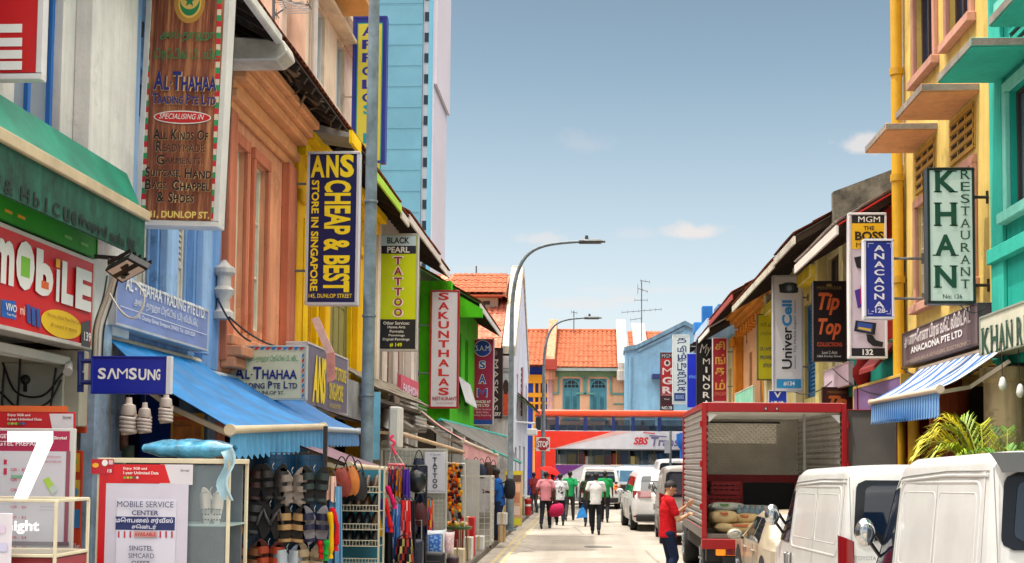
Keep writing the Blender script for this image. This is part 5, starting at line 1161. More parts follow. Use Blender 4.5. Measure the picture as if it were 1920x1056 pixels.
# ------------------------------------------------------------------ lamp posts
LP=M('6f7d84',.5,.25,5.0,bump=.1,bscale=60,spec=.4)
def lamp_post(label,X,Y,arm_px,top_px,head_px,rb,rt_):
 """post with a swan arm reaching over the road; pixels give the arm's height and reach"""
 root=thing('street_lamp',label,'street lamp',(X,Y,0),'street lamps along the kerb')
 e=AT(*head_px,Y=Y);s=AT(*top_px,Y=Y)
 h0=s.z
 mb=MB();mb.tube([(X,Y,0.1),(X,Y,1.2),(X,Y,1.25),(X,Y,h0*.55),(X,Y,h0)],[rb*1.35,rb*1.3,rb,rb*.93,rt_*1.05],LP,16);mb.lathe([(rb*2.2,.1),(rb*2.2,.16)],(X,Y,0),LP,16);mb.build('post',root,smooth=40)
 mb=MB();P0=Vector((X,Y,h0));C1=Vector((X+.05,Y,e.z-.1));C2=Vector((X+(e.x-X)*.3,Y,e.z-.08));pts=[]
 for k in range(17):
  t=k/16;pts.append(P0*(1-t)**3+C1*3*t*(1-t)**2+C2*3*t*t*(1-t)+e*t**3)
 mb.tube(pts,[rt_*(1-.35*k/16)for k in range(17)],LP,12);mb.build('arm',root,smooth=50)
 mb=MB();l=.75
 mb.grid(lambda u,v:Vector((e.x-.1+l*u,e.y+.13*math.cos(2*math.pi*v)*min(1,3*u+.3)*(1 if u<.9 else .6),e.z+.07*math.sin(2*math.pi*v)*(1 if u<.9 else .5))),10,10,M('4d5457',.45,.1));mb.build('lamp_head',root,smooth=50)
 mb=MB();mb.tube([(e.x+.12,e.y,e.z+.05),(e.x+.12,e.y,e.z+.17)],[.06,.04],M('2b2f31',.4),8);mb.build('photocell',root)
 return root
lamp_post('nearest grey lamp post, banded with steel, beside the purple awning',AT(688,830,Y=17.5).x,17.5,None,(704,-180),(905,-420),.09,.07)
lamp_post('curved grey lamp post between the maroon signs and the corner house',AT(957,860,Y=36).x,36,None,(961,590),(1092,453),.085,.06)
r3l=lamp_post('farthest lamp post, carrying the stop sign at the junction',AT(1018,860,Y=55).x,55,None,(1022,690),(1100,596),.09,.06)
mb=MB();p=AT(690,590,Y=17.5);p.x=AT(688,830,Y=17.5).x
for z in(2.9,4.0,5.6):mb.lathe([(.098,0),(.098,.03)],(p.x,17.5,z),M('8d959a',.4,.1,metal=.5),16)
tag(mb.build('steel_band',loc=(p.x,17.5,2.9)),'three thin steel straps clamped round the nearest lamp post','strap')
B=Board('Y',54.88);sx0,sx1,sz0,sz1=B.ext(1005,820,1031,846)
st=thing('stop_sign','red octagonal STOP on a white square plate fixed to the far lamp post','sign',((sx0+sx1)/2,54.9,sz0))
mb=MB();mb.box(sx0,sx1,54.88,54.91,sz0,sz1,M('d9d7d2',.5));mb.build('plate',st,bevel=.005)
cx,cz,rr=(sx0+sx1)/2,(sz0+sz1)/2,(sx1-sx0)/2*.98
mb=MB();mb.face([(cx+rr*math.cos(math.pi/8+k*math.pi/4),54.874,cz+rr*math.sin(math.pi/8+k*math.pi/4))for k in range(8)],M('a3202e',.45,.03));mb.build('octagon',st)
mb=MB();B.text(mb,'STOP',(1007.5,827,1028.5,839),WH,.03,lift=.012);mb.build('lettering',st)
mb=MB();p=AT(1257,860,Y=50);mb.tube([(p.x,50,0.1),(p.x,50,AT(1257,808,Y=50).z)],.05,LP,8);ps=mb.build('pole',thing('parking_sign','slim grey post with a blank pale plate seen from behind by the blue corner','sign',(p.x,50,0)))
mb=MB();q0,q1=AT(1246,826,Y=49.9),AT(1257,850,Y=49.9);mb.box(q0.x,q1.x,49.9,49.93,q1.z,q0.z,M('9a9fb0',.5));mb.build('plate',ps.parent)
def aerial(label,px,pyb,pyt,Y,arms):
 r=thing('aerial',label,'aerial',AT(px,pyb,Y=Y));mb=MB();m=M('55575c',.5);mb.tube([AT(px,pyb,Y=Y),AT(px,pyt,Y=Y)],.035,m,6);mb.build('mast',r)
 for(x0,y0,x1,y1)in arms:
  mb=MB();a,b=AT(x0,y0,Y=Y),AT(x1,y1,Y=Y+.6);mb.bar(a,b,.03,.03,m)
  n=max(2,int((b-a).length/.35))
  for k in range(n+1):
   p=a+(b-a)*k/n;mb.bar(p-Vector((0,.25,0)),p+Vector((0,.25,.0)),.015,.015,m);mb.bar(p-Vector((0,0,.12)),p+Vector((0,0,.12)),.012,.012,m)
  mb.build('boom',r)
 return r
aerial('tall rooftop aerial with several cross booms above the terracotta roofs',1203,640,526,80,[(1201,526,1218,529),(1196,541,1214,547),(1190,563,1214,563),(1166,586,1240,580),(1182,600,1202,597),(1196,535,1196,550)])
aerial('short aerial on the ridge of the peach shophouse',1076,624,583,78.5,[(1071,585,1082,587)])
aerial('thin rod on the ridge of the jack roof',893,514,499,54,[])
ra=aerial('large bare comb aerial above the peach block wall over the old eaves',513,75,-40,27,[(478,-8,580,10),(500,40,536,14)])
mb=MB();m=M('a9a4a0',.5)
for k in range(6):mb.bar(AT(520+k*3,5+k*4,Y=27),AT(570+k*3,4+k*4,Y=27.3),.02,.02,m)
mb.bar(AT(440,-40,Y=27),AT(580,22,Y=27),.03,.03,m);mb.build('boom',ra)
# ------------------------------------------------------------------ flood light, cables, meter panel
fl=thing('floodlight','black LED floodlight with two pale panels on an arm beside the red phone fascia','floodlight',AT(235,500,Y=11.2))
BKM=M('17181b',.5,.1)
q=[AT(196,508,Y=11.3),AT(228,532,Y=11.3),AT(279,505,Y=11.0),AT(240,484,Y=11.0)]
mb=MB();up=Vector((0,.07,.06));mb.hexa(q,[p+up for p in q],BKM)
for k in range(5):
 a=q[3]*(1-k/4)+q[2]*k/4;b=q[0]*(1-k/4)+q[1]*k/4;mb.bar(a+up+Vector((0,0,.02)),b+up+Vector((0,0,.02)),.012,.04,BKM)
mb.build('housing',fl,bevel=.006)
for u0,u1 in((.06,.38),(.62,.94)):
 mb=MB();f_=lambda u,v:(q[0]*(1-u)+q[1]*u)*(1-v)+(q[3]*(1-u)+q[2]*u)*v-up.normalized()*.004
 mb.face([f_(u0,.08),f_(u1,.08),f_(u1,.92),f_(u0,.92)],M('e3d6c9',.4));mb.build('led_panel',fl)
mb=MB();mb.bar(AT(180,481,Y=12.0),AT(240,486,Y=11.35),.04,.04,BKM);mb.bar(AT(205,487,Y=11.6),AT(232,520,Y=11.2),.03,.03,BKM);mb.build('arm',fl)
mb=MB();g=M('b9b1a6',.6,.2)
for k,(x,r)in enumerate(((177,.022),(184,.016),(190,.009),(171,.009))):
 mb.tube(curve([AT(x+42-4*k,505+4*k,Y=11.9),AT(x+22,560,Y=12.0),AT(x+6,610,Y=12.0),AT(x+2,660,Y=12.0),AT(x,720,Y=12.0)]),r,(g,M('d4cdc2',.6),BKM,M('3a4a3a',.6))[k],8)
mb.tube(curve([AT(255,530,Y=11.5),AT(270,552,Y=11.5),AT(266,580,Y=11.5),AT(250,597,Y=11.5),AT(228,585,Y=11.6),AT(205,550,Y=11.8)]),.01,M('c9c4bc',.5),6)
mb.build('cable_bundle',fl,smooth=60)
mp_=thing('meter_panel','beige meter panel with looping black cables above the phone posters','panel',AT(60,790,Y=12.3))
mb=MB();a,b=AT(-120,655,Y=12.3),AT(148,800,Y=12.3);mb.box(a.x,b.x,12.3,12.5,b.z,a.z,M('c2bba8',.7,.2));
c,d=AT(-60,680,Y=12.28),AT(118,772,Y=12.28);mb.box(c.x,d.x,12.27,12.31,d.z,c.z,M('b3b5ab',.5,.15));mb.build('board',mp_,bevel=.01)
mb=MB();p=AT(48,712,Y=12.26);mb.ball(p,.05,BKM,10,6);mb.bar(p,p-Vector((0,0,.12)),.03,.03,BKM);mb.build('socket',mp_)
mb=MB()
for pts in([(5,680),(30,735),(80,742),(118,700)],[(0,735),(40,768),(90,755),(115,712)],[(38,672),(35,730),(30,790),(24,815)],[(105,690),(98,740),(92,790),(88,812)],[(60,770),(62,800),(64,850)],[(8,690),(4,760),(10,850)]):
 mb.tube(curve([AT(x,y,Y=12.2)for x,y in pts]),.011,BKM,6)
mb.build('cable',mp_,smooth=60)
lt=thing('strip_light','long white strip light under the red phone fascia','light',AT(60,660,Y=11));mb=MB()
mb.bar(AT(-60,640,Y=10.5),AT(120,678,Y=12.2),.14,.09,M('d6d2cc',.4));mb.bar(AT(-60,650,Y=10.5),AT(80,676,Y=11.8),.05,.04,M('c2c8ca',.3));mb.build('casing',lt,bevel=.01)
cm=thing('security_camera','small pale security camera under the end of the red phone fascia','camera',AT(127,690,Y=12.1));mb=MB();mb.tube([AT(127,682,Y=12.2),AT(127,698,Y=12.0)],.045,M('b9b1ab',.4),12);mb.build('body',cm)
wr=MB()
for(p,q_,s)in((AT(408,560,X=-4.9),AT(470,640,X=-4.9),.1),(AT(430,595,X=-4.8),AT(560,650,X=-4.8),.15),(AT(560,690,X=-4.8),AT(690,760,X=-4.9),.2),(AT(700,770,X=-4.9),AT(830,800,X=-4.4),.25),(AT(690,720,X=-4.9),AT(800,772,X=-4.9),.2)):
 pts=[p+(q_-p)*t/10-Vector((0,0,s*4*(t/10)*(1-t/10)))for t in range(11)];wr.tube(pts,.014,BKM,6)
tag(wr.build('wall_cable',loc=AT(560,650,X=-4.8)),'sagging black cables strung along the shop walls over the awnings','cable')
wr=MB()
for(p,q_,s)in((AT(1690,690,X=5.2),AT(1840,690,X=5.2),.2),(AT(1560,690,X=5.2),AT(1690,740,X=5.2),.2),(AT(1480,730,X=5.2),AT(1560,715,X=5.2),.2),(AT(1780,540,X=5.25),AT(1850,575,X=5.3),.2)):
 pts=[p+(q_-p)*t/10-Vector((0,0,s*4*(t/10)*(1-t/10)))for t in range(11)];wr.tube(pts,.012,BKM,6)
tag(wr.build('wall_cable',loc=AT(1690,690,X=5.2)),'thin black cables drooping along the shop fronts by the yellow building','cable')
ac=thing('condenser_unit','bundle of white ducts and boxes fixed on the cream shophouse wall under the tattoo sign','air conditioner',AT(770,800,X=-4.6));mb=MB()
a=AT(748,770,X=-4.6);b=AT(800,812,X=-4.6);mb.box(-5.1,-4.6,a.y,b.y,b.z,a.z,M('d3d0c8',.5,.15));mb.build('casing',ac,bevel=.03)
mb=MB()
for k in range(7):mb.box(-4.6,-4.585,a.y+.1,b.y-.1,b.z+.12+k*.1,b.z+.16+k*.1,M('8d8b86',.5))
mb.build('grille',ac)
mb=MB();mb.tube([AT(735,742,X=-4.7),AT(740,780,X=-4.6),AT(770,800,X=-4.5),AT(812,802,X=-4.5)],.05,M('d9d6d0',.5),8);mb.tube([AT(722,735,X=-4.8),AT(722,830,X=-4.6)],.09,M('d2cfc8',.5,.1),8);mb.build('duct',ac,smooth=50)
wc=thing('white_cabinet','narrow white cabinet standing under the brown awning beside the lamp post','cabinet',AT(740,840,Y=19));mb=MB();a,b=AT(730,762,Y=19.6),AT(747,840,Y=19.6);mb.box(a.x,b.x,19.6,20.1,b.z,a.z,M('d6d3cb',.5,.1));mb.build('body',wc,bevel=.02);mb=MB();mb.box(a.x+.02,b.x-.02,19.57,19.6,b.z+.05,a.z-.05,M('c9c6be',.5));mb.build('door',wc)
hs_=thing('old_canopy','rough grey brown tiled canopy strip below the cream shophouse','canopy',AT(740,730,X=-4.3));mb=MB();a,b=AT(700,722,X=-4.3),AT(800,768,X=-4.3)
tile_sheet(mb,(-4.25,a.y,a.z-.1),(-4.25,b.y,a.z-.1),(-5.15,a.y,a.z+.45),(-5.15,b.y,a.z+.45),M('8f8577',.9,.3),rows=4);mb.box(-5.1,-4.3,a.y,b.y,a.z-.3,a.z-.22,M('5a4f44',.9,.3));mb.build('tiles',hs_)
lg=thing('shop_board','small pink lettered board on the cream shophouse beneath the green wall','sign',AT(770,715,X=-4.9));mb=MB();a,b=AT(752,702,X=-4.9),AT(785,745,X=-4.9);mb.box(-5.0,-4.9,a.y,b.y,b.z,a.z,M('c9546a',.6,.1));mb.build('panel',lg)
Bl=Board('X',-4.89);mb=MB();Bl.text(mb,'FASHION',(756,724,783,740),ink('e3c8dc'),.04);mb.build('lettering',lg)
pp=thing('plastic_streamer','pink and white folded plastic streamer dangling in front of the yellow wall','streamer',AT(620,720,Y=19.5));mb=MB()
c=[(583,598),(597,594),(626,660),(612,664)];q=[AT(*p,Y=19.5)for p in c];mb.hexa(q,[p+Vector((0,.03,0))for p in q],M('e6b9ae',.4,.15,5));c=[(612,663),(627,660),(628,712),(613,718)];q=[AT(*p,Y=19.4)for p in c];mb.hexa(q,[p+Vector((0,.03,0))for p in q],M('d98f84',.4,.2,5));mb.build('sheet',pp)
bx_=thing('grey_hoarding','plain grey sheet hoarding between the violet fascia and the lamp post','hoarding',AT(665,760,X=-4.5));mb=MB();a,b=AT(652,700,X=-4.6),AT(700,785,X=-4.6);mb.box(-4.8,-4.6,a.y,b.y,b.z-.1,a.z-.1,M('8a8d8e',.8,.25));mb.build('sheet',bx_)
lp=thing('light_banner','thin pale blue vertical banner just behind the nearest lamp post','banner',AT(705,830,Y=20));mb=MB();a,b=AT(698,735,Y=20),AT(711,862,Y=20);mb.box(a.x,b.x,20,20.03,b.z,a.z,M('7fc4dc',.6,.2));mb.build('sheet',lp)
# ------------------------------------------------------------------ pavement goods at left
def Pt(px,py,Y):return AT(px,py,Y=Y)
def wire_grid(mb,x0,x1,z0,z1,y,step,r,m):
 n=max(1,round((x1-x0)/step));k=max(1,round((z1-z0)/step))
 for i in range(n+1):x=x0+(x1-x0)*i/n;mb.bar((x,y,z0),(x,y,z1),r,r,m)
 for j in range(k+1):z=z0+(z1-z0)*j/k;mb.bar((x0,y+r,z),(x1,y+r,z),r,r,m)
Y0=9.5
a,b=Pt(187,870,Y0),Pt(430,868,Y0)
cb=thing('showcase','cream framed glass showcase wrapped in plastic with a mobile service poster','showcase',((a.x+b.x)/2,Y0+.3,0))
cf=M('d9cdb0',.5,.12)
mb=MB()
for x in(a.x,b.x):
 for y in(Y0,Y0+.5):mb.box(x-.013,x+.013,y-.013,y+.013,.0,1.99,cf)
for z in(1.99,1.05,.45):
 for y in(Y0,Y0+.5):mb.box(a.x,b.x,y-.018,y+.018,z-.02,z+.018,cf)
 for x in(a.x,b.x):mb.box(x-.02,x+.02,Y0,Y0+.5,z-.02,z+.018,cf)
mb.build('frame',cb,bevel=.004)
mb=MB();mb.box(a.x,b.x,Y0+.02,Y0+.48,.3,1.04,M('b8a07a',.6,.2));mb.box(a.x+.02,b.x-.02,Y0+.44,Y0+.47,1.05,1.96,M('59626a',.5,.3));mb.box(a.x,b.x,Y0+.02,Y0+.48,1.5,1.515,M('9fb6b4',.2));mb.build('shelf',cb)
mb=MB();mb.face([(a.x+.02,Y0+.006,1.06),(b.x-.02,Y0+.006,1.06),(b.x-.02,Y0+.006,1.96),(a.x+.02,Y0+.006,1.96)],clear('cfe0e6',.22));mb.build('glass',cb)
B=Board('Y',Y0-.02);B.lift=.002
mb=MB();B.rect(mb,(184,871,340,1100),M('c4141c',.4,.05));B.rect(mb,(300,871,362,909),ink('d8d2d8'));B.poly(mb,[(203,871),(309,871),(320,906),(203,906)],ink('d0151c'));B.rect(mb,(197,907,352,1100),M('cfc9d8',.3,.05,3));B.rect(mb,(172,861,214,889),ink('b8182a'));B.ell(mb,(174,868,186,877),ink('efb02a'));B.ell(mb,(192,862,203,874),WH);B.rect(mb,(205,863,213,871),ink('d8b8bc'))
B.rect(mb,(219,935,330,1100),ink('d8d6e4'));B.rect(mb,(218,969,329,994),ink('2a346a'))
for x in(224,235,246,302,313,324):B.rect(mb,(x-1.5,996,x+1.5,1008),ink('b8304a'))
B.rect(mb,(253,996,297,1007),ink('d8a09a'))
for i,x in enumerate((236,242,248,254,260)):B.ell(mb,(x-2.5,893,x+2.5,898),ink(('6aa84a','b8c04a','8ab84a','4a5a4a','c8c8c8')[i]))
mb.build('poster',cb)
mb=MB();B.lift+=.002
for t,r,c,bo in(('Enjoy 3GB and',(234,876,278,882),WH,.02),('1-year Unlimited Data',(234,884,300,891),WH,.02),('Singtel',(341,880,357,886),ink('4a4048'),.02),('MOBILE SERVICE',(223,940,328,951),ink('3a3a6a'),.02),('CENTER',(250,957,300,966),ink('3a3a6a'),.02),('மொபைல் சர்வீஸ்',(220,970,327,982),ink('dcdcec'),.02),('சென்டர்',(250,983,296,993),ink('dcdcec'),.02),('AVAILABLE',(255,998,295,1005),ink('b02a3a'),.02),('SINGTEL',(245,1023,290,1032),ink('3a3a5a'),.01),('SIMCARD',(244,1037,292,1046),ink('3a3a5a'),.01),('OFFER',(250,1051,285,1060),ink('3a3a5a'),.01),('15',(205,880,213,886),WH,.03)):
 B.text(mb,t,r,c,bo)
mb.build('lettering',cb)
def slipper(root_name,label,cx,cz,y,L_,w,sole,strap,tilt=0.0,cat='slippers',group=None,style=0,pair=True):
 """a pair hung heel-down on a rack, soles towards the viewer's side"""
 r=thing(root_name,label,cat,(cx,y,cz),group)
 for s in((-1,1)if pair else(0,)):
  ox=cx+s*w*.53;ca,sa=math.cos(tilt+s*.09),math.sin(tilt+s*.09)
  def outline(k,n=22,sc=1.0):
   t=2*math.pi*k/n;z=math.cos(t)*L_/2;x=math.sin(t)*w/2*(1.0+.12*math.cos(t)-.12*math.cos(2*t))+s*.012*math.cos(t*2)
   x*=sc;z*=sc
   return Vector((ox+x*ca+z*sa,0,cz+z*ca-x*sa))
  mb=MB();pl=[outline(k)+Vector((0,y,0))for k in range(22)];mb.prism(pl,(0,.022,0),sole);mb.build('sole',r,bevel=.004)
  mb=MB();P_=lambda u,v,d:Vector((ox+(u*ca+v*sa)*1,y-d,cz+(v*ca-u*sa)))
  if style==0:
   for e in(-1,1):
    pts=[P_(0,L_*.28,.004),P_(e*w*.22,L_*.1,.045),P_(e*w*.46,-L_*.08,.03),P_(e*w*.5,-L_*.14,-.005)]
    mb.tube(pts,[.008,.016,.016,.012],strap,6)
  else:
   for v0,v1 in((.3,.12),(.02,-.12))if style==1 else((.34,-.05),):
    mb.grid(lambda uu,vv:P_((uu-.5)*w*1.04,L_*(v0+(v1-v0)*vv),.05*math.sin(math.pi*uu)+.004),8,3,strap)
   if style==1:mb.grid(lambda uu,vv:P_((uu-.5)*w*1.02,L_*(-.34-.08*vv),.04*math.sin(math.pi*uu)+.004),8,2,strap)
  mb.build('strap',r,smooth=60)
 mb=MB();mb.tube([(cx,y-.03,cz+L_*.34),(cx-.006,y-.04,cz+L_*.42),(cx+.004,y-.01,cz+L_*.5)],.003,M('b9b6b2',.5),5);mb.build('tie',r)
 return r
sp=Pt(397,950,Y0+.2)
mbr=slipper('slipper_pair','pair of white studded massage slippers seen through the showcase glass',sp.x,sp.z,Y0+.2,.3,.085,M('d8d0c4',.6,.1),M('c9c2b8',.6),style=2)
mb=MB()
for s in(-1,1):
 for i in range(3):
  for j in range(6):mb.ball((sp.x+s*.045+(i-1)*.022,Y0+.195,sp.z+.1-j*.04),.007,M('4a4642',.6),6,4)
mb.build('stud',mbr)
pb=thing('wrapped_bolster','blue patterned bolster in clear plastic lying on the showcase','bolster',Pt(350,868,Y0+.25));mb=MB()
c0,c1=Pt(272,858,Y0+.25),Pt(440,858,Y0+.25);rz=.075
mb.grid(lambda u,v:Vector((c0.x+(c1.x-c0.x)*u,Y0+.25+.16*math.cos(2*math.pi*v)*(math.sin(math.pi*min(max(u,.02),.98))**.25),2.01+rz+rz*math.sin(2*math.pi*v)*(math.sin(math.pi*min(max(u,.02),.98))**.3)+.004*math.sin(u*23+v*9))),40,18,M('5fb4dc',.15,.45,9,coat=.6));mb.build('cover',pb,smooth=50)
mb=MB();pb1=Pt(424,872,Y0+.1);mb.grid(lambda u,v:Vector((pb1.x+.1*u+.03*math.sin(v*7),Y0-.05+.05*math.sin(u*5),2.06-.36*v+.04*u*(1-v))),8,10,M('b9d8e4',.2,.15,5));mb.build('plastic_flap',pb,smooth=60)
for px,py,h,lb in((424,952,'5f5c5c','grey felt cap with a red dot between showcase and slipper rack'),(436,995,'8a5a2a','brown cap below the grey one beside the slipper rack')):
 p=Pt(px,py,12.0);c=thing('felt_hat',lb,'cap',p);mb=MB();mb.ball(p,(.12,.1,.17)if py<960 else(.1,.09,.12),cloth(h),14,10);mb.build('crown',c,smooth=60);mb=MB();mb.grid(lambda u,v:p+Vector((.13*(u-.5),-.09-.07*v,-.12-.03*v)),4,3,cloth(h));mb.build('peak',c)
def flat_board(name,label,rect,Y,th,m,frm,art,let,cat='poster'):
 B=Board('Y',Y);u0,u1,z0,z1=B.ext(*rect);r=thing(name,label,cat,((u0+u1)/2,Y,z0));mb=MB();mb.box(u0,u1,Y,Y+th,z0,z1,m);mb.build('board',r,bevel=.004)
 if art:
  mb=MB()
  for k,rr,mm in art:(B.rect if k=='r' else B.ell if k=='e' else B.poly)(mb,rr,mm)
  mb.build('artwork',r)
 if let:
  mb=MB();B.lift+=.002
  for t,rr,mm,bo in let:B.text(mb,t,rr,mm,bo)
  mb.build('lettering',r)
 return r,B
MG=ink('b8224a')
flat_board('phone_poster','red and white data plan poster hung topmost beside the orange price strip',(-60,772,140,835),9.7,.02,M('c41a22',.4,.05),None,[('p',[(93,776),(138,776),(138,835),(104,835)],ink('d8d0d4')),('r',(-60,761,128,772),ink('d8622a'))]+[('e',(14+k*7,792,20+k*7,797),ink(('6aa84a','b8c04a','8ab84a','4a5a4a','2a6ab0')[k]))for k in range(5)],[('Enjoy 3GB and',(16,776,58,782),WH,.02),('1-year Unlimited Data',(16,784,80,790),WH,.02),('Singtel',(119,780,135,787),ink('5a4a50'),.02)])
lns=[]
for k in range(9):lns.append(('GB - $%d'%(2+k%5),(22,878+k*19-(6 if k>3 else 0),52,884+k*19-(6 if k>3 else 0)),MG,.01))
flat_board('phone_board','large grey prepaid price board with crimson header behind the glass counter',(-60,803,138,1030),9.3,.03,M('c8c5c0',.4,.06),None,[('r',(-60,808,131,846),ink('a81f4a')),('r',(-60,846,122,1018),ink('c9c6ce')),('r',(123,846,130,1022),ink('8d4a5c')),('r',(-60,1015,130,1022),ink('6a5a64')),('r',(8,862,14,871),MG),('r',(8,878,14,890),MG),('p',[(82,900),(92,894),(108,918),(98,928)],ink('a8c84a')),('p',[(93,915),(104,908),(110,920),(99,928)],ink('b9c4bc')),('r',(22,891,50,896),ink('7ab08a'))],[('GET',(2,814,20,822),ink('e3d4da'),.03),('SINGTEL PREPAID',(-20,827,78,836),ink('e6d6dc'),.02),('Singtel',(103,818,127,826),WH,.02),('UNLIMITED DATA',(80,855,116,859),MG,0),('FOR 28 DAYS FREE SMS',(72,864,117,868),MG,0)]+lns+[('terms and conditions',(78,948,104,951),ink('7a7a80'),0),('valid for 7 days',(76,955,104,958),ink('7a7a80'),0)])
Yc=8.4
a,b=Pt(-80,937,Yc),Pt(106,937,Yc)
gc=thing('glass_counter','cream framed glass counter with a bright white 7 and the word night','counter',((a.x+b.x)/2,Yc+.3,0));mb=MB();zt=a.z
for x in(a.x,b.x):
 for y in(Yc,Yc+.55):mb.box(x-.011,x+.011,y-.011,y+.011,0,zt,cf)
for z in(zt,1.35,.5):
 for y in(Yc,Yc+.55):mb.box(a.x,b.x,y-.011,y+.011,z-.012,z+.01,cf)
 mb.box(b.x-.012,b.x+.012,Yc,Yc+.55,z-.012,z+.01,cf)
mb.build('frame',gc,bevel=.004)
mb=MB();mb.box(a.x,b.x,Yc+.03,Yc+.55,.1,1.33,M('a02a30',.4,.1));mb.box(a.x,b.x,Yc+.02,Yc+.55,1.335,1.35,M('9a8f7c',.3));mb.build('cabinet',gc)
mb=MB();mb.face([(a.x+.02,Yc+.01,1.37),(b.x-.02,Yc+.01,1.37),(b.x-.02,Yc+.01,zt-.02),(a.x+.02,Yc+.01,zt-.02)],clear('d6e0e4',.16));mb.build('glass',gc)
LIT=M('f4f0f4',.4,0,emit=.9)
B=Board('Y',Yc+.02);mb=MB();q=[B.P(*p)for p in((18,809),(103,809),(103,829),(55,935),(30,935),(73,829),(18,829))]
mb.face([B.at3(q[i].x,q[i].z,.03)for i in(0,1,2,5,6)],LIT);mb.face([B.at3(q[i].x,q[i].z,.03)for i in(2,3,4,5)],LIT);mb.build('lit_figure',gc)
mb=MB();B.text(mb,'tonight',(-16,975,77,1001),M('eeecee',.4,0,emit=.35),.03,lift=.03);mb.build('lettering',gc)
flat_board('price_sheet','pale pink price sheet in front of the glass counter',(-60,962,21,1100),Yc-.1,.01,M('dcd4dc',.5,.06,4),None,[('r',(-40,985,10,1000),ink('d8c4d8')),('r',(-40,1018,14,1034),ink('c8c4e0'))],[])
flat_board('price_strip','tall orange strip with pale Tamil writing on the blue pillar',(140,662,163,812),12.55,.03,M('d8491f',.5,.06),None,[],[(t,(144,668+k*20,160,677+k*20),ink('e8c4b4'),.01)for k,t in enumerate(('AT','TOP UP','ALL SIM','CARDS','சிம்','டாப்','அப்'))])
flat_board('price_strip','orange and yellow advert strip low on the blue pillar',(134,845,152,1070),12.5,.03,M('c8401f',.5,.08),None,[('r',(136,850,150,885),ink('e0a02a')),('r',(136,900,150,940),ink('d8b03a')),('r',(136,955,150,990),ink('3a7ab0')),('e',(137,860,146,872),ink('8ab03a')),('e',(137,915,148,930),ink('5a9ac0'))],[('Sig',(134,1018,150,1034),ink('d8c0b8'),.03)])
pl_=thing('pillar','square pillar with peeling pale blue and white paint beside the phone shop','pillar',(Pt(163,900,12.7).x,12.9,.13));mb=MB();a,b=Pt(150,800,12.7),Pt(178,800,12.7);mb.box(a.x,b.x,12.7,13.1,.13,3.4,M('9fb6cf',.8,.35,2.2,streak=.25));mb.build('shaft',pl_,bevel=.01)
flat_board('wall_panel','dark blue cloth panel hanging inside the shop beside the yellow poster',(262,738,322,868),14.4,.03,cloth('1a3580'),None,[],[])
flat_board('food_poster','yellow framed orange poster inside the blue shop under the awning',(320,775,381,845),14.0,.03,M('d8a41f',.5,.1),None,[('r',(324,781,377,839),M('c9762a',.6,.35,9)),('r',(324,781,377,788),ink('c8542a'))],[('SPECIAL MASALA',(326,796,360,800),ink('5a2a10'),.01)])
for x0,y0,w_,h_,c,lb in((200,905,30,60,'3a4a66','dark blue packet'),(205,850,26,40,'2c2a2a','black case'),(232,800,18,46,'70402a','brown packet'),(240,835,24,34,'4a5a4a','olive pouch')):
 p=Pt(x0,y0,13.9);r=thing('hanging_packet',lb+' hanging in the shadow inside the blue shop','packet',p);mb=MB();w2=w_/172;h2=h_/172;mb.grid(lambda u,v:p+Vector(((u-.5)*w2,-.04*math.sin(math.pi*u)*math.sin(math.pi*v),-h2*v)),6,6,M(c,.4,.2,6));mb.grid(lambda u,v:p+Vector(((u-.5)*w2,.02,-h2*v)),2,2,M(c,.4,.2,6));mb.build('bag',r,smooth=60)
def bulb(label,px,py,s=1.0):
 p=Pt(px,py,12.0);r=thing('spiral_bulb',label,'light bulb',p,'spiral bulbs under the brand sign');m=M('d6c6bc',.35);g=M('8fae9a',.5)
 k=s*.27
 mb=MB();mb.tube([p+Vector((0,0,k*.62)),p+Vector((0,0,k*.42)),p+Vector((0,0,k*.38)),p+Vector((0,0,k*.14)),p+Vector((0,0,k*.06))],[k*.09,k*.11,k*.2,k*.24,k*.2],m,14);mb.build('cap',r,smooth=50)
 mb=MB();mb.tube([p+Vector((k*.22*math.cos(t*.5),k*.22*math.sin(t*.5),k*.06-k*.55*t/56))for t in range(57)],k*.062,m,8);mb.build('tube',r,smooth=60)
 mb=MB();mb.tube([p+Vector((0,0,k*.6)),p+Vector((0,0,k*1.3))],.006,BKM,5);mb.build('cord',r)
bulb('large pale spiral bulb, nearest of the three under the brand sign',241,783,1.15);bulb('smaller pale spiral bulb hanging in the middle of the three',271,786,.95);bulb('spiral bulb hanging nearest the edge of the blue awning',311,767,.95)
Yr=13.2
a,b=Pt(436,848,Yr),Pt(609,848,Yr)
sr=thing('slipper_rack','black wire grid rack hung with slippers under the blue awning','rack',((a.x+b.x)/2,Yr+.05,0));mb=MB()
for x in(a.x,b.x):mb.box(x-.02,x+.02,Yr,Yr+.04,0,a.z+.28 if x==b.x else a.z,M('2a2420',.5))
for x in(a.x,b.x):mb.box(x-.025,x+.025,Yr-.25,Yr+.3,0.13,.16,M('2a2420',.5))
mb.build('post',sr)
mb=MB();wire_grid(mb,a.x,b.x,.3,a.z,Yr+.02,.075,.005,M('22282e',.5));mb.build('grid',sr)
mb=MB();mb.grid(lambda u,v:Vector((a.x+(b.x-a.x)*u,Yr+.12+.03*math.sin(u*17+v*5),.3+(a.z-.32)*v)),20,16,M('174a6e',.35,.4,3));mb.build('backing_sheet',sr,smooth=60)
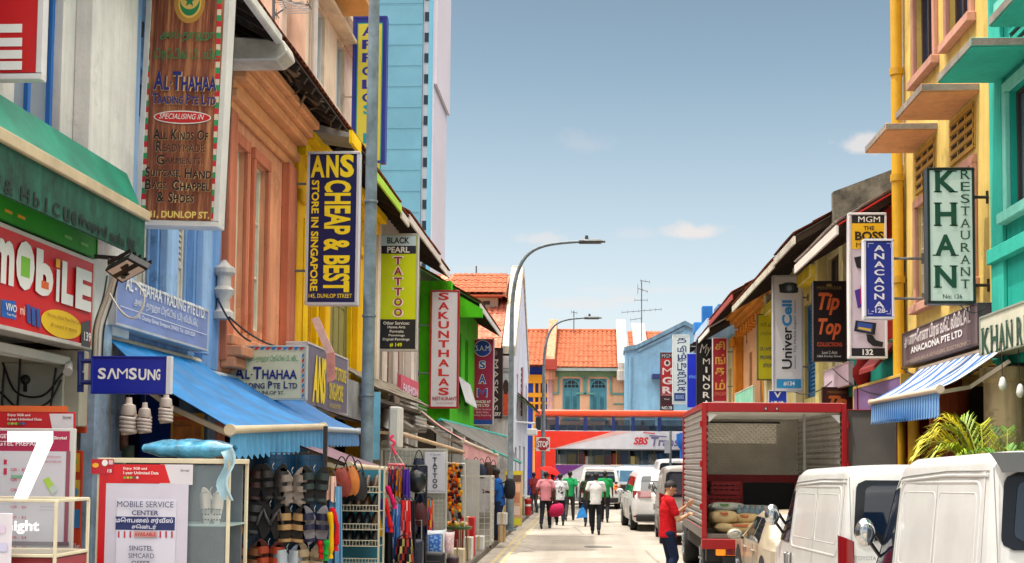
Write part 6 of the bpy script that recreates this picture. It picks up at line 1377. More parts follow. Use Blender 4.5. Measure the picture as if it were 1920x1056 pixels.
SLp=[(466,905,'241a18','3a1f1c',1,'dark brown strap slippers, first in the top row'),(513,905,'1a1818','2c2826',1,'plain black slippers, second in the top row'),(549,913,'9a8c80','8a7c70',1,'pale grey two strap slippers in the top row'),(590,909,'201a18','2c3836',1,'black slippers with rust edge at the end of the top row'),(462,968,'17171a','3a3a3c',1,'black slippers with a grey buckle, first in the middle row'),(508,975,'1c1a1c','4a4648',0,'black toe post slippers in the middle row'),(547,985,'2a2018','b08a5a',1,'black slippers with tan binding in the middle row'),(591,985,'948e92','23233f',1,'grey slippers with navy straps at the end of the middle row'),(464,1050,'3a2418','7a4a2a',1,'brown leather slippers in the bottom row'),(505,1047,'5a2418','a8401f',1,'rust red slippers in the bottom row'),(540,1057,'8f98a8','b8c0c8',2,'silver grey slippers in the bottom row'),(580,1053,'9a8468','b09a7c',1,'beige slippers at the end of the bottom row')]
for i,(px,py,s,st_,sty,lb)in enumerate(SLp):
 p=Pt(px,py,Yr-.03);slipper('slipper_pair',lb+' of the wire rack',p.x,p.z,Yr-.03,.41,.14,M(s,.6,.15),M(st_,.55,.15),tilt=random.uniform(-.06,.06),group='slippers on the wire rack',style=sty)
def scarf(label,pts,Y,r,m,cat='scarf',grp=None):
 P_=[Pt(x,y,Y)for x,y in pts];rt2=thing('hanging_scarf',label,cat,P_[-1],grp);mb=MB();n=14;q=[];rad=[]
 for k in range(n+1):
  t=k/n*(len(P_)-1);i=min(int(t),len(P_)-2);q.append(P_[i].lerp(P_[i+1],t-i));rad.append(r*(.85+.15*math.sin(k*.55+.5))if 0<k<n else r*.6)
 mb.tube(q,rad,m,9);mb.build('cloth',rt2,smooth=70)
 mb=MB();mb.lathe([(r*.8,-.02),(r*.8,.02)],q[1],m,9);mb.tube([q[-1],q[-1]-Vector((0,0,.05))],[r*.6,r*.9],m,8);mb.build('knot',rt2,smooth=60)
scarf('yellow rolled scarf at the edge of the slipper rack',[(618,960),(622,990),(620,1038)],13.1,.032,cloth('e0b012'))
scarf('red rolled scarf beside the yellow one at the slipper rack',[(622,952),(632,985),(630,1024)],13.15,.032,cloth('c81a26'))
scarf('short green scarf under the grey slippers',[(612,1014),(611,1042)],13.0,.034,cloth('1f9a3a'))
scarf('short red scarf beside the green one under the slippers',[(600,1016),(602,1038)],13.0,.03,cloth('c8201f'))
scarf('yellow rolled scarf on the shoe shelf corner',[(705,940),(709,965),(714,998)],15.0,.034,cloth('e3ae10'))
scarf('blue rolled scarf between the yellow and red ones on the shelf corner',[(713,936),(719,965),(726,990)],15.0,.03,cloth('2438a0'))
scarf('red rolled scarf on the shelf corner nearest the red garments',[(721,934),(727,960),(733,990)],15.0,.034,cloth('c81c1e'))
scarf('hot pink scarf tied above the red garments',[(726,912),(733,930),(740,946)],15.1,.035,cloth('c81a5a'))
def garment(name,label,rect,Y,mats,cat='garment',flare=1.1,wav=.03,grp=None):
 a,b=Pt(rect[0],rect[1],Y),Pt(rect[2],rect[3],Y);r=thing(name,label,cat,((a.x+b.x)/2,Y,b.z),grp);mb=MB();cx,w=(a.x+b.x)/2,(b.x-a.x)/2
 mb.grid(lambda u,v:Vector((cx+w*math.cos(2*math.pi*u)*(.8+(flare-.8)*v),Y+.09*math.sin(2*math.pi*u)+wav*math.sin(u*44)*(.3+v),a.z+(b.z-a.z)*v+.02*math.sin(u*19)*v)),44,10,lambda i,j:mats[(i//2+(j//2)*(1 if len(mats)>3 else 0))%len(mats)]);mb.build('cloth',r,smooth=55)
 mb=MB();mb.tube([(cx-w*.8,Y,a.z),(cx,Y,a.z+.06),(cx+w*.8,Y,a.z)],.008,BKM,6);mb.build('hanger',r);return r
garment('hanging_trousers','pale blue jeans cloth hanging beside the slipper rack',(612,912,640,1110),13.5,[cloth('5f8fb8'),cloth('6f9dc4'),cloth('4f7fa8')])
garment('hanging_towel','pink and cream towel hanging between slippers and shoe shelf',(612,893,630,940),13.45,[cloth('e0b4a4'),cloth('e8d0b0'),cloth('dca0a8')])
garment('hanging_dress','red patterned dress hanging near the rope scarves',(748,938,770,1035),15.6,[cloth('c81f24'),cloth('d83a34'),cloth('c01a24'),cloth('d8a0a0'),cloth('b81a20')])
garment('hanging_trousers','blue patterned trousers between scarves and the red dress',(733,945,751,1050),15.5,[cloth('3a6ab0'),cloth('5a8ac4'),cloth('27407a'),cloth('8a9ac4'),cloth('2f58a0')])
garment('hanging_dress','black and flowered dress under the red one',(741,1010,775,1080),15.4,[cloth('1c1a20'),cloth('c8b06a'),cloth('2a2024'),cloth('b03a3a'),cloth('201c24')])
garment('hanging_shirt','dark navy shirt hanging on the black rail',(775,925,800,1000),17.8,[cloth('141a30'),cloth('1a2240'),cloth('10141f')])
garment('hanging_shirt','purple sequinned shirt among the hanging bags',(755,880,768,935),16.0,[cloth('4a2a9a'),cloth('5a3ab0'),cloth('3a1f7a')])
garment('hanging_dress','orange shirt beside the purple one',(741,882,755,932),16.0,[cloth('d88a1a'),cloth('c8601a'),cloth('e09a2a'),cloth('2a4a9a'),cloth('d8701a')])
garment('hanging_dress','dark multicoloured shirt at the end of the pink hanger',(728,880,742,925),16.0,[cloth('7a1f2a'),cloth('2a5a9a'),cloth('3a2a2a'),cloth('c03a4a')])
garment('hanging_blanket','flowery pink and orange strip hanging on the white grid',(795,938,813,1000),20.9,[cloth('d84a3a'),cloth('d8a02a'),cloth('c8406a'),cloth('5aa0b0'),cloth('c82a2a')])
ph_=thing('peg_hanger','pink plastic peg hanger tied with pink ribbon above the coloured shirts','hanger',Pt(743,870,16));mb=MB();a,b=Pt(728,871,16),Pt(758,872,16);pk=M('d8606a',.4);mb.tube([a,b],.016,pk,8);t=Pt(735,838,16)
for q in(a,a.lerp(b,.5),b):mb.tube([q,t],.005,M('d0b4b0',.4),5)
for k in range(6):q=a.lerp(b,k/5);mb.box(q.x-.008,q.x+.008,15.99,16.01,q.z-.09,q.z,pk)
mb.build('frame',ph_);mb=MB();mb.tube(curve([t,t+Vector((.03,0,.06)),t+Vector((-.02,0,.1)),t+Vector((.01,0,.15))]),.02,M('d83a5a',.5),7);mb.tube([t,t+Vector((.05,0,-.1))],.02,M('d83a5a',.5),7);mb.build('ribbon',ph_,smooth=60)
garment('hanging_dress','long plain black dress beside the blue patterned trousers',(713,985,736,1100),15.2,[cloth('121216'),cloth('1a1a20'),cloth('0e0e12')]);garment('hanging_dress','black and violet dress hanging under the purple shirt',(757,940,778,1040),16.3,[cloth('14121a'),cloth('201a2a'),cloth('121016')]);garment('hanging_shirt','black shirt with grey stripes lowest on the black rail',(776,1000,798,1060),17.75,[cloth('17171c'),cloth('2f3038'),cloth('121216')]);garment('hanging_dress','deep teal dress half behind the red rolled scarf',(724,960,740,1010),15.8,[cloth('1a4a5a'),cloth('163c4a'),cloth('24586a')])
rl=thing('clothes_rail','black clothes rail carrying the navy shirt and sunglasses','rail',Pt(780,900,17.9));mb=MB();a,b=Pt(757,874,17.9),Pt(800,874,17.9);mb.tube([a,b],.016,BKM,8);mb.tube([b,Vector((b.x,b.y,.13))],.016,BKM,8);mb.tube([a,Vector((a.x,a.y,.13))],.016,BKM,8);mb.build('frame',rl)
bp_=thing('hanging_bag','glossy black bag hanging from the black rail','bag',Pt(780,905,17.7));p=Pt(780,903,17.7);mb=MB();mb.ball(p,(.15,.1,.16),M('14161c',.3,.1),14,10);mb.build('body',bp_,smooth=60);mb=MB();mb.tube([p+Vector((-.1,0,.1)),p+Vector((0,0,.24)),p+Vector((.1,0,.1))],.012,BKM,6);mb.build('strap',bp_)
def bag(label,px,py,Y,col,w=.13,h=.16):
 p=Pt(px,py,Y);r=thing('hanging_bag',label,'bag',p);mb=MB()
 mb.grid(lambda u,v:p+Vector((w*math.cos(6.2832*u)*(.7+.35*v)*math.sin(math.pi*(.06+.9*v))**.35,.06*math.sin(6.2832*u)*math.sin(math.pi*(.06+.9*v))**.5,h*(1-2*v)+.01*math.sin(u*31))),20,10,M(col,.55,.25,7,bump=.4,bscale=14));mb.build('body',r,smooth=60)
 mb=MB();mb.tube(curve([p+Vector((-w*.6,0,h*.8)),p+Vector((-w*.2,0,h*1.7)),p+Vector((w*.2,0,h*1.7)),p+Vector((w*.6,0,h*.8))],4),.008,BKM,6);mb.build('strap',r)
for a in(('rust red cloth bag nearest the slipper rack under the purple awning',640,905,14.2,'8a2e1c'),('orange patterned bag beside the rust red one under the purple awning',656,902,14.3,'c4702a'),('black bag between the orange bag and the beige valance',670,912,14.35,'18181c'),('black bag hanging first under the pink awning',892,881,29.5,'17171a'),('dark blue bag second under the pink awning',903,884,29.6,'1c2a4a'),('dark brown bag third under the pink awning',915,880,29.7,'3a2418'),('yellow strapped black bag under the pink awning beside the man in blue',925,884,32.5,'202024'),('dark purple bag on the black rail above the suitcases',768,980,17.6,'2c1a3c'),('black and red bag low on the black rail',787,965,17.6,'4a1216'),('navy bag hanging at the top corner of the white grid',785,878,20.8,'141c3c')):
 bag(*a)
Ys=14.6
a,b=Pt(628,878,Ys),Pt(712,878,Ys)
sh=thing('shoe_shelf','white wire shelf unit packed with dark shoes behind the slipper rack','shelf',((a.x+b.x)/2,Ys+.2,0));wm_=M('d0c8b0',.5);lv=[Pt(660,y,Ys).z for y in(923,958,993,1024,1058)]
mb=MB()
for x in(a.x,b.x):
 for y in(Ys,Ys+.35):mb.bar((x,y,.13),(x,y,1.95),.02,.02,wm_)
mb.build('post',sh)
for z in lv:
 mb=MB()
 for dz in(0,.065):mb.bar((a.x,Ys,z+dz),(b.x,Ys,z+dz),.01,.01,wm_)
 for k in range(15):x=a.x+(b.x-a.x)*k/14;mb.bar((x,Ys,z),(x,Ys,z+.065),.006,.006,wm_);mb.bar((x,Ys,z),(x,Ys+.35,z),.006,.006,wm_)
 mb.build('wire_shelf',sh)
mb=MB();mb.box(a.x,b.x,Ys+.4,Ys+.42,.13,1.9,M('2f7f96',.6,.2));mb.build('backing_sheet',sh)
k_=0
for li,z in enumerate(lv[:4]):
 x=a.x+.02;base=lv[li]
 j=0
 while x<b.x-.08:
  c=random.choice(['17171a','2a2422','3a2a20','1f2630','4a3018','141416']);L2=random.uniform(.2,.26);yy=Ys+.03
  r=thing('shoe','dark closed shoe standing on the white wire shelf','shoe',(x+.05,yy+.1,base+.01),'shoes packed on the wire shelf');cx_=x+.045
  mb=MB()
  mb.grid(lambda u,v:Vector((cx_+.046*math.cos(2*math.pi*u)*(math.sin(math.pi*(.04+.92*v))**.4),yy+L2*v,base+.012+(.055+.07*v)*(1+math.sin(2*math.pi*u))*(math.sin(math.pi*(.04+.92*v))**.5))),10,8,M(c,.4,.1));mb.build('upper',r,smooth=60)
  mb=MB();mb.box(cx_-.042,cx_+.042,yy+.01,yy+L2-.01,base+.006,base+.024,M('3a3632' if j%3 else '8a8478',.6));mb.build('sole',r,bevel=.004)
  x+=.098;j+=1
Yg=21.5
a,b=Pt(716,842,Yg),Pt(838,842,Yg)
gp_=thing('grid_panel','tall white wire grid panel carrying the small tattoo poster','grid panel',((a.x+b.x)/2,Yg,.13));mb=MB();wg=M('c9c6bb',.5)
for x in(a.x,b.x):mb.bar((x,Yg,.13),(x,Yg,a.z),.03,.03,wg)
mb.bar((a.x,Yg,a.z),(b.x,Yg,a.z),.03,.03,wg);mb.bar((a.x,Yg,.5),(b.x,Yg,.5),.03,.03,wg);mb.build('frame',gp_)
mb=MB();wire_grid(mb,a.x,b.x,.5,a.z,Yg,.07,.007,wg);mb.build('grid',gp_)
mb=MB();mb.box(a.x+.05,b.x-.03,Yg+.06,Yg+.07,.5,a.z-.02,M('b9b7ac',.7,.15));mb.build('backing_sheet',gp_)
flat_board('tattoo_poster','small white paper poster with one vertical word clipped to the white grid',(796,848,835,925),Yg-.05,.006,M('d3d1dc',.6,.06),None,[],[('A Studio',(806,851,826,854),ink('6a6a70'),0),('Permanent Tattoos',(800,919,832,922),ink('6a6a70'),0)]+[(c,(811,858+i*10,820,866+i*10),ink('26262a'),.03)for i,c in enumerate('TATTOO')])
def cushion(label,rect,Y,mats):
 a,b=Pt(rect[0],rect[1],Y),Pt(rect[2],rect[3],Y);r=thing('cushion',label,'cushion',((a.x+b.x)/2,Y,b.z));mb=MB();w,h=(b.x-a.x),(a.z-b.z);c=Vector(((a.x+b.x)/2,Y,(a.z+b.z)/2))
 def f(u,v,s):
  x,z=2*u-1,2*v-1;px_=x*(1-.12*(1-z*z)*abs(x));pz=z*(1-.12*(1-x*x)*abs(z));return c+Vector((px_*w/2,s*.11*(1-x*x)**.5*(1-z*z)**.5+.05*z,pz*h/2))
 for s in(-1,1):mb.grid(lambda u,v:f(u,v,s),14,14,lambda i,j:mats[1]if(1<i<12 and 1<j<12 and(i*j*7+i*3)%5<3)else(mats[2]if 1<i<12 and 1<j<12 else mats[0]))
 mb.build('cover',r,smooth=60)
cushion('white cushion with a blue batik square propped on the suitcases',(787,992,836,1042),19.6,[cloth('d4d8e0'),cloth('3a68b4'),cloth('7fa4d8')])
cushion('pale pink cushion leaning behind the blue batik one',(832,996,852,1040),19.9,[cloth('d8c4c8'),cloth('d8a8a8'),cloth('dcd0d4')])
def suitcase(label,rect,Y,col,hand=True):
 a,b=Pt(rect[0],rect[1],Y),Pt(rect[2],rect[3],Y);z0=.13;r=thing('suitcase',label,'suitcase',((a.x+b.x)/2,Y+.12,z0));mb=MB();mb.box(a.x,b.x,Y,Y+.26,z0+.05,a.z,M(col,.5,.12));mb.build('shell',r,bevel=.05,seg=3,smooth=40)
 mb=MB();mb.box(a.x+.05,b.x-.05,Y-.02,Y,z0+.15,a.z-.12,M(col,.6,.1));mb.build('pocket',r,bevel=.015)
 mb=MB();w=(b.x-a.x)/3;c=(a.x+b.x)/2;mb.tube([(c-w,Y+.2,a.z-.02),(c-w,Y+.2,a.z+.25),(c+w,Y+.2,a.z+.25),(c+w,Y+.2,a.z-.02)],.012,M('9a9ca0',.3,metal=.8),6);mb.build('pull_handle',r)
 for x in(a.x+.05,b.x-.05):mb=MB();mb.lathe([(.03,-.015),(.03,.015)],(x,Y+.04,z0+.03),BKM,10,axis='X');mb.build('wheel',r)
suitcase('dark navy suitcase with a raised steel handle in front of the dresses',(762,1012,790,1080),17.0,'1a2234');suitcase('black suitcase under the blue batik cushion',(792,1036,832,1100),18.6,'1c1a20');suitcase('dark plum suitcase next to the folded goods',(836,1044,858,1100),20.0,'3a1f2a')
def garland(label,px,py0,py1,Y,cols):
 a,b=Pt(px,py0,Y),Pt(px,py1,Y);r=thing('garland',label,'garland',a,'flower garlands hung beside the white grid');mb=MB();n=int((a.z-b.z)/.055);
 for k in range(n):
  mb.ball(a.lerp(b,k/n)+Vector((random.uniform(-.025,.025),random.uniform(-.02,.02),0)),random.uniform(.03,.045),cloth(random.choice(cols)),7,5)
 mb.build('flowers',r)
for i,(px,y0,y1,lb)in enumerate(((842,874,962,'orange and rust garland, nearest the white grid'),(849,870,985,'long dark red and orange garland'),(856,872,958,'bright orange garland, third of the bunch'),(862,876,975,'yellow and black garland at the outer side'))):
 garland(lb,px,y0,y1,24.0,['d8641a','c84a16','e0921a','5a1a14']if i<3 else['e0a81a','2a2018','d8781a'])
gb_=thing('garland_rail','thin white rail the garlands hang from','rail',Pt(850,868,24));mb=MB();a,b=Pt(836,868,24),Pt(872,870,24);mb.tube([a,b],.015,wg,6);mb.tube([b,(b.x,b.y,.13)],.015,wg,6);mb.build('bar',gb_)
Yk=28.0
a,b=Pt(862,893,Yk),Pt(921,893,Yk)
cg=thing('wire_cage','tall pale wire roll cage standing at the kerb behind the red boxes','cage',((a.x+b.x)/2,Yk+.4,.13));mb=MB()
for x in(a.x,b.x):
 for y in(Yk,Yk+.7):mb.bar((x,y,.2),(x,y,a.z),.035,.035,wg)
for z in(a.z,.28):
 for y in(Yk,Yk+.7):mb.bar((a.x,y,z),(b.x,y,z),.035,.035,wg)
 for x in(a.x,b.x):mb.bar((x,Yk,z),(x,Yk+.7,z),.035,.035,wg)
mb.build('frame',cg)
mb=MB();wire_grid(mb,a.x,b.x,.28,a.z,Yk,.13,.01,wg)
for k in range(6):y=Yk+.7*k/5;mb.bar((b.x,y,.28),(b.x,y,a.z),.01,.01,wg)
for k in range(11):z=.28+(a.z-.28)*k/10;mb.bar((b.x,Yk,z),(b.x,Yk+.7,z),.01,.01,wg)
mb.build('grid',cg)
for x in(a.x,b.x):mb=MB();mb.lathe([(.06,-.02),(.06,.02)],(x,Yk+.05,.19),BKM,12,axis='X');mb.build('wheel',cg)
wb=thing('white_screen','plain grey white board leaning inside the shop behind the cage','board',Pt(868,950,29.5));mb=MB();a,b=Pt(868,862,29.2),Pt(898,1000,29.2);mb.box(a.x,b.x,29.2,29.24,b.z,a.z,M('c4c2bc',.6,.12));mb.build('sheet',wb)
def carton(label,rect,Y,col,base=None,dep=.4,name='carton',cat='box'):
 a,b=Pt(rect[0],rect[1],Y),Pt(rect[2],rect[3],Y);z0=base if base is not None else b.z;r=thing(name,label,cat,((a.x+b.x)/2,Y+dep/2,z0));mb=MB();mb.box(a.x,b.x,Y,Y+dep,z0,a.z,M(col,.7,.15,3));mb.build('body',r,bevel=.008);mb=MB();c=(a.x+b.x)/2;mb.box(c-.03,c+.03,Y-.003,Y+dep+.003,z0+.02,a.z+.003,M('c4b08a',.5));mb.build('tape',r);return r
carton('tall red box behind the fruit stool',(862,970,888,1045),25.6,'b81a1c',.13);carton('open red box in front of the orange garlands',(850,982,876,1046),25.0,'a8161a',.13);carton('white carton with pale label under the red box',(868,1008,884,1046),24.6,'d4cfc8',.13);carton('brown carton on the pavement by the man in blue',(934,985,946,1020),30.2,'b08a5a',.13);carton('white foam box resting on the brown carton',(932,962,950,984),30.2,'d0ccc8',None,.3);carton('white bag box at the foot of the cage',(888,1006,906,1034),27.4,'d3d1d0',.13);carton('cream carton beside the plum suitcase',(845,1030,868,1100),22.0,'c9b89a',.13)
fs=thing('fruit_stool','small wire legged stool with a tray of fruit at the pavement edge','stool',Pt(856,1030,24.2));p=Pt(856,992,24.2);mb=MB();mb.lathe([(.28,0),(.3,.04),(.3,.05)],p,M('3a5a2a',.5,.1),20);mb.build('tray',fs);mb=MB()
for k in range(4):t=k*1.57+.5;mb.tube([(p.x+.2*math.cos(t),p.y+.2*math.sin(t),p.z),(p.x+.24*math.cos(t),p.y+.24*math.sin(t),.13)],.012,M('8a6a4a',.5),6)
mb.build('leg',fs)
for k in range(9):
 q=p+Vector((.16*math.cos(k*2.4),.14*math.sin(k*2.4),.09));mb=MB();mb.ball(q,.055,M(('d8b08a','e0922a','c8b04a')[k%3],.5,.1),10,7);tag(mb.build('fruit',loc=q),'round fruit lying on the tray of the wire legged stool','fruit','fruit on the stool tray')
B=Board('Y',37.8);u0,u1,z0,z1=B.ext(946,883,978,992)
yb=thing('standing_banner','yellow and beige standing banner at the kerb beyond the man in blue','banner',((u0+u1)/2,37.8,.13));mb=MB();mb.hexa([(u0,37.8,.14),(u1,37.8,.14),(u1,37.95,z1),(u0,37.95,z1)],[(u0,37.82,.14),(u1,37.82,.14),(u1,37.97,z1),(u0,37.97,z1)],M('c9a07a',.6,.1));mb.build('sheet',yb)
mb=MB();yv=M('d3bc1f',.5)
def bnr(v0,v1,m,i=.0):mb.face([(u0+i,37.8+.15*v0-.004,.14+(z1-.14)*v0),(u1-i,37.8+.15*v0-.004,.14+(z1-.14)*v0),(u1-i,37.8+.15*v1-.004,.14+(z1-.14)*v1),(u0+i,37.8+.15*v1-.004,.14+(z1-.14)*v1)],m)
bnr(.93,1,yv);bnr(.8,.92,ink('5a4030'),.03);bnr(.02,.14,ink('c8c81f'),.02);bnr(.2,.36,ink('d8c0b0'),.05);bnr(.42,.6,ink('b87a5a'),.05);bnr(.62,.76,ink('d8a48a'),.05)
mb.build('artwork',yb);mb=MB()
for x in(u0,u1):mb.bar((x,37.82,.13),(x,37.97,z1),.03,.03,yv)
mb.build('frame',yb)
bo=thing('bollard','short red bollard with a pale cap at the kerb by the corner house','bollard',(AT(990,972,Z=.13).x,46,.13));mb=MB();x=Pt(990,955,46).x;mb.lathe([(.11,.13),(.11,.62),(.13,.63),(.13,.68),(.1,.72)],(x,46,0),M('b8201f',.45,.1),16);mb.build('post',bo,smooth=40);mb=MB();mb.lathe([(.112,.45),(.112,.52)],(x,46,0),WH,16);mb.build('band',bo)
pbx=thing('planter_box','grey concrete planter block beside the red bollard','planter',(Pt(968,950,46.5).x,46.8,.13));mb=MB();a,b=Pt(957,930,46.3),Pt(982,970,46.3);mb.box(a.x,b.x,46.3,47.2,.13,a.z,M('9a958c',.9,.25,bump=.3));mb.build('block',pbx,bevel=.02)
wc2=thing('security_camera','white camera on a horizontal arm at the white corner house','camera',Pt(1000,810,50));mb=MB();a,b=Pt(963,791,50),Pt(1003,794,50);mb.tube([a,b],.04,M('c9cbce',.4),8);mb.build('arm',wc2);mb=MB();p=Pt(998,810,50);mb.box(p.x-.2,p.x+.2,49.6,50.1,p.z-.14,p.z+.12,M('d3d3d3',.4));mb.build('body',wc2,bevel=.03);mb=MB();mb.tube([Pt(998,796,50),p],.03,M('c9cbce',.4),8);mb.build('mount',wc2)
# ------------------------------------------------------------------ vehicles
def interp(tab,x):
 if x<=tab[0][0]:return tab[0][1:]
 for a,b in zip(tab,tab[1:]):
  if x<=b[0]:
   t=(x-a[0])/(b[0]-a[0]);return tuple(p+(q-p)*t for p,q in zip(a[1:],b[1:]))
 return tab[-1][1:]
class Shell:
 """car body lofted from stations (y, zbottom, zbelt, ztop, half width low, belt, top); rear at y = 0"""
 def __init__(s,tab,lean=0.0,edge=.09):s.t,s.lean,s.e=tab,lean,edge
 def sec(s,y):
  zb,zl,zt,wb,wl,wt=interp(s.t,y);e=min(s.e,(zt-zl)*.45)if zt>zl else .01
  zs=zt-e
  return[(0,zb),(wb*.6,zb),(wb*.93,zb+.01),(wb,zb+.08),((wb*.35+wl*.65)*1.01,(zb+zl)/2),(wl,zl),(wl+(wt-wl)*.5,zl+(zs-zl)*.5),(wt,zs),(wt-e*.22,zt-e*.45),(wt-e*.7,zt-e*.12),(wt-e*1.6,zt),(wt*.45,zt+.012),(0,zt+.016)]
 def ly(s,y,z):return y+s.lean*max(0,z-1.0)*max(0,1-y/1.2)
 def side_x(s,y,z):
  p=s.sec(y)[3:9]
  for a,b in zip(p,p[1:]):
   if z<=b[1]+1e-6 or b is p[-1]:
    t=(z-a[1])/max(1e-6,b[1]-a[1]);return a[0]+(b[0]-a[0])*min(max(t,0),1)
 def rear_y(s,z):
  t=s.t
  if z<=t[0][3]:return s.ly(0,z)
  for a,b in zip(t,t[1:]):
   if a[3]<=z<=b[3]:return s.ly(a[0]+(b[0]-a[0])*(z-a[3])/max(1e-6,b[3]-a[3]),z)
  return 0
 def front_y(s,z):
  t=s.t
  for a,b in reversed(list(zip(t,t[1:]))):
   if b[3]<=z<=a[3]:return a[0]+(b[0]-a[0])*(a[3]-z)/max(1e-6,a[3]-b[3])
  return t[-1][0]
 def body(s,mb,m,n=60):
  L_=s.t[-1][0];ys=sorted({*[r[0]for r in s.t],*[L_*k/n for k in range(n+1)]});rows=[]
  for y in ys:
   h=s.sec(y);full=[(-x,z)for x,z in reversed(h[1:])]+h
   rows.append([(x,s.ly(y,z),z)for x,z in full])
  w=len(rows[0]);vs=[p for r in rows for p in r];fs=[]
  for i in range(len(rows)-1):
   for k in range(w-1):fs.append((i*w+k,i*w+k+1,(i+1)*w+k+1,(i+1)*w+k))
   fs.append((i*w+w-1,i*w,(i+1)*w,(i+1)*w+w-1))
  fs.append(tuple(range(w)));fs.append(tuple((len(rows)-1)*w+k for k in reversed(range(w))));mb.mesh(vs,fs,m)
 def side(s,mb,quad,m,sg=-1,off=.006,nu=8,nv=6,rnd=.0):
  """quad: (y,z) x4 anticlockwise from the low rear corner"""
  a,b,c,d=quad
  def f(u,v):
   if rnd:
    uu,vv=2*u-1,2*v-1;k=rnd
    uu*=1-k*(abs(vv)**6)*(abs(uu)**2);vv*=1-k*(abs(2*u-1)**6)*(abs(vv)**2);u,v=(uu+1)/2,(vv+1)/2
   y=(a[0]*(1-u)+b[0]*u)*(1-v)+(d[0]*(1-u)+c[0]*u)*v;z=(a[1]*(1-u)+b[1]*u)*(1-v)+(d[1]*(1-u)+c[1]*u)*v
   return Vector((sg*(s.side_x(y,z)+off),s.ly(y,z),z))
  mb.grid(f,nu,nv,m)
 def sline(s,mb,pts,m,r,sg=-1,off=.0,close=False):
  P_=[];pts=list(pts)+([pts[0]]if close else[])
  for p,q in zip(pts,pts[1:]):
   for k in range(5):t=k/5;y,z=p[0]+(q[0]-p[0])*t,p[1]+(q[1]-p[1])*t;P_.append((sg*(s.side_x(y,z)+off),s.ly(y,z),z))
  y,z=pts[-1];P_.append((sg*(s.side_x(y,z)+off),s.ly(y,z),z));mb.tube(P_,r,m,6)
 def rear(s,mb,x0,x1,z0,z1,m,off=.006,inset=0.0,r=0.0,n=10):
  def f(u,v):
   z=z0+(z1-z0)*v;x=x0+inset*v*(1 if x0<0 else 1)+(x1-x0-2*inset*v)*u
   if r:
    cz=min(z-z0,z1-z);k=r-math.sqrt(max(0,r*r-max(0,r-cz)**2));lo,hi=x0+inset*v+k,x1-inset*v-k;x=lo+(hi-lo)*u
   return Vector((x,s.rear_y(z)-off,z))
  mb.grid(f,6,n,m)
def rrect(y0,y1,z0,z1,r,n=5):
 o=[]
 for cy,cz,a0 in((y1-r,z0+r,-90),(y1-r,z1-r,0),(y0+r,z1-r,90),(y0+r,z0+r,180)):
  for k in range(n+1):a=R(a0+90*k/n);o.append((cy+r*math.cos(a),cz+r*math.sin(a)))
 return o
def wheel(root,x,y,r,w,sg,dark=False):
 mb=MB();mb.lathe([(r*.6,-w/2),(r*.94,-w/2),(r,-w/2+.03),(r,w/2-.03),(r*.94,w/2),(r*.6,w/2)],(x,y,r),M('1a1a1a',.85,.1),24,axis='X');tw_=mb.build('wheel',root,smooth=40)
 mb=MB();o=sg*(w/2-.01);mb.lathe([(r*.62,o),(r*.6,o+sg*.012),(r*.15,o-sg*.01),(r*.12,o+sg*.01),(.001,o+sg*.012)],(x,y,r),M('8a8d90',.35,.1,metal=.7),20,axis='X')
 for k in range(6):a=k*math.pi/3;mb.bar((x+o+sg*.01,y+r*.14*math.cos(a),r+r*.14*math.sin(a)),(x+o+sg*.012,y+r*.57*math.cos(a),r+r*.57*math.sin(a)),.03,.05,M('a9abad',.3,.1,metal=.7),up=(1,0,0))
 mb.build('rim',tw_,smooth=40)
def arch(sh,mb,y,r,sg,zc):
 m=M('0f0f10',.9);pts=[]
 def f(u,v):
  a=math.pi*(-.08+1.16*u);rr=r*v;yy,zz=y+rr*math.cos(a),zc+rr*math.sin(a);return Vector((sg*(sh.side_x(yy,max(zz,sh.sec(yy)[2][1]+.02))+.005),yy,zz))
 mb.grid(f,16,4,m)
RDL=M('760d14',.15,.05,spec=.8,coat=.5);AML=M('d87a1a',.2,.05,coat=.5);WHL=M('d8d4d0',.2,.05,coat=.5)
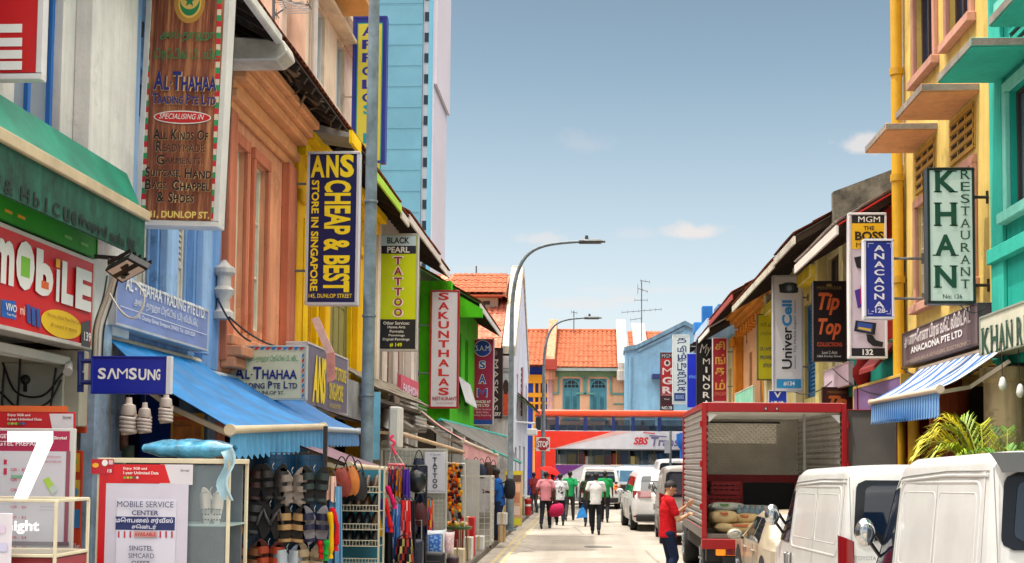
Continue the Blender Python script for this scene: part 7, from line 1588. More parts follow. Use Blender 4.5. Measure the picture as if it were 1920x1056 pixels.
def van(label,X,Y,rotz,col,spoiler=False,L_=4.25,glass='101a2c',rake=-.017,lettering=None,name='white_van',group=None,W2=.86,Hh=1.98):
 root=thing(name,label,'van',(0,0,0),group);pm=carp(col)
 T=[(0,.36,1.0,Hh-.10,W2-.09,W2-.09,W2-.20),(.025,.34,1.0,Hh-.06,W2-.045,W2-.045,W2-.15),(.08,.32,1.0,Hh-.02,W2-.012,W2-.012,W2-.115),(.2,.3,1.0,Hh,W2,W2,W2-.10),(2.4,.3,1.0,Hh-.005,W2,W2,W2-.10),(L_-1.25,.3,1.0,Hh-.05,W2,W2,W2-.12),(L_-.95,.3,1.0,Hh-.15,W2,W2-.005,W2-.15),(L_-.22,.32,1.0,1.14,W2-.03,W2-.04,W2-.1),(L_-.06,.36,.8,.98,W2-.08,W2-.09,W2-.15),(L_,.42,.7,.8,W2-.2,W2-.2,W2-.28)]
 sh=Shell(T,lean=.075,edge=.10)
 mb=MB();sh.body(mb,pm,80);mb.build('body',root,smooth=50)
 seam=M('8a8886',.6,0);gl=M(glass,.05,0,spec=.9)
 yb=L_-1.32
 for sg in(-1,1):
  mb=MB();sh.sline(mb,[(.12,Hh-.14),(1.2,Hh-.13),(yb,Hh-.17),(L_-1.05,Hh-.26)],M('9b9a97',.5),.005,sg,.004);sh.sline(mb,[(.12,Hh-.175),(1.2,Hh-.165),(yb,Hh-.205)],pm,.012,sg,.004);mb.build('gutter',root,smooth=60)
  mb=MB();sh.side(mb,[(yb+.08,1.12),(L_-.42,1.12),(L_-.92,Hh-.29),(yb+.08,Hh-.27)],gl,sg,.005,8,8);
  w=mb.build('side_window',root,smooth=60)
  mb=MB();sh.sline(mb,[(yb+.08,1.12),(L_-.42,1.12),(L_-.92,Hh-.29),(yb+.08,Hh-.27)],M('1c1c1e',.5),.006,sg,.004,close=True);mb.build('window_seal',w)
  mb=MB();ym=.2+(yb-.2)*.5
  for y0,y1 in((.32,ym-.02),(ym+.02,yb-.1)):
   sh.sline(mb,rrect(y0+.03,y1-.03,1.2,Hh-.3,.07),pm,.007,sg,-.003,close=True)
  sh.sline(mb,rrect(.26,yb-.04,1.08,Hh-.22,.12),pm,.016,sg,-.007,close=True)
  mb.build('pressed_panel',root,smooth=70)
  mb=MB();sh.sline(mb,[(ym,.45),(ym,Hh-.2)],seam,.004,sg,.0);sh.sline(mb,[(yb,.4),(yb,Hh-.22)],seam,.005,sg,.0);sh.sline(mb,[(.17,.4),(.17,Hh-.15)],seam,.004,sg,.0);sh.sline(mb,[(L_-.3,.5),(L_-.38,1.05)],seam,.004,sg,.0);mb.build('door_seam',root)
  mb=MB();sh.side(mb,[(.25,.905),(ym+.05,.905),(ym+.05,.935),(.25,.935)],M('3a3a3a',.6),sg,.002,6,1);mb.build('door_rail',root)
  for yy in(yb+.1,yb-.11):
   mb=MB();sh.side(mb,[(yy-.035,.8),(yy+.035,.8),(yy+.035,1.0),(yy-.035,1.0)],M('2a2a2c',.4),sg,.004,3,3);h_=mb.build('door_handle',root)
   mb=MB();x=sg*(sh.side_x(yy,.9)+.03);mb.bar((x,yy,.81),(x,yy,.99),.022,.03,M('c9c9c9',.15,.05,metal=.9));mb.build('grip',h_,bevel=.006)
  mb=MB();my=L_-.62;mx=sg*(sh.side_x(my,1.12)+.13);c=Vector((mx,my-.02,1.43))
  mb.ball(c,(.095,.08,.135),M('c9c9c9',.08,0,metal=.95),20,14);mi=mb.build('mirror',root,smooth=70)
  mb=MB();mb.face([c+Vector((.055*math.cos(k*.3142),-.0705,.085*math.sin(k*.3142)))for k in range(20)],M('c3ccd4',.03,0,metal=1));mb.build('mirror_glass',mi)
  mb=MB();mb.bar(c-Vector((sg*.05,0,.1)),(sg*sh.side_x(my,1.2),my+.02,1.2),.03,.025,M('1a1a1c',.5));mb.bar(c-Vector((sg*.08,0,-.02)),(sg*sh.side_x(my,1.3),my,1.32),.03,.03,M('1a1a1c',.5));mb.build('mirror_arm',mi)
  mb=MB();x0=W2-.09
  mb.grid(lambda u,v:(lambda z,a:Vector((sg*(W2+.008-.13*(1-math.cos(a))*1.0-.0),-.012+.15*(1-math.sin(a))if a<1.3 else-.012,z)))(.72+.58*v*(1-.1*u*u),u*math.pi/2),8,6,RDL);tl=mb.build('tail_light',root,smooth=60)
  for yy in(.75,L_-.85):wheel(root,sg*(W2-.13),yy,.32,.2,sg)
  mb=MB()
  for yy in(.75,L_-.85):arch(sh,mb,yy,.39,sg,.34)
  mb.build('wheel_arch',root)
 xw=W2-.12
 mb=MB();wz=1.24+(Hh-2)*1.6;sh.rear(mb,-xw,xw,wz,Hh-.15,M('0c1018',.25),.004,.05,.09,16);rg=mb.build('rear_window',root,smooth=70)
 mb=MB();sh.rear(mb,-xw+.09,xw-.09,wz+.06,Hh-.2,gl,.009,.05,.07,14);mb.build('pane',rg,smooth=70)
 mb=MB()
 for sx in(-1,1):mb.tube([(sx*(W2-.1),sh.rear_y(z)-.002,z)for z in(.5,.8,1.1,1.4,1.7,Hh-.12)],.004,seam,6)
 mb.build('door_seam',root)
 mb=MB();mb.box(-.22,.22,-.02,.02,1.1,1.18,M('c9c9c9',.15,.03,metal=.8));mb.build('door_garnish',root,bevel=.01)
 mb=MB();mb.box(-.27,.27,-.012,.0,.78,.93,M('d6d4cc',.5));mb.build('number_plate',root,bevel=.004)
 mb=MB();mb.box(-W2+.02,W2-.02,-.07,.1,.36,.6,pm);mb.build('bumper',root,bevel=.04,seg=3,smooth=50)
 if spoiler:
  mb=MB();mb.grid(lambda u,v:Vector(((2*u-1)*(W2-.11+.02*v),-.07+.2*v**1.3,Hh-.155+.14*v+.012*(1-(2*u-1)**2))),16,6,M('141416',.6,.05));mb.grid(lambda u,v:Vector(((2*u-1)*(W2-.11),-.07+.1*v,Hh-.16+.0*v)),16,2,M('24242a',.3));mb.build('spoiler',root,smooth=60)
 if lettering:
  vs,fs,_=font_mesh(lettering[0],.02);mb=MB();x0,x1,z0,z1=lettering[1];mb.mesh([(x0+(x1-x0)*x,-.016,z0+(z1-z0)*y)for x,y in vs],fs,M('8a8a8c',.3,0,metal=.6));mb.build('lettering',root)
 mb=MB();mb.grid(lambda u,v:(lambda z:Vector(((2*u-1)*(W2-.17),sh.front_y(z)+.01,z)))(1.2+(Hh-.4-1.2)*v),8,8,gl);mb.build('windscreen',root)
 root.location=(X,Y,0);root.rotation_euler=(rake,0,rotz)
 return root
p2,p1=190.0,288.0
van('nearest white van, with a black roof spoiler over its rear window',2.70+.86,9.0,R(.2),'c2c1bf',spoiler=True,Hh=2.12,L_=4.0)
van('white van parked ahead of the nearest one, without a spoiler, behind the beige saloon',2.52+.86,13.1,R(2.4),'c0bfbc',Hh=2.01,L_=4.0,lettering=('TOYOTA',(-.73,-.52,1.06,1.10)))
van('grey van parked beyond the red lorry beside the man in red',1.72+.86,32.0,R(-1),'8d8781',name='grey_van',glass='2a3340',L_=4.6,Hh=1.97)
van('white high van farthest away by the blue corner house',3.4,50.0,R(0),'cfcfd0',name='white_van',L_=4.6,Hh=2.2,rake=0)
def car(name,label,X,Y,rotz,col,L_,W,prof,belt,glass='16202a',rearwin=None,sidewin=None,lights=None,cat='car',zb=.26,taper=.17,group=None,extra=None):
 root=thing(name,label,cat,(0,0,0),group);pm=carp(col);W2=W/2;T=[]
 zr=max(z for _,z in prof)
 for y,z in prof:
  edge=1.0
  if y<.12:edge=.90+.10*(y/.12)
  if y>L_-.45:edge=1-.16*((y-(L_-.45))/.45)**2
  bl=min(belt,z-.02);k=max(0,(z-bl)/(zr-belt));wt=W2*edge*(1-taper*min(1,k)-.03)
  T.append((y,zb,bl,z,W2*edge*.97,W2*edge,wt))
 sh=Shell(T,0,.09);mb=MB();sh.body(mb,pm,70);mb.build('body',root,smooth=40);gl=M(glass,.05,0,spec=.9)
 for sg in(-1,1):
  for q in sidewin or():
   mb=MB();sh.side(mb,q,gl,sg,.006,8,6);mb.build('side_window',root,smooth=60)
  mb=MB();sh.sline(mb,[(q,belt+.02)if False else(q,.35)for q in()]or[(L_*.42,.4),(L_*.42,belt)],M('4a4a4a',.6),.004,sg,0);sh.sline(mb,[(L_*.64,.4),(L_*.64,belt)],M('4a4a4a',.6),.004,sg,0);mb.build('door_seam',root)
  for yy in(L_*.36,L_*.58):
   mb=MB();x=sg*(sh.side_x(yy,belt-.08)+.02);mb.bar((x,yy,belt-.09),(x,yy+.2,belt-.085),.03,.025,pm);mb.build('door_handle',root,bevel=.006)
  my=L_*.66;c=Vector((sg*(sh.side_x(my,belt)+.13),my,belt+.08));mb=MB();mb.ball(c,(.12,.07,.085),pm,14,10);mi=mb.build('mirror',root,smooth=70);mb=MB();mb.bar(c,(sg*sh.side_x(my,belt),my,belt+.02),.04,.04,BKM);mb.build('mirror_arm',mi);mb=MB();mb.face([c+Vector((.085*math.cos(k*.3927),-.062,.058*math.sin(k*.3927)))for k in range(16)],M('c3ccd4',.03,0,metal=1));mb.build('mirror_glass',mi)
  for yy in(L_*.19,L_*.81):wheel(root,sg*(W2-.1),yy,.34,.21,sg)
  mb=MB()
  for yy in(L_*.19,L_*.81):arch(sh,mb,yy,.4,sg,.36)
  mb.build('wheel_arch',root)
  for(x0,x1,z0,z1,m)in lights or():
   mb=MB();mb.grid(lambda u,v:(lambda x,z:Vector((sg*x,sh.rear_y(z)-.012+.10*max(0,(x-W2*.82)/(W2*.18))**1.5,z)))(x0+(x1-x0)*u,z0+(z1-z0)*v),8,4,m);mb.build('tail_light',root,smooth=60)
 if rearwin:
  x0,z0,z1,ins=rearwin;mb=MB();sh.rear(mb,-x0,x0,z0,z1,gl,.008,ins,.05,10);mb.build('rear_window',root,smooth=60)
 mb=MB();zb1=belt+.06;mb.grid(lambda u,v:(lambda z:Vector(((2*u-1)*(W2*.86-.1*v),sh.front_y(z)+.012,z)))(zb1+(zr-.1-zb1)*v),8,8,gl);mb.build('windscreen',root)
 mb=MB();mb.box(-.26,.26,-.025,.02,.68,.8,M('d8d6cf',.5));mb.build('number_plate',root,bevel=.004)
 mb=MB();mb.box(-W2*.9,W2*.9,-.07,.1,.3,.52,M('1f1f20',.6)if extra=='darkbumper' else pm);mb.build('bumper',root,bevel=.04,seg=2,smooth=50)
 root.location=(X,Y,0);root.rotation_euler.z=rotz
 return root
sed=[(0,.95),(.1,1.0),(.55,1.03),(.75,1.06),(1.35,1.36),(1.7,1.40),(2.3,1.40),(2.6,1.34),(3.35,.98),(4.0,.88),(4.3,.72),(4.38,.5)]
car('beige_car','beige saloon car squeezed between the white van and the red lorry',2.38+.84,17.2,R(.6),'a99c86',4.15,1.68,[(y*.95,z*.95)for y,z in sed],.86,sidewin=[[(1.2,.9),(1.85,.9),(1.85,1.24),(1.45,1.23)],[(1.92,.9),(2.95,.9),(2.45,1.23),(1.92,1.24)]],rearwin=(.6,1.0,1.24,.08),lights=[(.45,.76,.68,.84,RDL)])
suvp=[(0,1.02),(.05,1.12),(.22,1.5),(.38,1.74),(.7,1.80),(2.4,1.80),(2.95,1.72),(3.6,1.14),(4.4,1.02),(4.65,.8),(4.72,.5)]
car('white_people_carrier','white people carrier with wide red tail lights facing away behind the grey van',1.27+.92,38.3,R(3.5),'d8d6d4',4.73,1.84,suvp,1.05,sidewin=[[(.55,1.12),(1.3,1.12),(1.3,1.62),(.75,1.6)],[(1.36,1.12),(2.35,1.12),(2.35,1.63),(1.36,1.62)],[(2.42,1.12),(3.35,1.12),(2.85,1.6),(2.42,1.63)]],rearwin=(.7,1.16,1.64,.06),lights=[(.38,.92,1.0,1.2,RDL),(.62,.90,.42,.47,RDL)],extra='darkbumper')
mb=MB()
s_=car('white_offroad_car','boxy white off-road car with lit orange lamps behind the walking people',.42,56.4,R(0),'d3d1c9',4.6,1.82,[(0,1.05),(.04,1.12),(.12,1.5),(.25,1.76),(.6,1.83),(2.6,1.83),(3.0,1.74),(3.5,1.16),(4.4,1.05),(4.6,.7)],1.08,rearwin=(.68,1.18,1.66,.05),sidewin=[[(.5,1.15),(1.4,1.15),(1.4,1.66),(.6,1.64)],[(1.5,1.15),(3.2,1.15),(2.9,1.64),(1.5,1.66)]],lights=[(.62,.90,.86,1.1,M('d8641a',.3,0,emit=.5)),(.66,.9,.7,.84,RDL)],extra='darkbumper')
mb=MB();mb.box(s_.location.x-.62,s_.location.x+.62,s_.location.y-.04,s_.location.y,1.7,1.74,RDL);mb.build('brake_lamp',s_)
car('silver_people_carrier','pale people carrier seen side on, turning in front of the bus',3.75,58.6,R(78),'c9d3dc',4.6,1.8,[(0,1.0),(.05,1.15),(.3,1.6),(.6,1.84),(2.2,1.88),(2.9,1.74),(3.7,1.15),(4.4,.95),(4.6,.6)],1.1,glass='3f6f8f',rearwin=(.7,1.2,1.66,.06),sidewin=[[(.4,1.2),(1.3,1.2),(1.3,1.68),(.6,1.66)],[(1.36,1.2),(2.3,1.2),(2.3,1.7),(1.36,1.69)],[(2.36,1.2),(3.4,1.2),(2.85,1.64),(2.36,1.7)]],lights=[(.6,.88,.9,1.15,RDL)])
# ------------------------------------------------------------------ motorcycle
mo=thing('motorcycle','dark motorcycle parked beside the off-road car','motorcycle',(1.35,52,0));
for y in(51.5,52.75):
 mb=MB();mb.lathe([(.2,-.05),(.29,-.06),(.31,0),(.29,.06),(.2,.05)],(1.35,y,.31),M('141414',.8),20,axis='X');w_=mb.build('wheel',mo,smooth=50);mb=MB();mb.lathe([(.2,-.03),(.03,-.05),(.03,.05),(.2,.03)],(1.35,y,.31),M('7a7c80',.3,.1,metal=.8),14,axis='X');mb.build('rim',w_)
mb=MB();mb.tube([(1.35,51.3,.85),(1.35,51.8,.8),(1.35,52.2,.78),(1.35,52.5,.95)],[.1,.14,.13,.08],M('1c1e24',.3,.05,coat=.5),12);mb.ball((1.35,52.1,.55),(.16,.26,.2),M('3a3c40',.4,.1,metal=.6));mb.tube([(1.35,52.75,.31),(1.35,52.5,1.0)],.04,M('8a8c90',.3,metal=.8),8);mb.build('frame',mo,smooth=60)
mb=MB();mb.tube([(1.0,52.4,1.08),(1.35,52.52,1.02),(1.7,52.4,1.08)],.02,BKM,8);mb.build('handlebar',mo)
for sg in(-1,1):mb=MB();mb.ball((1.35+sg*.3,52.42,1.22),(.07,.02,.05),BKM,10,6);mb.bar((1.35+sg*.28,52.45,1.06),(1.35+sg*.3,52.42,1.2),.015,.015,BKM);mb.build('mirror',mo)
mb=MB();mb.box(1.2,1.5,51.1,51.4,.9,1.2,M('1f2126',.4));mb.build('top_box',mo,bevel=.04)
# ------------------------------------------------------------------ red lorry
def plate_mat(h,s=14.0,rough=.38):
 m=bpy.data.materials.new("tread_plate");m.use_nodes=True;t=m.node_tree;b=t.nodes['Principled BSDF'];n=t.nodes.new;l=t.links.new
 b.inputs['Base Color'].default_value=(*lin(h),1);b.inputs['Metallic'].default_value=.25;b.inputs['Roughness'].default_value=rough
 co=n('ShaderNodeTexCoord');hs_=[]
 for rot in(R(45),R(-45)):
  mp=n('ShaderNodeMapping');mp.inputs['Rotation'].default_value=(0,rot,0);l(co.outputs['Object'],mp.inputs[0])
  w=n('ShaderNodeTexWave');w.inputs['Scale'].default_value=s/6.28*2;w.bands_direction='X';w.inputs['Distortion'].default_value=.0;l(mp.outputs[0],w.inputs['Vector']);hs_.append(w)
 mu=n('ShaderNodeMath');mu.operation='MULTIPLY';l(hs_[0].outputs['Fac'],mu.inputs[0]);l(hs_[1].outputs['Fac'],mu.inputs[1])
 bp=n('ShaderNodeBump');bp.inputs['Strength'].default_value=.9;bp.inputs['Distance'].default_value=.02;l(mu.outputs[0],bp.inputs['Height']);l(bp.outputs[0],b.inputs['Normal'])
 nz=n('ShaderNodeTexNoise');nz.inputs['Scale'].default_value=2.5;nz.inputs['Detail'].default_value=6;l(co.outputs['Object'],nz.inputs['Vector']);mr=n('ShaderNodeMapRange');mr.inputs['To Min'].default_value=.7;mr.inputs['To Max'].default_value=1.2;l(nz.outputs[0],mr.inputs[0])
 vm=n('ShaderNodeVectorMath');vm.operation='SCALE';vm.inputs[0].default_value=lin(h);l(mr.outputs[0],vm.inputs['Scale']);l(vm.outputs[0],b.inputs['Base Color'])
 return m
LX0,LX1,LY0,LY1,LZ0,LZ1=1.86,4.15,21.2,25.6,.86,3.02
TRL=bpy.data.materials.new('frosted_roof_sheet');TRL.use_nodes=True;_t=TRL.node_tree;_m=_t.nodes.new('ShaderNodeMixShader');_a=_t.nodes.new('ShaderNodeBsdfTranslucent');_a.inputs[0].default_value=(.95,.92,.86,1);_m.inputs[0].default_value=.45;_t.nodes['Principled BSDF'].inputs[0].default_value=(.8,.78,.74,1);_t.links.new(_t.nodes['Principled BSDF'].outputs[0],_m.inputs[1]);_t.links.new(_a.outputs[0],_m.inputs[2]);_t.links.new(_m.outputs[0],_t.nodes['Material Output'].inputs[0])
lo=thing('red_lorry','red box lorry with ribbed steel sides, its rear doors open on a load of sacks','lorry',((LX0+LX1)/2,LY0+3,0));LRD=M('9c0810',.42,.08,2.0,coat=.05);STL=M('b4b1ac',.35,.12,3,metal=.6);STLI=M('b5b1aa',.5,.15,3,metal=.2)
mb=MB()
def rib(x,out):
 def f(u,v):
  k=(v*19)%1.0;return Vector((x+out*.022*(1 if .25<k<.75 else 0),LY0+.06+(LY1-LY0-.1)*u,LZ0+.12+(LZ1-LZ0-.22)*v))
 return f
def ribgrid(mb,x,out,m):
 n=19;zs=[]
 for k in range(n):
  for q,o in((0,0),(.22,0),(.34,1),(.78,1),(.9,0)):zs.append(((k+q)/n,o))
 zs.append((1,0));vs=[];fs=[]
 for v,o in zs:
  for y in(LY0+.06,LY1-.05):vs.append((x+out*.024*o,y,LZ0+.12+(LZ1-LZ0-.22)*v))
 for k in range(len(zs)-1):fs.append((2*k,2*k+1,2*k+3,2*k+2))
 mb.mesh(vs,fs,m)
ribgrid(mb,LX0+.01,-1,STL);ribgrid(mb,LX1-.01,1,STL);mb.build('side_panel',lo)
mb=MB();ribgrid(mb,LX0+.05,1,STLI);ribgrid(mb,LX1-.05,-1,STLI);mb.build('lining',lo)
mb=MB()
for x0,x1 in((LX0-.03,LX0+.05),(LX1-.05,LX1+.03)):mb.box(x0,x1,LY0,LY0+.1,LZ0-.06,LZ1,LRD)
mb.box(LX0+.05,LX1-.05,LY0,LY0+.1,LZ1-.15,LZ1+.003,LRD)
for x in(LX0,LX1):mb.box(x-.03,x+.03,LY0+.1,LY1,LZ1-.1,LZ1-.002,LRD);mb.box(x-.03,x+.03,LY0+.1,LY1,LZ0-.06,LZ0+.1,M('6d6762',.5,.15));mb.box(x-.035,x+.035,LY1-.08,LY1,LZ0+.12,LZ1-.1,LRD)
mb.build('rear_frame',lo,bevel=.008)
mb=MB();mb.box(LX0,LX1,LY0+.1,LY1,LZ1-.02,LZ1+.01,TRL);
for k in range(9):y=LY0+.3+k*.5;mb.box(LX0+.08,LX1-.08,y,y+.05,LZ1-.12,LZ1-.021,M('d3d0c8',.5,.1))
mb.build('roof',lo)
mb=MB();mb.box(LX0,LX1,LY0+.02,LY1,LZ0-.06,LZ0,M('6d645c',.7,.2));mb.build('floor',lo)
TP=plate_mat('c9c2b4',24);TPd=plate_mat('5a5550',44,.5)
mb=MB();mb.box(LX0+.06,LX1-.06,LY1-.07,LY1-.03,LZ0+.95,LZ1-.05,TP);mb.build('bulkhead',lo)
mb=MB();mb.box(LX0+.06,LX1-.06,LY1-.08,LY1-.03,LZ0,LZ0+.95,M('8f1016',.5,.1));mb.box(LX0+.1,LX0+1.0,LY1-.1,LY1-.08,LZ0+.1,LZ0+.8,M('0f0d0d',.6));mb.box(LX0+1.15,LX1-.15,LY1-.1,LY1-.08,LZ0+.1,LZ0+.8,M('0f0d0d',.6));mb.build('bulkhead_door',lo)
mb=MB();mb.box(LX0+.07,LX0+1.55,LY0+2.6,LY0+2.63,LZ1-.62,LZ1-.26,plate_mat('efe8d8',16));mb.build('hanging_plate',lo)
mb=MB();mb.tube([(LX0+.1,LY0+2.5,LZ1-.24),(LX0+1.6,LY0+2.5,LZ1-.24)],.02,BKM,8);mb.bar((LX1-.4,LY0+1.6,LZ0),(LX1-.4,LY0+1.6,LZ1-.1),.05,.04,M('b9b5ac',.3,.1,metal=.7));mb.build('rail',lo)
mb=MB();mb.prism([(LX0+.08,LY0+.03,LZ1-.19),(LX0+.22,LY0+.03,LZ1-.19),(LX0+.08,LY0+.03,LZ1-.33)],(0,.03,0),M('d3d0c9',.5));mb.prism([(LX1-.08,LY0+.03,LZ1-.19),(LX1-.22,LY0+.03,LZ1-.19),(LX1-.08,LY0+.03,LZ1-.33)],(0,.03,0),M('d3d0c9',.5));mb.build('gusset',lo)
mb=MB()
for x in(LX0+.98,LX0+1.16):mb.box(x,x+.05,LY0-.015,LY0,LZ1-.12,LZ1-.07,M('2a1010',.4));mb.box(x+.012,x+.038,LY0-.02,LY0-.015,LZ1-.11,LZ1-.08,M('c9b4b0',.3))
mb.build('marker_lamp',lo)
for z in(LZ0+.4,LZ0+1.1,LZ1-.4):
 mb=MB();mb.tube([(LX0-.04,LY0+.02,z),(LX0-.04,LY0+.02,z+.1)],.025,LRD,8);mb.tube([(LX1+.05,LY0+.02,z),(LX1+.05,LY0+.02,z+.1)],.025,LRD,8);mb.build('hinge',lo)
dx0,dx1=AT(1591,815,Y=LY0).x,AT(1681,815,Y=LY0).x
mb=MB();mb.box(dx0,dx1,LY0+.03,LY0+.07,LZ0,LZ1-.12,TPd);dr=mb.build('rear_door',lo)
mb=MB();mb.box(dx0-.05,dx0,LY0+.02,LY0+.08,LZ0-.03,LZ1-.1,LRD);mb.box(dx1,dx1+.02,LY0+.02,LY0+.08,LZ0-.03,LZ1-.1,M('3a3634',.5));mb.box(dx0,dx1,LY0+.02,LY0+.08,LZ1-.12,LZ1-.1,M('3a3634',.5));mb.build('door_edge',dr,bevel=.004)
mb=MB();mb.box(LX0-.03,LX1+.03,LY0-.02,LY0+.2,LZ0-.24,LZ0-.07,LRD);mb.build('rear_beam',lo,bevel=.01)
mb=MB();mb.box(LX0+.05,LX1-.05,LY0+.1,LY0+.3,.42,LZ0-.25,BKM);mb.box(LX0+.1,LX1-.1,LY0+.3,LY1+1.9,.5,LZ0-.08,M('1f1d1c',.8,.2));mb.box(LX0+.3,LX1-.3,LY0-.03,LY0+.06,.36,.5,BKM);mb.build('chassis',lo)
for x in(LX0+.2,LX1-.64):
 tl=MB();tl.box(x,x+.14,LY0-.01,LY0+.1,.52,.66,M('e07a1a',.25,0,emit=.6));tl.box(x+.145,x+.32,LY0-.01,LY0+.1,.52,.66,RDL);tl.box(x+.325,x+.42,LY0-.01,LY0+.1,.52,.66,WHL);tl.build('tail_light',lo,bevel=.006)
mb=MB();mb.box(LX0+.3,LX0+.7,LY0-.015,LY0+.02,.28,.42,M('9a9590',.5));mb.build('number_plate',lo,bevel=.003)
for sg,x in((-1,LX0+.22),(1,LX1-.22)):
 for y in(LY0+1.1,LY1+.9):wheel(lo,x,y,.4,.34,sg)
 mb=MB();mb.box(x-.18,x+.18,LY0+.45,LY0+.47,.15,LZ0-.1,BKM);mb.build('mudflap',lo)
mb=MB();mb.box(LX0+.1,LX1-.1,LY1+.15,LY1+1.95,.55,2.1,LRD);mb.build('cab',lo,bevel=.12,seg=3,smooth=50)
mb=MB();mb.box(LX0+.08,LX0+.1,LY1+.5,LY1+1.5,1.3,1.95,glassm());mb.build('cab_window',lo)
def sack(label,cx,cy,z0,w,d,h,col,rot=0,grp='rice sacks in the lorry',name='sack',band='b0562a'):
 r=thing(name,label,'sack',(cx,cy,z0),grp);mb=MB();mt=M(col,.7,.12,8,bump=.2,bscale=90)
 def f(u,v,s):
  x,y=2*u-1,2*v-1;k=((1-x**6)*(1-y**6))**.45 if abs(x)<1 and abs(y)<1 else 0
  return Vector((cx+x*w/2*(1-.06*y*y),cy+y*d/2*(1-.08*x*x),z0+h/2+s*h/2*k+.012*math.sin(9*u+5*v)))
 for s in(-1,1):mb.grid(lambda u,v:f(u,v,s),18,14,mt)
 mb.build('bag',r,smooth=70)
 mb=MB();mb.grid(lambda u,v:f(.3+.3*u,.02+.1*v,1)+Vector((0,-.012,.003)),6,3,M(band,.7));mb.build('print',r);r.rotation_euler.z=rot;return r
def lp_(px,py,Y):return AT(px,py,Y=Y)
sk='c9ae7c'
sack('lowest tan rice sack spanning the lorry sill',lp_(1372,985,21.7).x+.16,21.75,LZ0,.92,.5,.17,sk)
sack('tan rice sack lying in the corner on the lowest one',lp_(1350,968,21.8).x+.06,21.85,LZ0+.16,.46,.5,.2,'cdb382',.05)
sack('tan rice sack sloping down towards the car side',lp_(1398,975,21.8).x+.03,21.9,LZ0+.165,.5,.5,.15,'c7a874',-.2)
sack('white and green sack behind the tan ones',lp_(1347,947,22.2).x+.1,22.4,LZ0+.34,.5,.5,.14,'cfd3c8',.1,band='5a9a3a')
sack('white sack with a green mark beside the stacked crate',lp_(1370,947,22.2).x+.1,22.95,LZ0+.3,.5,.5,.16,'d3d1c8',-.1,band='5a8a2a')
sack('tan rice sack under the white ones',lp_(1350,960,22.2).x+.3,22.4,LZ0+.0,.9,.55,.33,'bfa271')
def crate(label,cx,cy,z0,w,d,h,col):
 r=thing('crate',label,'crate',(cx,cy,z0));m=M(col,.5,.08);mb=MB();mb.box(cx-w/2,cx+w/2,cy-d/2,cy+d/2,z0,z0+.02,m)
 for z in(.02,.1,.18):
  hh=.05
  mb.box(cx-w/2,cx+w/2,cy-d/2,cy-d/2+.02,z0+z,z0+z+hh,m);mb.box(cx-w/2,cx+w/2,cy+d/2-.02,cy+d/2,z0+z,z0+z+hh,m);mb.box(cx-w/2,cx-w/2+.02,cy-d/2,cy+d/2,z0+z,z0+z+hh,m);mb.box(cx+w/2-.02,cx+w/2,cy-d/2,cy+d/2,z0+z,z0+z+hh,m)
 for k in range(6):x=cx-w/2+w*k/5;mb.box(x-.012,x+.012,cy-d/2-.002,cy-d/2+.018,z0,z0+.23,m)
 mb.build('lattice',r);return r
cx_=lp_(1357,935,23.4).x
crate('red plastic crate, lower one behind the white sacks',cx_,23.6,LZ0+.35,.55,.4,.24,'b01a1c');crate('red plastic crate set on top of another behind the sacks',cx_+.06,23.65,LZ0+.6,.52,.4,.24,'a8181c')
carton('brown carton under the red crates in the lorry',(1330,948,1385,985),23.35,'a07a4a',LZ0,.5);carton('long white carton on the load near the lorry bulkhead',(1395,948,1440,964),22.7,'d3d0cc',None,.35);carton('brown carton under the white one in the lorry',(1393,964,1442,1000),22.65,'b59a6a',LZ0,.5)
wp=thing('bottle_pack','shrink wrapped pack of water bottles on the sacks','bottles',lp_(1405,978,22.2));c=lp_(1408,968,22.25);mb=MB()
for i in range(5):
 for j in range(2):mb.lathe([(.04,0),(.045,.02),(.045,.18),(.018,.25),(.018,.28)],(c.x-.2+i*.1,22.2+j*.1,LZ0+.17),M('7f9fae',.15,.1,5),10)
mb.build('bottle',wp,smooth=50);mb=MB();mb.box(c.x-.26,c.x+.26,22.14,22.36,LZ0+.165,LZ0+.39,clear('a9c4d0',.25));mb.build('wrap',wp)
# ------------------------------------------------------------------ double deck bus
BY=62.0
def bxz(px,py):p=AT(px,py,Y=BY);return p.x,p.z
bus=thing('bus','red and white double deck bus crossing at the end of the street','bus',(3,BY+1.25,0))
bx0,bx1=bxz(1003,800)[0],bxz(1003,800)[0]+11.8
z_=lambda py,px=1130:bxz(px,py)[1]
BRD=carp('e0301c',.25);BWH=carp('cfccd0',.25);BPU=carp('6a2f7a',.3);BGL=M('16222c',.06,0,spec=.8)
mb=MB();mb.box(bx0,bx1,BY,BY+2.5,z_(842),z_(808),BWH);mb.box(bx0+.02,bx1-.02,BY+.04,BY+2.46,.35,z_(872)-.01,M('22201f',.6));mb.box(bx0+.02,bx0+1.1,BY+.05,BY+2.45,z_(871),z_(842)-.002,M('22201f',.6))
for za,zc in((z_(808)+.002,z_(782)),(z_(871),z_(842)-.002)):
 mb.box(bx0+.02,bx0+.3,BY+.05,BY+2.45,za,zc,M('14181f',.4));mb.box(bx1-.1,bx1-.02,BY+.05,BY+2.45,za,zc,M('14181f',.4))
 if zc<3:mb.box(bx0+.02,bx1-.02,BY+2.4,BY+2.44,za,zc,M('5a6468',.5,.2,2))
mb.box(bx0+.02,bx1-.02,BY+.03,BY+.05,z_(844),z_(842)-.003,M('14181f',.4));mb.build('body',bus,bevel=.03)
mb=MB();mb.box(bx0,bx1,BY-.02,BY+2.52,z_(781),z_(769),carp('e8502a',.3));mb.build('roof',bus,bevel=.08,seg=3,smooth=50)
mb=MB();t,b=z_(809),z_(841);xa,xb=bxz(1040,840)[0],bxz(1150,810)[0]
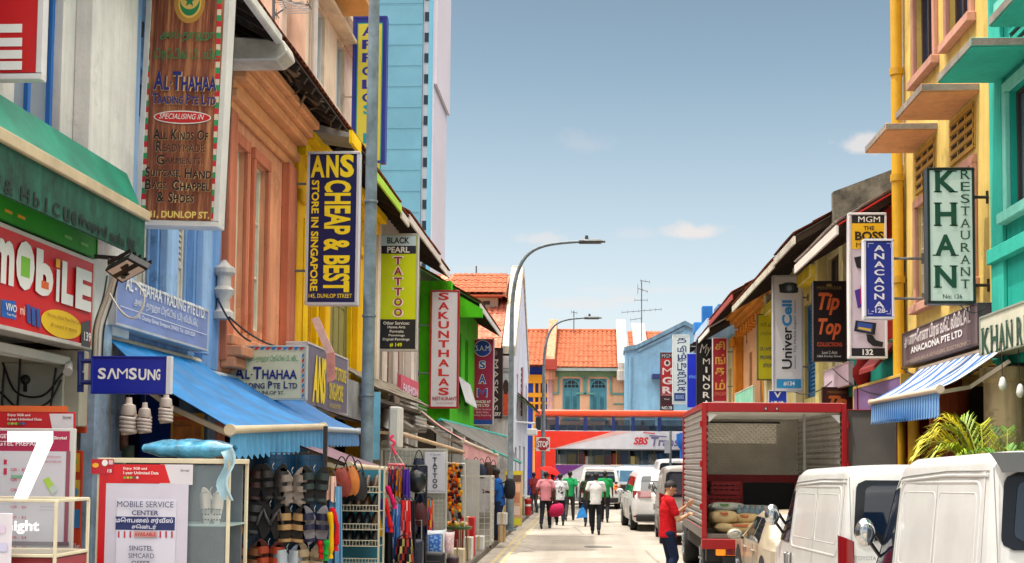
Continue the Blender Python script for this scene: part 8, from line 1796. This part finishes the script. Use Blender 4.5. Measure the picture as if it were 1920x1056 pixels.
mb.face([(bx0,BY-.006,b),(xa,BY-.006,b),(xb,BY-.006,t),(bx0,BY-.006,t)],BRD)
mb.face([(xa+(xb-xa)*.05,BY-.004,b),(xb+.9,BY-.004,t),(xb,BY-.004,t),(xa,BY-.004,b)],carp('d8a8a0',.3));mb.build('livery',bus)
mb=MB();mb.box(bx0,bx1,BY,BY+2.5,.4,z_(872),BWH);mb.box(bx0,bx0+1.0,BY-.005,BY+2.5,.45,z_(842)-.005,BRD);mb.prism([(bx0+1.0,BY-.012,z_(900)),(bx0+4.2,BY-.012,.45),(bx0+1.0,BY-.012,.45)],(0,.008,0),BPU);mb.prism([(bx0+1.0,BY-.012,z_(872)),(bx0+2.4,BY-.012,z_(872)),(bx0+1.0,BY-.012,z_(900))],(0,.008,0),BPU);mb.build('lower_panel',bus,bevel=.01)
UW=clear('2c3a48',.42,.03)
edges=[1021,1041,1048,1094,1101,1147,1153,1184,1190,1233,1240,1290,1297,1340]
for i in range(0,len(edges),2):
 x0,x1=bxz(edges[i],795)[0],bxz(edges[i+1],795)[0]
 mb=MB();mb.box(x0,x1,BY+.0,BY+.03,z_(807),z_(783),UW);mb.build('window',bus)
mb=MB()
for i in range(1,len(edges)-1,2):
 x0,x1=bxz(edges[i],795)[0],bxz(edges[i+1],795)[0];mb.box(x0,x1,BY-.005,BY+.05,z_(808),z_(782),M('1a2a66',.4,.05))
mb.build('window_pillar',bus)
ed2=[(1030,1042),(1050,1094),(1102,1146),(1156,1182),(1190,1234),(1242,1290),(1296,1340)]
for a,b in ed2:
 x0,x1=bxz(a,856)[0],bxz(b,856)[0];mb=MB();mb.box(x0,x1,BY+.0,BY+.03,z_(870),z_(845),clear('1f2c34',.42,.03));mb.build('window',bus)
mb=MB()
for px in range(1030,1330,17):
 x,z=bxz(px,806);mb.box(x,x+.4,BY+.5,BY+.9,z_(808),z_(797),M('2f4a7a',.7,.2));mb.box(x,x+.4,BY+.4,BY+.9,z_(871),z_(856-(px*7)%9),M(random.choice(['c8a83a','9a8a4a','7a5a3a','d9c27a','a03a2a','3a6a9a','d8d0c0']),.7,.2))
mb.build('seat',bus)
mb=MB()
for px in range(1036,1330,24):
 x,_=bxz(px,860);mb.tube([(x,BY+.35,z_(872)),(x,BY+.35,z_(844))],.02,M('d9c03a',.4),6)
mb.build('grab_pole',bus)
mb=MB()
for i in range(0,len(edges),2):
 x0,x1=bxz(edges[i],795)[0],bxz(edges[i+1],795)[0];mb.box(x0,x1,BY+2.37,BY+2.395,z_(806),z_(784),UW);
for a,b in ed2:
 x0,x1=bxz(a,856)[0],bxz(b,856)[0];mb.box(x0,x1,BY+2.37,BY+2.395,z_(869),z_(846),M('8fb0a8',.5,.3,2))
mb.build('far_window',bus)
B=Board('Y',BY-.008);mb=MB()
B.text(mb,'SBS',(1188,820,1216,834),ink('c81f2a'),.04,.25,lift=.004);B.text(mb,'Transit',(1221,820,1286,837),ink('6a5f8a'),.02,.15,lift=.004);
for(p,q,w)in(((1206,811),(1228,813),.05),((1218,817),(1250,819),.05)):
 a_,b_=B.P(*p),B.P(*q);mb.bar(a_+Vector((0,-.01,0)),b_+Vector((0,-.01,0)),.05,.01,ink('c8404a')if p[0]<1210 else ink('6a5f8a'),up=(0,1,0))
mb.build('lettering',bus)
for x in(bx0+2.6,bx1-3.2):
 wheel(bus,x,BY+.2,.48,.3,-1)
for px,sh_ in((1138,'2a6a8a'),(1155,'1f4a7a'),(1206,'6a2a2a')):
 x,_=bxz(px,800);r=thing('person',{1138:'passenger with teal top sitting upstairs in the bus',1155:'passenger in blue sitting next along upstairs in the bus',1206:'passenger in dark red sitting upstairs near the bus lettering'}[px],'person',(x,BY+.75,z_(808)));z0=z_(808)
 mb=MB();mb.tube([(x,BY+.3,z0-.3),(x,BY+.3,z0+.0),(x,BY+.3,z0+.14),(x,BY+.3,z0+.2),(x+.0,BY+.3,z0+.25),(x,BY+.3,z0+.36),(x,BY+.3,z0+.46),(x,BY+.3,z0+.5)],[.2,.23,.2,.075,.06,.1,.085,.02],M(sh_,.8,.1),12);mb.build('body',r,smooth=60)
 mb=MB();mb.ball((x,BY+.32,z0+.41),(.105,.1,.11),M('17120f',.8));mb.build('hair',r,smooth=60)
# ------------------------------------------------------------------ people
def cap(mb,p,q,r1,r2,m,n=12):
 p,q=Vector(p),Vector(q);d=q-p;l=d.length;d=d.normalized()if l>1e-6 else Vector((0,0,1))
 pts,rs=[],[]
 for k in range(5):a=math.pi/2*(1-k/4);pts.append(p-d*r1*math.sin(a));rs.append(max(r1*math.cos(a),r1*.03))
 for k in range(5):a=math.pi/2*k/4;pts.append(q+d*r2*math.sin(a));rs.append(max(r2*math.cos(a),r2*.03))
 mb.tube(pts,rs,m,n)
def fuse(mb,name,parent,vox,smooth=6):
 """join overlapping solids into one continuous skin"""
 o=mb.build(name);md=o.modifiers.new('r','REMESH');md.mode='VOXEL';md.voxel_size=vox
 s=o.modifiers.new('s','SMOOTH');s.factor=.5;s.iterations=smooth
 dg=bpy.context.evaluated_depsgraph_get();me=bpy.data.meshes.new_from_object(o.evaluated_get(dg));me.materials.clear()
 for m in mb.mats:me.materials.append(m)
 for p in me.polygons:p.use_smooth=True;p.material_index=0
 old=o.data;o.data=me;o.modifiers.clear();bpy.data.meshes.remove(old);o.name=name;me.name=name
 if parent is not None:o.parent=parent
 return o
def hand(mb,w,d,side,m,k=1.0,curl=.5):
 """palm, four unequal bent fingers and a thumb; w wrist, d direction of the forearm, side: vector towards the thumb"""
 w,d,t=Vector(w),Vector(d).normalized(),Vector(side).normalized();t=(t-d*t.dot(d)).normalized();nrm=d.cross(t)
 c0=w+d*.03*k;c1=w+d*.085*k
 for s in(-.026,-.009,.009,.026):cap(mb,c0+t*s*.8*k,c1+t*s*k,.014*k,.012*k,m,8)
 for i,(s,l)in enumerate(((.028,.062),(.0095,.07),(-.0095,.066),(-.028,.052))):
  a=c1+t*s*k;b=a+(d*math.cos(curl*.6)+nrm*math.sin(curl*.6))*l*.5*k;e=b+(d*math.cos(curl*1.7)+nrm*math.sin(curl*1.7))*l*.55*k
  cap(mb,a,b,.0095*k,.0088*k,m,8);cap(mb,b,e,.0088*k,.0072*k,m,8)
 a=c0+t*.028*k;b=a+(d*.7+t*.6+nrm*.2).normalized()*.04*k;e=b+(d*.9+t*.1+nrm*.5).normalized()*.032*k
 cap(mb,a,b,.012*k,.0105*k,m,8);cap(mb,b,e,.0105*k,.0085*k,m,8)
def person(label,X,Y,rot,Ht,skin,hair,shirt,trous,step=.28,lead=1,armL=None,armR=None,lean=.03,headtilt=0.0,headturn=0.0,vox=.011,shoe='17161a',long_sleeve=False,dark_sole=True,group=None,z0=0.0,shirt2=None,untucked=True,knee=.0):
 s=Ht/1.72;root=thing('person',label,'person',(0,0,0),group)
 V3=lambda x,y,z:Vector((x*s,y*s,z*s))
 sk=M(skin,.55,.05,6,spec=.4);hm=M(hair,.7,.2,30);sm=M(shirt,.85,.12,5,bump=.7,bscale=16,spec=.15);tm=M(trous,.85,.12,5,bump=.7,bscale=14,spec=.15)
 hipL,hipR=V3(-.09,0,.92),V3(.09,0,.92);f=lead*step
 aL,aR=V3(-.10,f*.95,.085 if f>0 else .15),V3(.10,-f*.95,.085 if f<0 else .15)
 kL=(hipL+aL)/2+V3(0,.05+(.06 if f<0 else .0),.0);kR=(hipR+aR)/2+V3(0,.05+(.06 if f>0 else 0),.0)
 ch=V3(0,lean*1.2,1.28);sh=V3(0,lean*1.6,1.43);nk=V3(0,lean*1.9,1.50);hd=V3(0,lean*2.2+.02+headtilt*.05,1.615-abs(headtilt)*.02)
 sL,sR=V3(-.19,lean*1.6,1.41),V3(.19,lean*1.6,1.41)
 armL=armL or((-.25,-.02-f*.25,1.14),(-.25,.1-f*.55,.91));armR=armR or((.25,-.02+f*.25,1.14),(.25,.1+f*.55,.91))
 eL,wL=V3(*armL[0]),V3(*armL[1]);eR,wR=V3(*armR[0]),V3(*armR[1])
 mb=MB()
 R_=Matrix.Rotation(headturn,3,'Z')@Matrix.Rotation(-headtilt,3,'X')
 Hd=lambda x,y,z:hd+R_@V3(x,y,z)
 def ell(c,r):
  c=Vector(c);k0=len(mb.v);mb.etube([(V3(0,0,-r[2]*math.cos(math.pi*v)),r[0]*s*math.sin(math.pi*v),r[1]*s*math.sin(math.pi*v))for v in[.04+.92*k/12 for k in range(13)]],sk,18);mb.v[k0:]=[c+R_@q for q in mb.v[k0:]]
 ell(Hd(0,-.008,.025),(.074,.092,.088));ell(Hd(0,.025,-.045),(.056,.062,.066));ell(Hd(0,.062,-.082),(.026,.022,.02));cap(mb,Hd(0,.088,.005),Hd(0,.105,-.03),.011*s,.015*s,sk,8)
 cap(mb,Hd(-.035,.078,.026),Hd(.035,.078,.026),.012*s,.012*s,sk,8);cap(mb,Hd(-.02,.082,-.058),Hd(.02,.082,-.058),.009*s,.009*s,sk,8)
 for e in(-1,1):cap(mb,Hd(e*.078,-.01,.012),Hd(e*.076,-.004,-.03),.014*s,.01*s,sk,8)
 cap(mb,nk-V3(0,.0,.05),hd-V3(0,.02,.04),.056*s,.052*s,sk)
 cap(mb,V3(0,0,.95),ch,.085*s,.09*s,sk);cap(mb,sL,sR,.055*s,.055*s,sk);cap(mb,ch,nk,.08*s,.05*s,sk)
 for h_,k_,a_ in((hipL,kL,aL),(hipR,kR,aR)):cap(mb,h_,k_,.07*s,.05*s,sk);cap(mb,k_,a_,.048*s,.034*s,sk)
 for S_,E_,W_,sd_ in((sL,eL,wL,-1),(sR,eR,wR,1)):
  cap(mb,S_,E_,.048*s,.038*s,sk);cap(mb,E_,W_,.039*s,.026*s,sk);d=(W_-E_);hand(mb,W_,d,V3(-sd_*.3,1,.2),sk,s)
 fuse(mb,'body',root,vox*.8,3)
 mb=MB();eyes=M('1a1412',.3)
 for e in(-1,1):mb.ball(Hd(e*.032,.083,.008),.0085*s,eyes,8,6)
 mb.build('eyes',root)
 mb=MB();c=Hd(0,-.012,.03);lim=lambda u:.56-.17*math.sin(2*math.pi*u);mb.grid(lambda u,v:c+R_@V3(.082*math.cos(2*math.pi*u)*math.sin(math.pi*v*lim(u)),.100*math.sin(2*math.pi*u)*math.sin(math.pi*v*lim(u)),.094*math.cos(math.pi*v*lim(u)))*(1+.012*math.sin(u*90)*v),36,12,hm);mb.build('hair',root,smooth=60)
 mb=MB();b0=V3(0,0,.84 if untucked else .95)
 secs=[(b0,.176,.138),(b0+V3(0,0,.012),.18,.142),(V3(0,lean*.3,1.0),.168,.132),(V3(0,lean*.8,1.14),.17,.128),(ch,.19,.13),(V3(0,lean*1.5,1.38),.17,.1),(V3(0,lean*1.7,1.45),.06,.05)]
 mb.etube([(c,a*s,b*s)for c,a,b in secs],sm)
 cap(mb,sL+V3(.03,0,0),sR-V3(.03,0,0),.074*s,.074*s,sm);cap(mb,ch+V3(0,0,.06),nk-V3(0,0,.03),.08*s,.062*s,sm)
 for S_,E_,W_ in((sL,eL,wL),(sR,eR,wR)):
  if long_sleeve:cap(mb,S_,E_,.064*s,.055*s,sm);cap(mb,E_,E_.lerp(W_,.9),.053*s,.042*s,sm)
  else:cap(mb,S_,S_.lerp(E_,.62),.066*s,.066*s,sm)
 sh_o=fuse(mb,'shirt',root,vox,5)
 mb=MB()
 cap(mb,V3(-.05,0,.91),V3(.05,0,.91),.1*s,.1*s,tm)
 for h_,k_,a_ in((hipL,kL,aL),(hipR,kR,aR)):cap(mb,h_-V3(0,0,.02),k_,.098*s,.074*s,tm);cap(mb,k_,a_+V3(0,0,.03),.073*s,.058*s,tm)
 fuse(mb,'trousers',root,vox,5)
 for a_,up in((aL,f<0),(aR,f>0)):
  mb=MB();shm=M(shoe,.5,.1);t=-.5 if up and step>.1 else 0;dy=V3(0,math.cos(t),math.sin(t));cap(mb,a_-V3(0,.04,.045),a_+dy*.15-V3(0,0,.05),.042*s,.036*s,shm);cap(mb,a_,a_-V3(0,.01,.04),.042*s,.045*s,shm);fuse(mb,'shoe',root,.012,2)
 if shirt2:
  mb=MB();
  for k in range(14):
   x,z=random.uniform(-.1,.1),random.uniform(1.0,1.32);w,h=random.uniform(.02,.06),random.uniform(.015,.05);mb.grid(lambda u,v:V3(x+w*(u-.5),lean-.148-.0+.1*abs(x)**1.5,z+h*(v-.5)),2,2,cloth(shirt2))
  mb.build('shirt_print',root)
 root.location=(X,Y,z0);root.rotation_euler.z=rot
 return root
def gx(px,Y):return AT(px,950,Y=Y).x
person('man in a pink shirt and dark trousers walking away with a maroon bag',gx(1023,39.3),39.3,R(-4),1.74,'5a3a2a','15110f','c07a82','23252e',step=.3,lead=-1,armR=((.27,.0,1.15),(.27,.06,.93)),armL=((-.27,-.04,1.16),(-.3,.05,.93)),vox=.012)
person('person in a white printed T-shirt walking between pink shirt and green shirt',gx(1050,41.4),41.4,R(3),1.66,'4a3024','15110f','c9c9cc','1f2026',step=.26,lead=1,shirt2='33343a',vox=.013)
person('man in a green shirt and grey trousers walking beside the printed T-shirt',gx(1068,45),45,R(-5),1.72,'4a3024','15110f','1f8f52','3f3d40',step=.3,lead=-1,vox=.013)
person('man in a loose white shirt and black trousers walking up the middle of the road',gx(1117,36.4),36.4,R(-3),1.74,'40291f','15110f','d3d2d0','24252c',step=.3,lead=1,armL=((-.26,-.02,1.15),(-.27,.12,.95)),vox=.012)
person('man in a dark olive shirt carrying a blue plastic bag behind the white shirt',gx(1103,41),41,R(4),1.68,'40291f','15110f','2f3f2c','26303f',step=.24,lead=-1,vox=.013)
person('man in a green shirt half hidden by the white shirted man',gx(1134,44),44,R(-4),1.74,'40291f','15110f','1f8a4c','25242a',step=.28,lead=1,vox=.013)
person('person in a dark red top standing by the white corner wall',gx(1002,50),50,R(30),1.62,'4a3024','15110f','7a2a2f','3a3a44',step=.06,vox=.014)
person('person in dark red clothes holding up a red umbrella',gx(1036,46.2),46.2,R(0),1.62,'4a3024','15110f','7a1f2a','2a2a30',step=.2,armL=((-.24,.12,1.2),(-.1,.22,1.45)),vox=.014)
person('man in a red T-shirt and jeans looking down at his hands beside the lorry',gx(1252,20.5),20.5,R(-78),1.73,'c09070','1c1512','b3141c','1d2740',step=.05,armL=((-.24,.13,1.14),(-.1,.33,1.33)),armR=((.24,.1,1.12),(.08,.31,1.2)),headtilt=.45,lean=.0,vox=.008,untucked=True)
person('man in a blue shirt with a dark backpack reading at the kerb',gx(937,31),31,R(82),1.72,'4a3024','15110f','1f5aa8','23304a',step=.06,armL=((-.24,.08,1.13),(-.1,.3,1.17)),armR=((.24,.08,1.13),(.1,.3,1.15)),headtilt=.25,vox=.011,z0=.13)
ph=thing('phone','small dark phone held by the man in red','phone',AT(1279,938,Y=20.4));p=AT(1282,938,Y=20.45);mb=MB();mb.box(p.x-.012,p.x+.004,p.y-.04,p.y+.04,p.z-.03,p.z+.1,M('17171a',.2));mb.build('case',ph,bevel=.004)
dx,dy=gx(1043,39.3),39.35;p=AT(1043,957,Y=39.3)
db=thing('duffel_bag','round maroon holdall hanging from the hand of the man in pink','bag',p);mb=MB();mb.grid(lambda u,v:p+Vector((.25*(2*v-1),.15*math.cos(2*math.pi*u)*(1-(2*v-1)**4)**.5,.2*math.sin(2*math.pi*u)*(1-(2*v-1)**4)**.5-.04*(1-2*v))),20,12,cloth('a8204a'));mb.build('body',db,smooth=60)
mb=MB();h=Vector((gx(1040,39.3),39.38,.86));mb.tube([p+Vector((-.15,0,.17)),h,p+Vector((.15,0,.17))],.014,cloth('7a1838'),6);mb.build('handle',db)
p=AT(1091,962,Y=40.8);bb=thing('plastic_bag','small bright blue plastic bag hanging by the olive shirted man','bag',p);mb=MB();mb.grid(lambda u,v:p+Vector(((.05+.13*v**.7)*math.cos(2*math.pi*u),(.03+.05*v)*math.sin(2*math.pi*u),.16-.32*v+.02*math.sin(9*u))),18,8,M('2f86d0',.3,.2,8));mb.build('body',bb,smooth=60);mb=MB();mb.tube([p+Vector((-.04,0,.15)),p+Vector((.02,0,.27)),p+Vector((.05,0,.15))],.008,M('2f86d0',.3),6);mb.build('handle',bb)
um=thing('umbrella','tilted red umbrella above the walkers near the corner house','umbrella',AT(1036,890,Y=46.2));p=AT(1036,876,Y=46.2);mb=MB();ax=Vector((.35,-.1,.9)).normalized();e1=ax.cross(Vector((0,1,0))).normalized();e2=ax.cross(e1)
mb.grid(lambda u,v:p+(e1*math.cos(2*math.pi*u)+e2*math.sin(2*math.pi*u))*.42*v*(1-.07*abs(math.sin(8*math.pi*u/2))*v)-ax*(.2*v*v),32,6,cloth('d8201c'));mb.build('canopy',um,smooth=50);mb=MB();mb.tube([p+ax*.05,p-ax*.6],.012,BKM,6);mb.build('shaft',um)
p=Vector((gx(937,31)+.22,31,1.33));bk_=thing('backpack','dark grey backpack worn by the man in blue','backpack',p);mb=MB();mb.grid(lambda u,v:p+Vector((.14*math.cos(2*math.pi*u)*math.sin(math.pi*v)**.5+.02,.16*math.sin(2*math.pi*u)*math.sin(math.pi*v)**.5,.25*math.cos(math.pi*v)+.04)),18,12,cloth('2b2c32'));mb.build('sack',bk_,smooth=60);mb=MB()
for sg in(-1,1):mb.tube([p+Vector((-.05,sg*.1,.22)),p+Vector((-.22,sg*.12,.16)),p+Vector((-.32,sg*.12,0)),p+Vector((-.2,sg*.13,-.18)),p+Vector((-.02,sg*.1,-.15))],.018,cloth('1f2024'),6)
mb.build('strap',bk_)
p=AT(925,934,Y=30.8);bkk=thing('paper','folded pale paper held by the man in blue','paper',p);mb=MB();mb.hexa([p+Vector((-.04,-.1,.0)),p+Vector((.02,-.1,-.04)),p+Vector((.02,.1,-.04)),p+Vector((-.04,.1,0))],[p+Vector((-.09,-.1,.16)),p+Vector((-.08,-.1,.17)),p+Vector((-.08,.1,.17)),p+Vector((-.09,.1,.16))],M('c98a5a',.6,.1));mb.build('sheet',bkk)
# ------------------------------------------------------------------ palms at right
LEAF=[M(h,.45,.2,6,spec=.4)for h in('a8b01c','c0b820','86a024','d0c02c')];LEAFD=[M(h,.45,.2,6,spec=.4)for h in('3f7a26','55882a','2f6022','6a9a34')]
def palm(label,X,Y,zb,fronds,mats,potm,name='potted_palm'):
 r=thing(name,label,'plant',(X,Y,0.13));mb=MB();mb.lathe([(.2,.13),(.27,.6),(.3,.62),(.3,.68),(.25,.68),(.24,.6)],(X,Y,0),potm,18);mb.build('pot',r,smooth=40)
 mb=MB()
 for k in range(6):a=k*1.05;mb.tube([(X+.07*math.cos(a),Y+.07*math.sin(a),.6),(X+.09*math.cos(a),Y+.09*math.sin(a),zb)],[.025,.018],M('7f8a3a',.5,.2,5),7)
 mb.build('stem',r)
 mb=MB()
 for(az,reach,rise,droop,ln)in fronds:
  d=Vector((math.cos(az),math.sin(az),0));n=14;pts=[]
  for k in range(n+1):
   t=k/n;pts.append(Vector((X,Y,zb))+d*reach*t+Vector((0,0,rise*math.sin(t*math.pi*.55)/math.sin(.55*math.pi)-droop*t*t)))
  m=random.choice(mats);mb.tube(pts,[.013*(1-.8*k/n)for k in range(n+1)],M('98983a',.5,.1),5)
  for k in range(3,n+1):
   t=k/n;p=pts[k];tg=(pts[k]-pts[k-1]).normalized();sd_=tg.cross(Vector((0,0,1))).normalized();l=ln*(math.sin(math.pi*(.12+.80*t))**.7)
   for s in(-1,1):
    for sub in(0,.5):
     q0=p-tg*sub*(reach/n);dr=(sd_*s*.75+tg*(.5+.35*t)+Vector((0,0,.35-random.uniform(.0,.35)))).normalized();q1=q0+dr*l*.55+Vector((0,0,.0));q2=q0+dr*l-Vector((0,0,l*random.uniform(.18,.4)));w=.008;wv=dr.cross(Vector((0,0,1))).normalized()*w
     mb.face([q0-wv*.5,q0+wv*.5,q1+wv,q1-wv],m);mb.face([q1-wv,q1+wv,q2],m)
 mb.build('frond',r);return r
random.seed(11)
PT=M('8a4a32',.8,.2)
px0=AT(1845,850,Y=15.6).x
palm('yellow green palm with a long frond arching over the pavement behind the nearest van',px0,15.6,1.75,[(R(174),.8,.8,.42,.40),(R(163),.72,.86,.36,.40),(R(150),.6,.9,.3,.38),(R(190),.72,.7,.4,.38),(R(130),.5,.85,.25,.36),(R(210),.6,.6,.35,.36),(R(100),.4,.8,.2,.3),(R(60),.5,.6,.2,.3),(R(20),.6,.55,.3,.3),(R(-30),.6,.5,.25,.3),(R(-80),.6,.45,.3,.3),(R(230),.6,.42,.35,.3),(R(185),.6,.35,.4,.3),(R(168),.5,.95,.25,.38),(R(145),.75,.7,.4,.38),(R(178),.55,.62,.3,.36),(R(120),.45,.95,.2,.36),(R(80),.4,.9,.2,.34),(R(45),.5,.8,.3,.34)],LEAF,PT)
palm('dark green palm against the round column',AT(1888,850,Y=16.3).x,16.3,1.8,[(R(150),.5,.6,.15,.26),(R(110),.4,.75,.1,.26),(R(70),.4,.75,.1,.26),(R(30),.5,.6,.2,.26),(R(190),.55,.45,.25,.26),(R(-20),.5,.5,.25,.26),(R(-90),.5,.4,.3,.26)],LEAFD,PT)
palm('light green palm nearest the turquoise building over the van roof',AT(1915,850,Y=14.6).x,14.6,1.75,[(R(170),.75,.42,.2,.28),(R(140),.6,.55,.2,.28),(R(100),.5,.6,.2,.28),(R(200),.7,.3,.3,.28),(R(230),.6,.3,.3,.28),(R(40),.5,.5,.2,.28),(R(0),.6,.4,.2,.28),(R(-60),.6,.3,.3,.28),(R(155),.9,.3,.3,.28)],LEAF[:1]+LEAFD[1:2]+LEAFD[3:],PT)
palm('small leafy plant whose yellow tip peeps over the van roofs',AT(1748,858,Y=17.6).x,17.6,1.6,[(R(20),.35,.55,.05,.16),(R(60),.2,.5,.05,.16),(R(170),.25,.45,.1,.16),(R(120),.2,.5,.05,.16)],LEAF,PT,name='potted_plant')
wr_=thing('wicker_coil','loose brown wicker coils standing beside the yellow palm','wicker coil',AT(1808,860,Y=16.2));mb=MB();c=AT(1806,835,Y=16.2)
for k in range(11):
 o=c+Vector((random.uniform(-.12,.12),random.uniform(-.1,.1),random.uniform(-.16,.14)));rr=random.uniform(.05,.11);tx_,ty_=random.uniform(-.6,.6),random.uniform(-.6,.6)
 mb.tube([o+Vector((rr*math.cos(t*.45),rr*math.sin(t*.45)*ty_,rr*math.sin(t*.45)+.02*math.cos(t*.45)*tx_))for t in range(15)],.009,M(random.choice(['6a4636','4a3026','8a6a52']),.7,.2),6,caps=False)
mb.tube([c-Vector((0,0,.2)),(c.x,c.y,.13)],.03,M('4a3026',.7),6);mb.build('coil',wr_,smooth=70)
for k,(px,py)in enumerate(((1880,722),(1913,735))):
 p=AT(px,py,Y=16.0);r=thing('pendant_bulb',('white pendant bulb hanging before the round column','pendant bulb farthest from the yellow building under the pale fascia')[k],'light bulb',p);mb=MB();mb.lathe([(.01,.1),(.03,.08),(.05,0),(.04,-.05),(.005,-.075)],p,M('d6d4cf',.3),12);mb.build('bulb',r,smooth=60);mb=MB();mb.tube([p+Vector((0,0,.1)),p+Vector((.02,.1,.55))],.006,BKM,5);mb.build('cord',r)
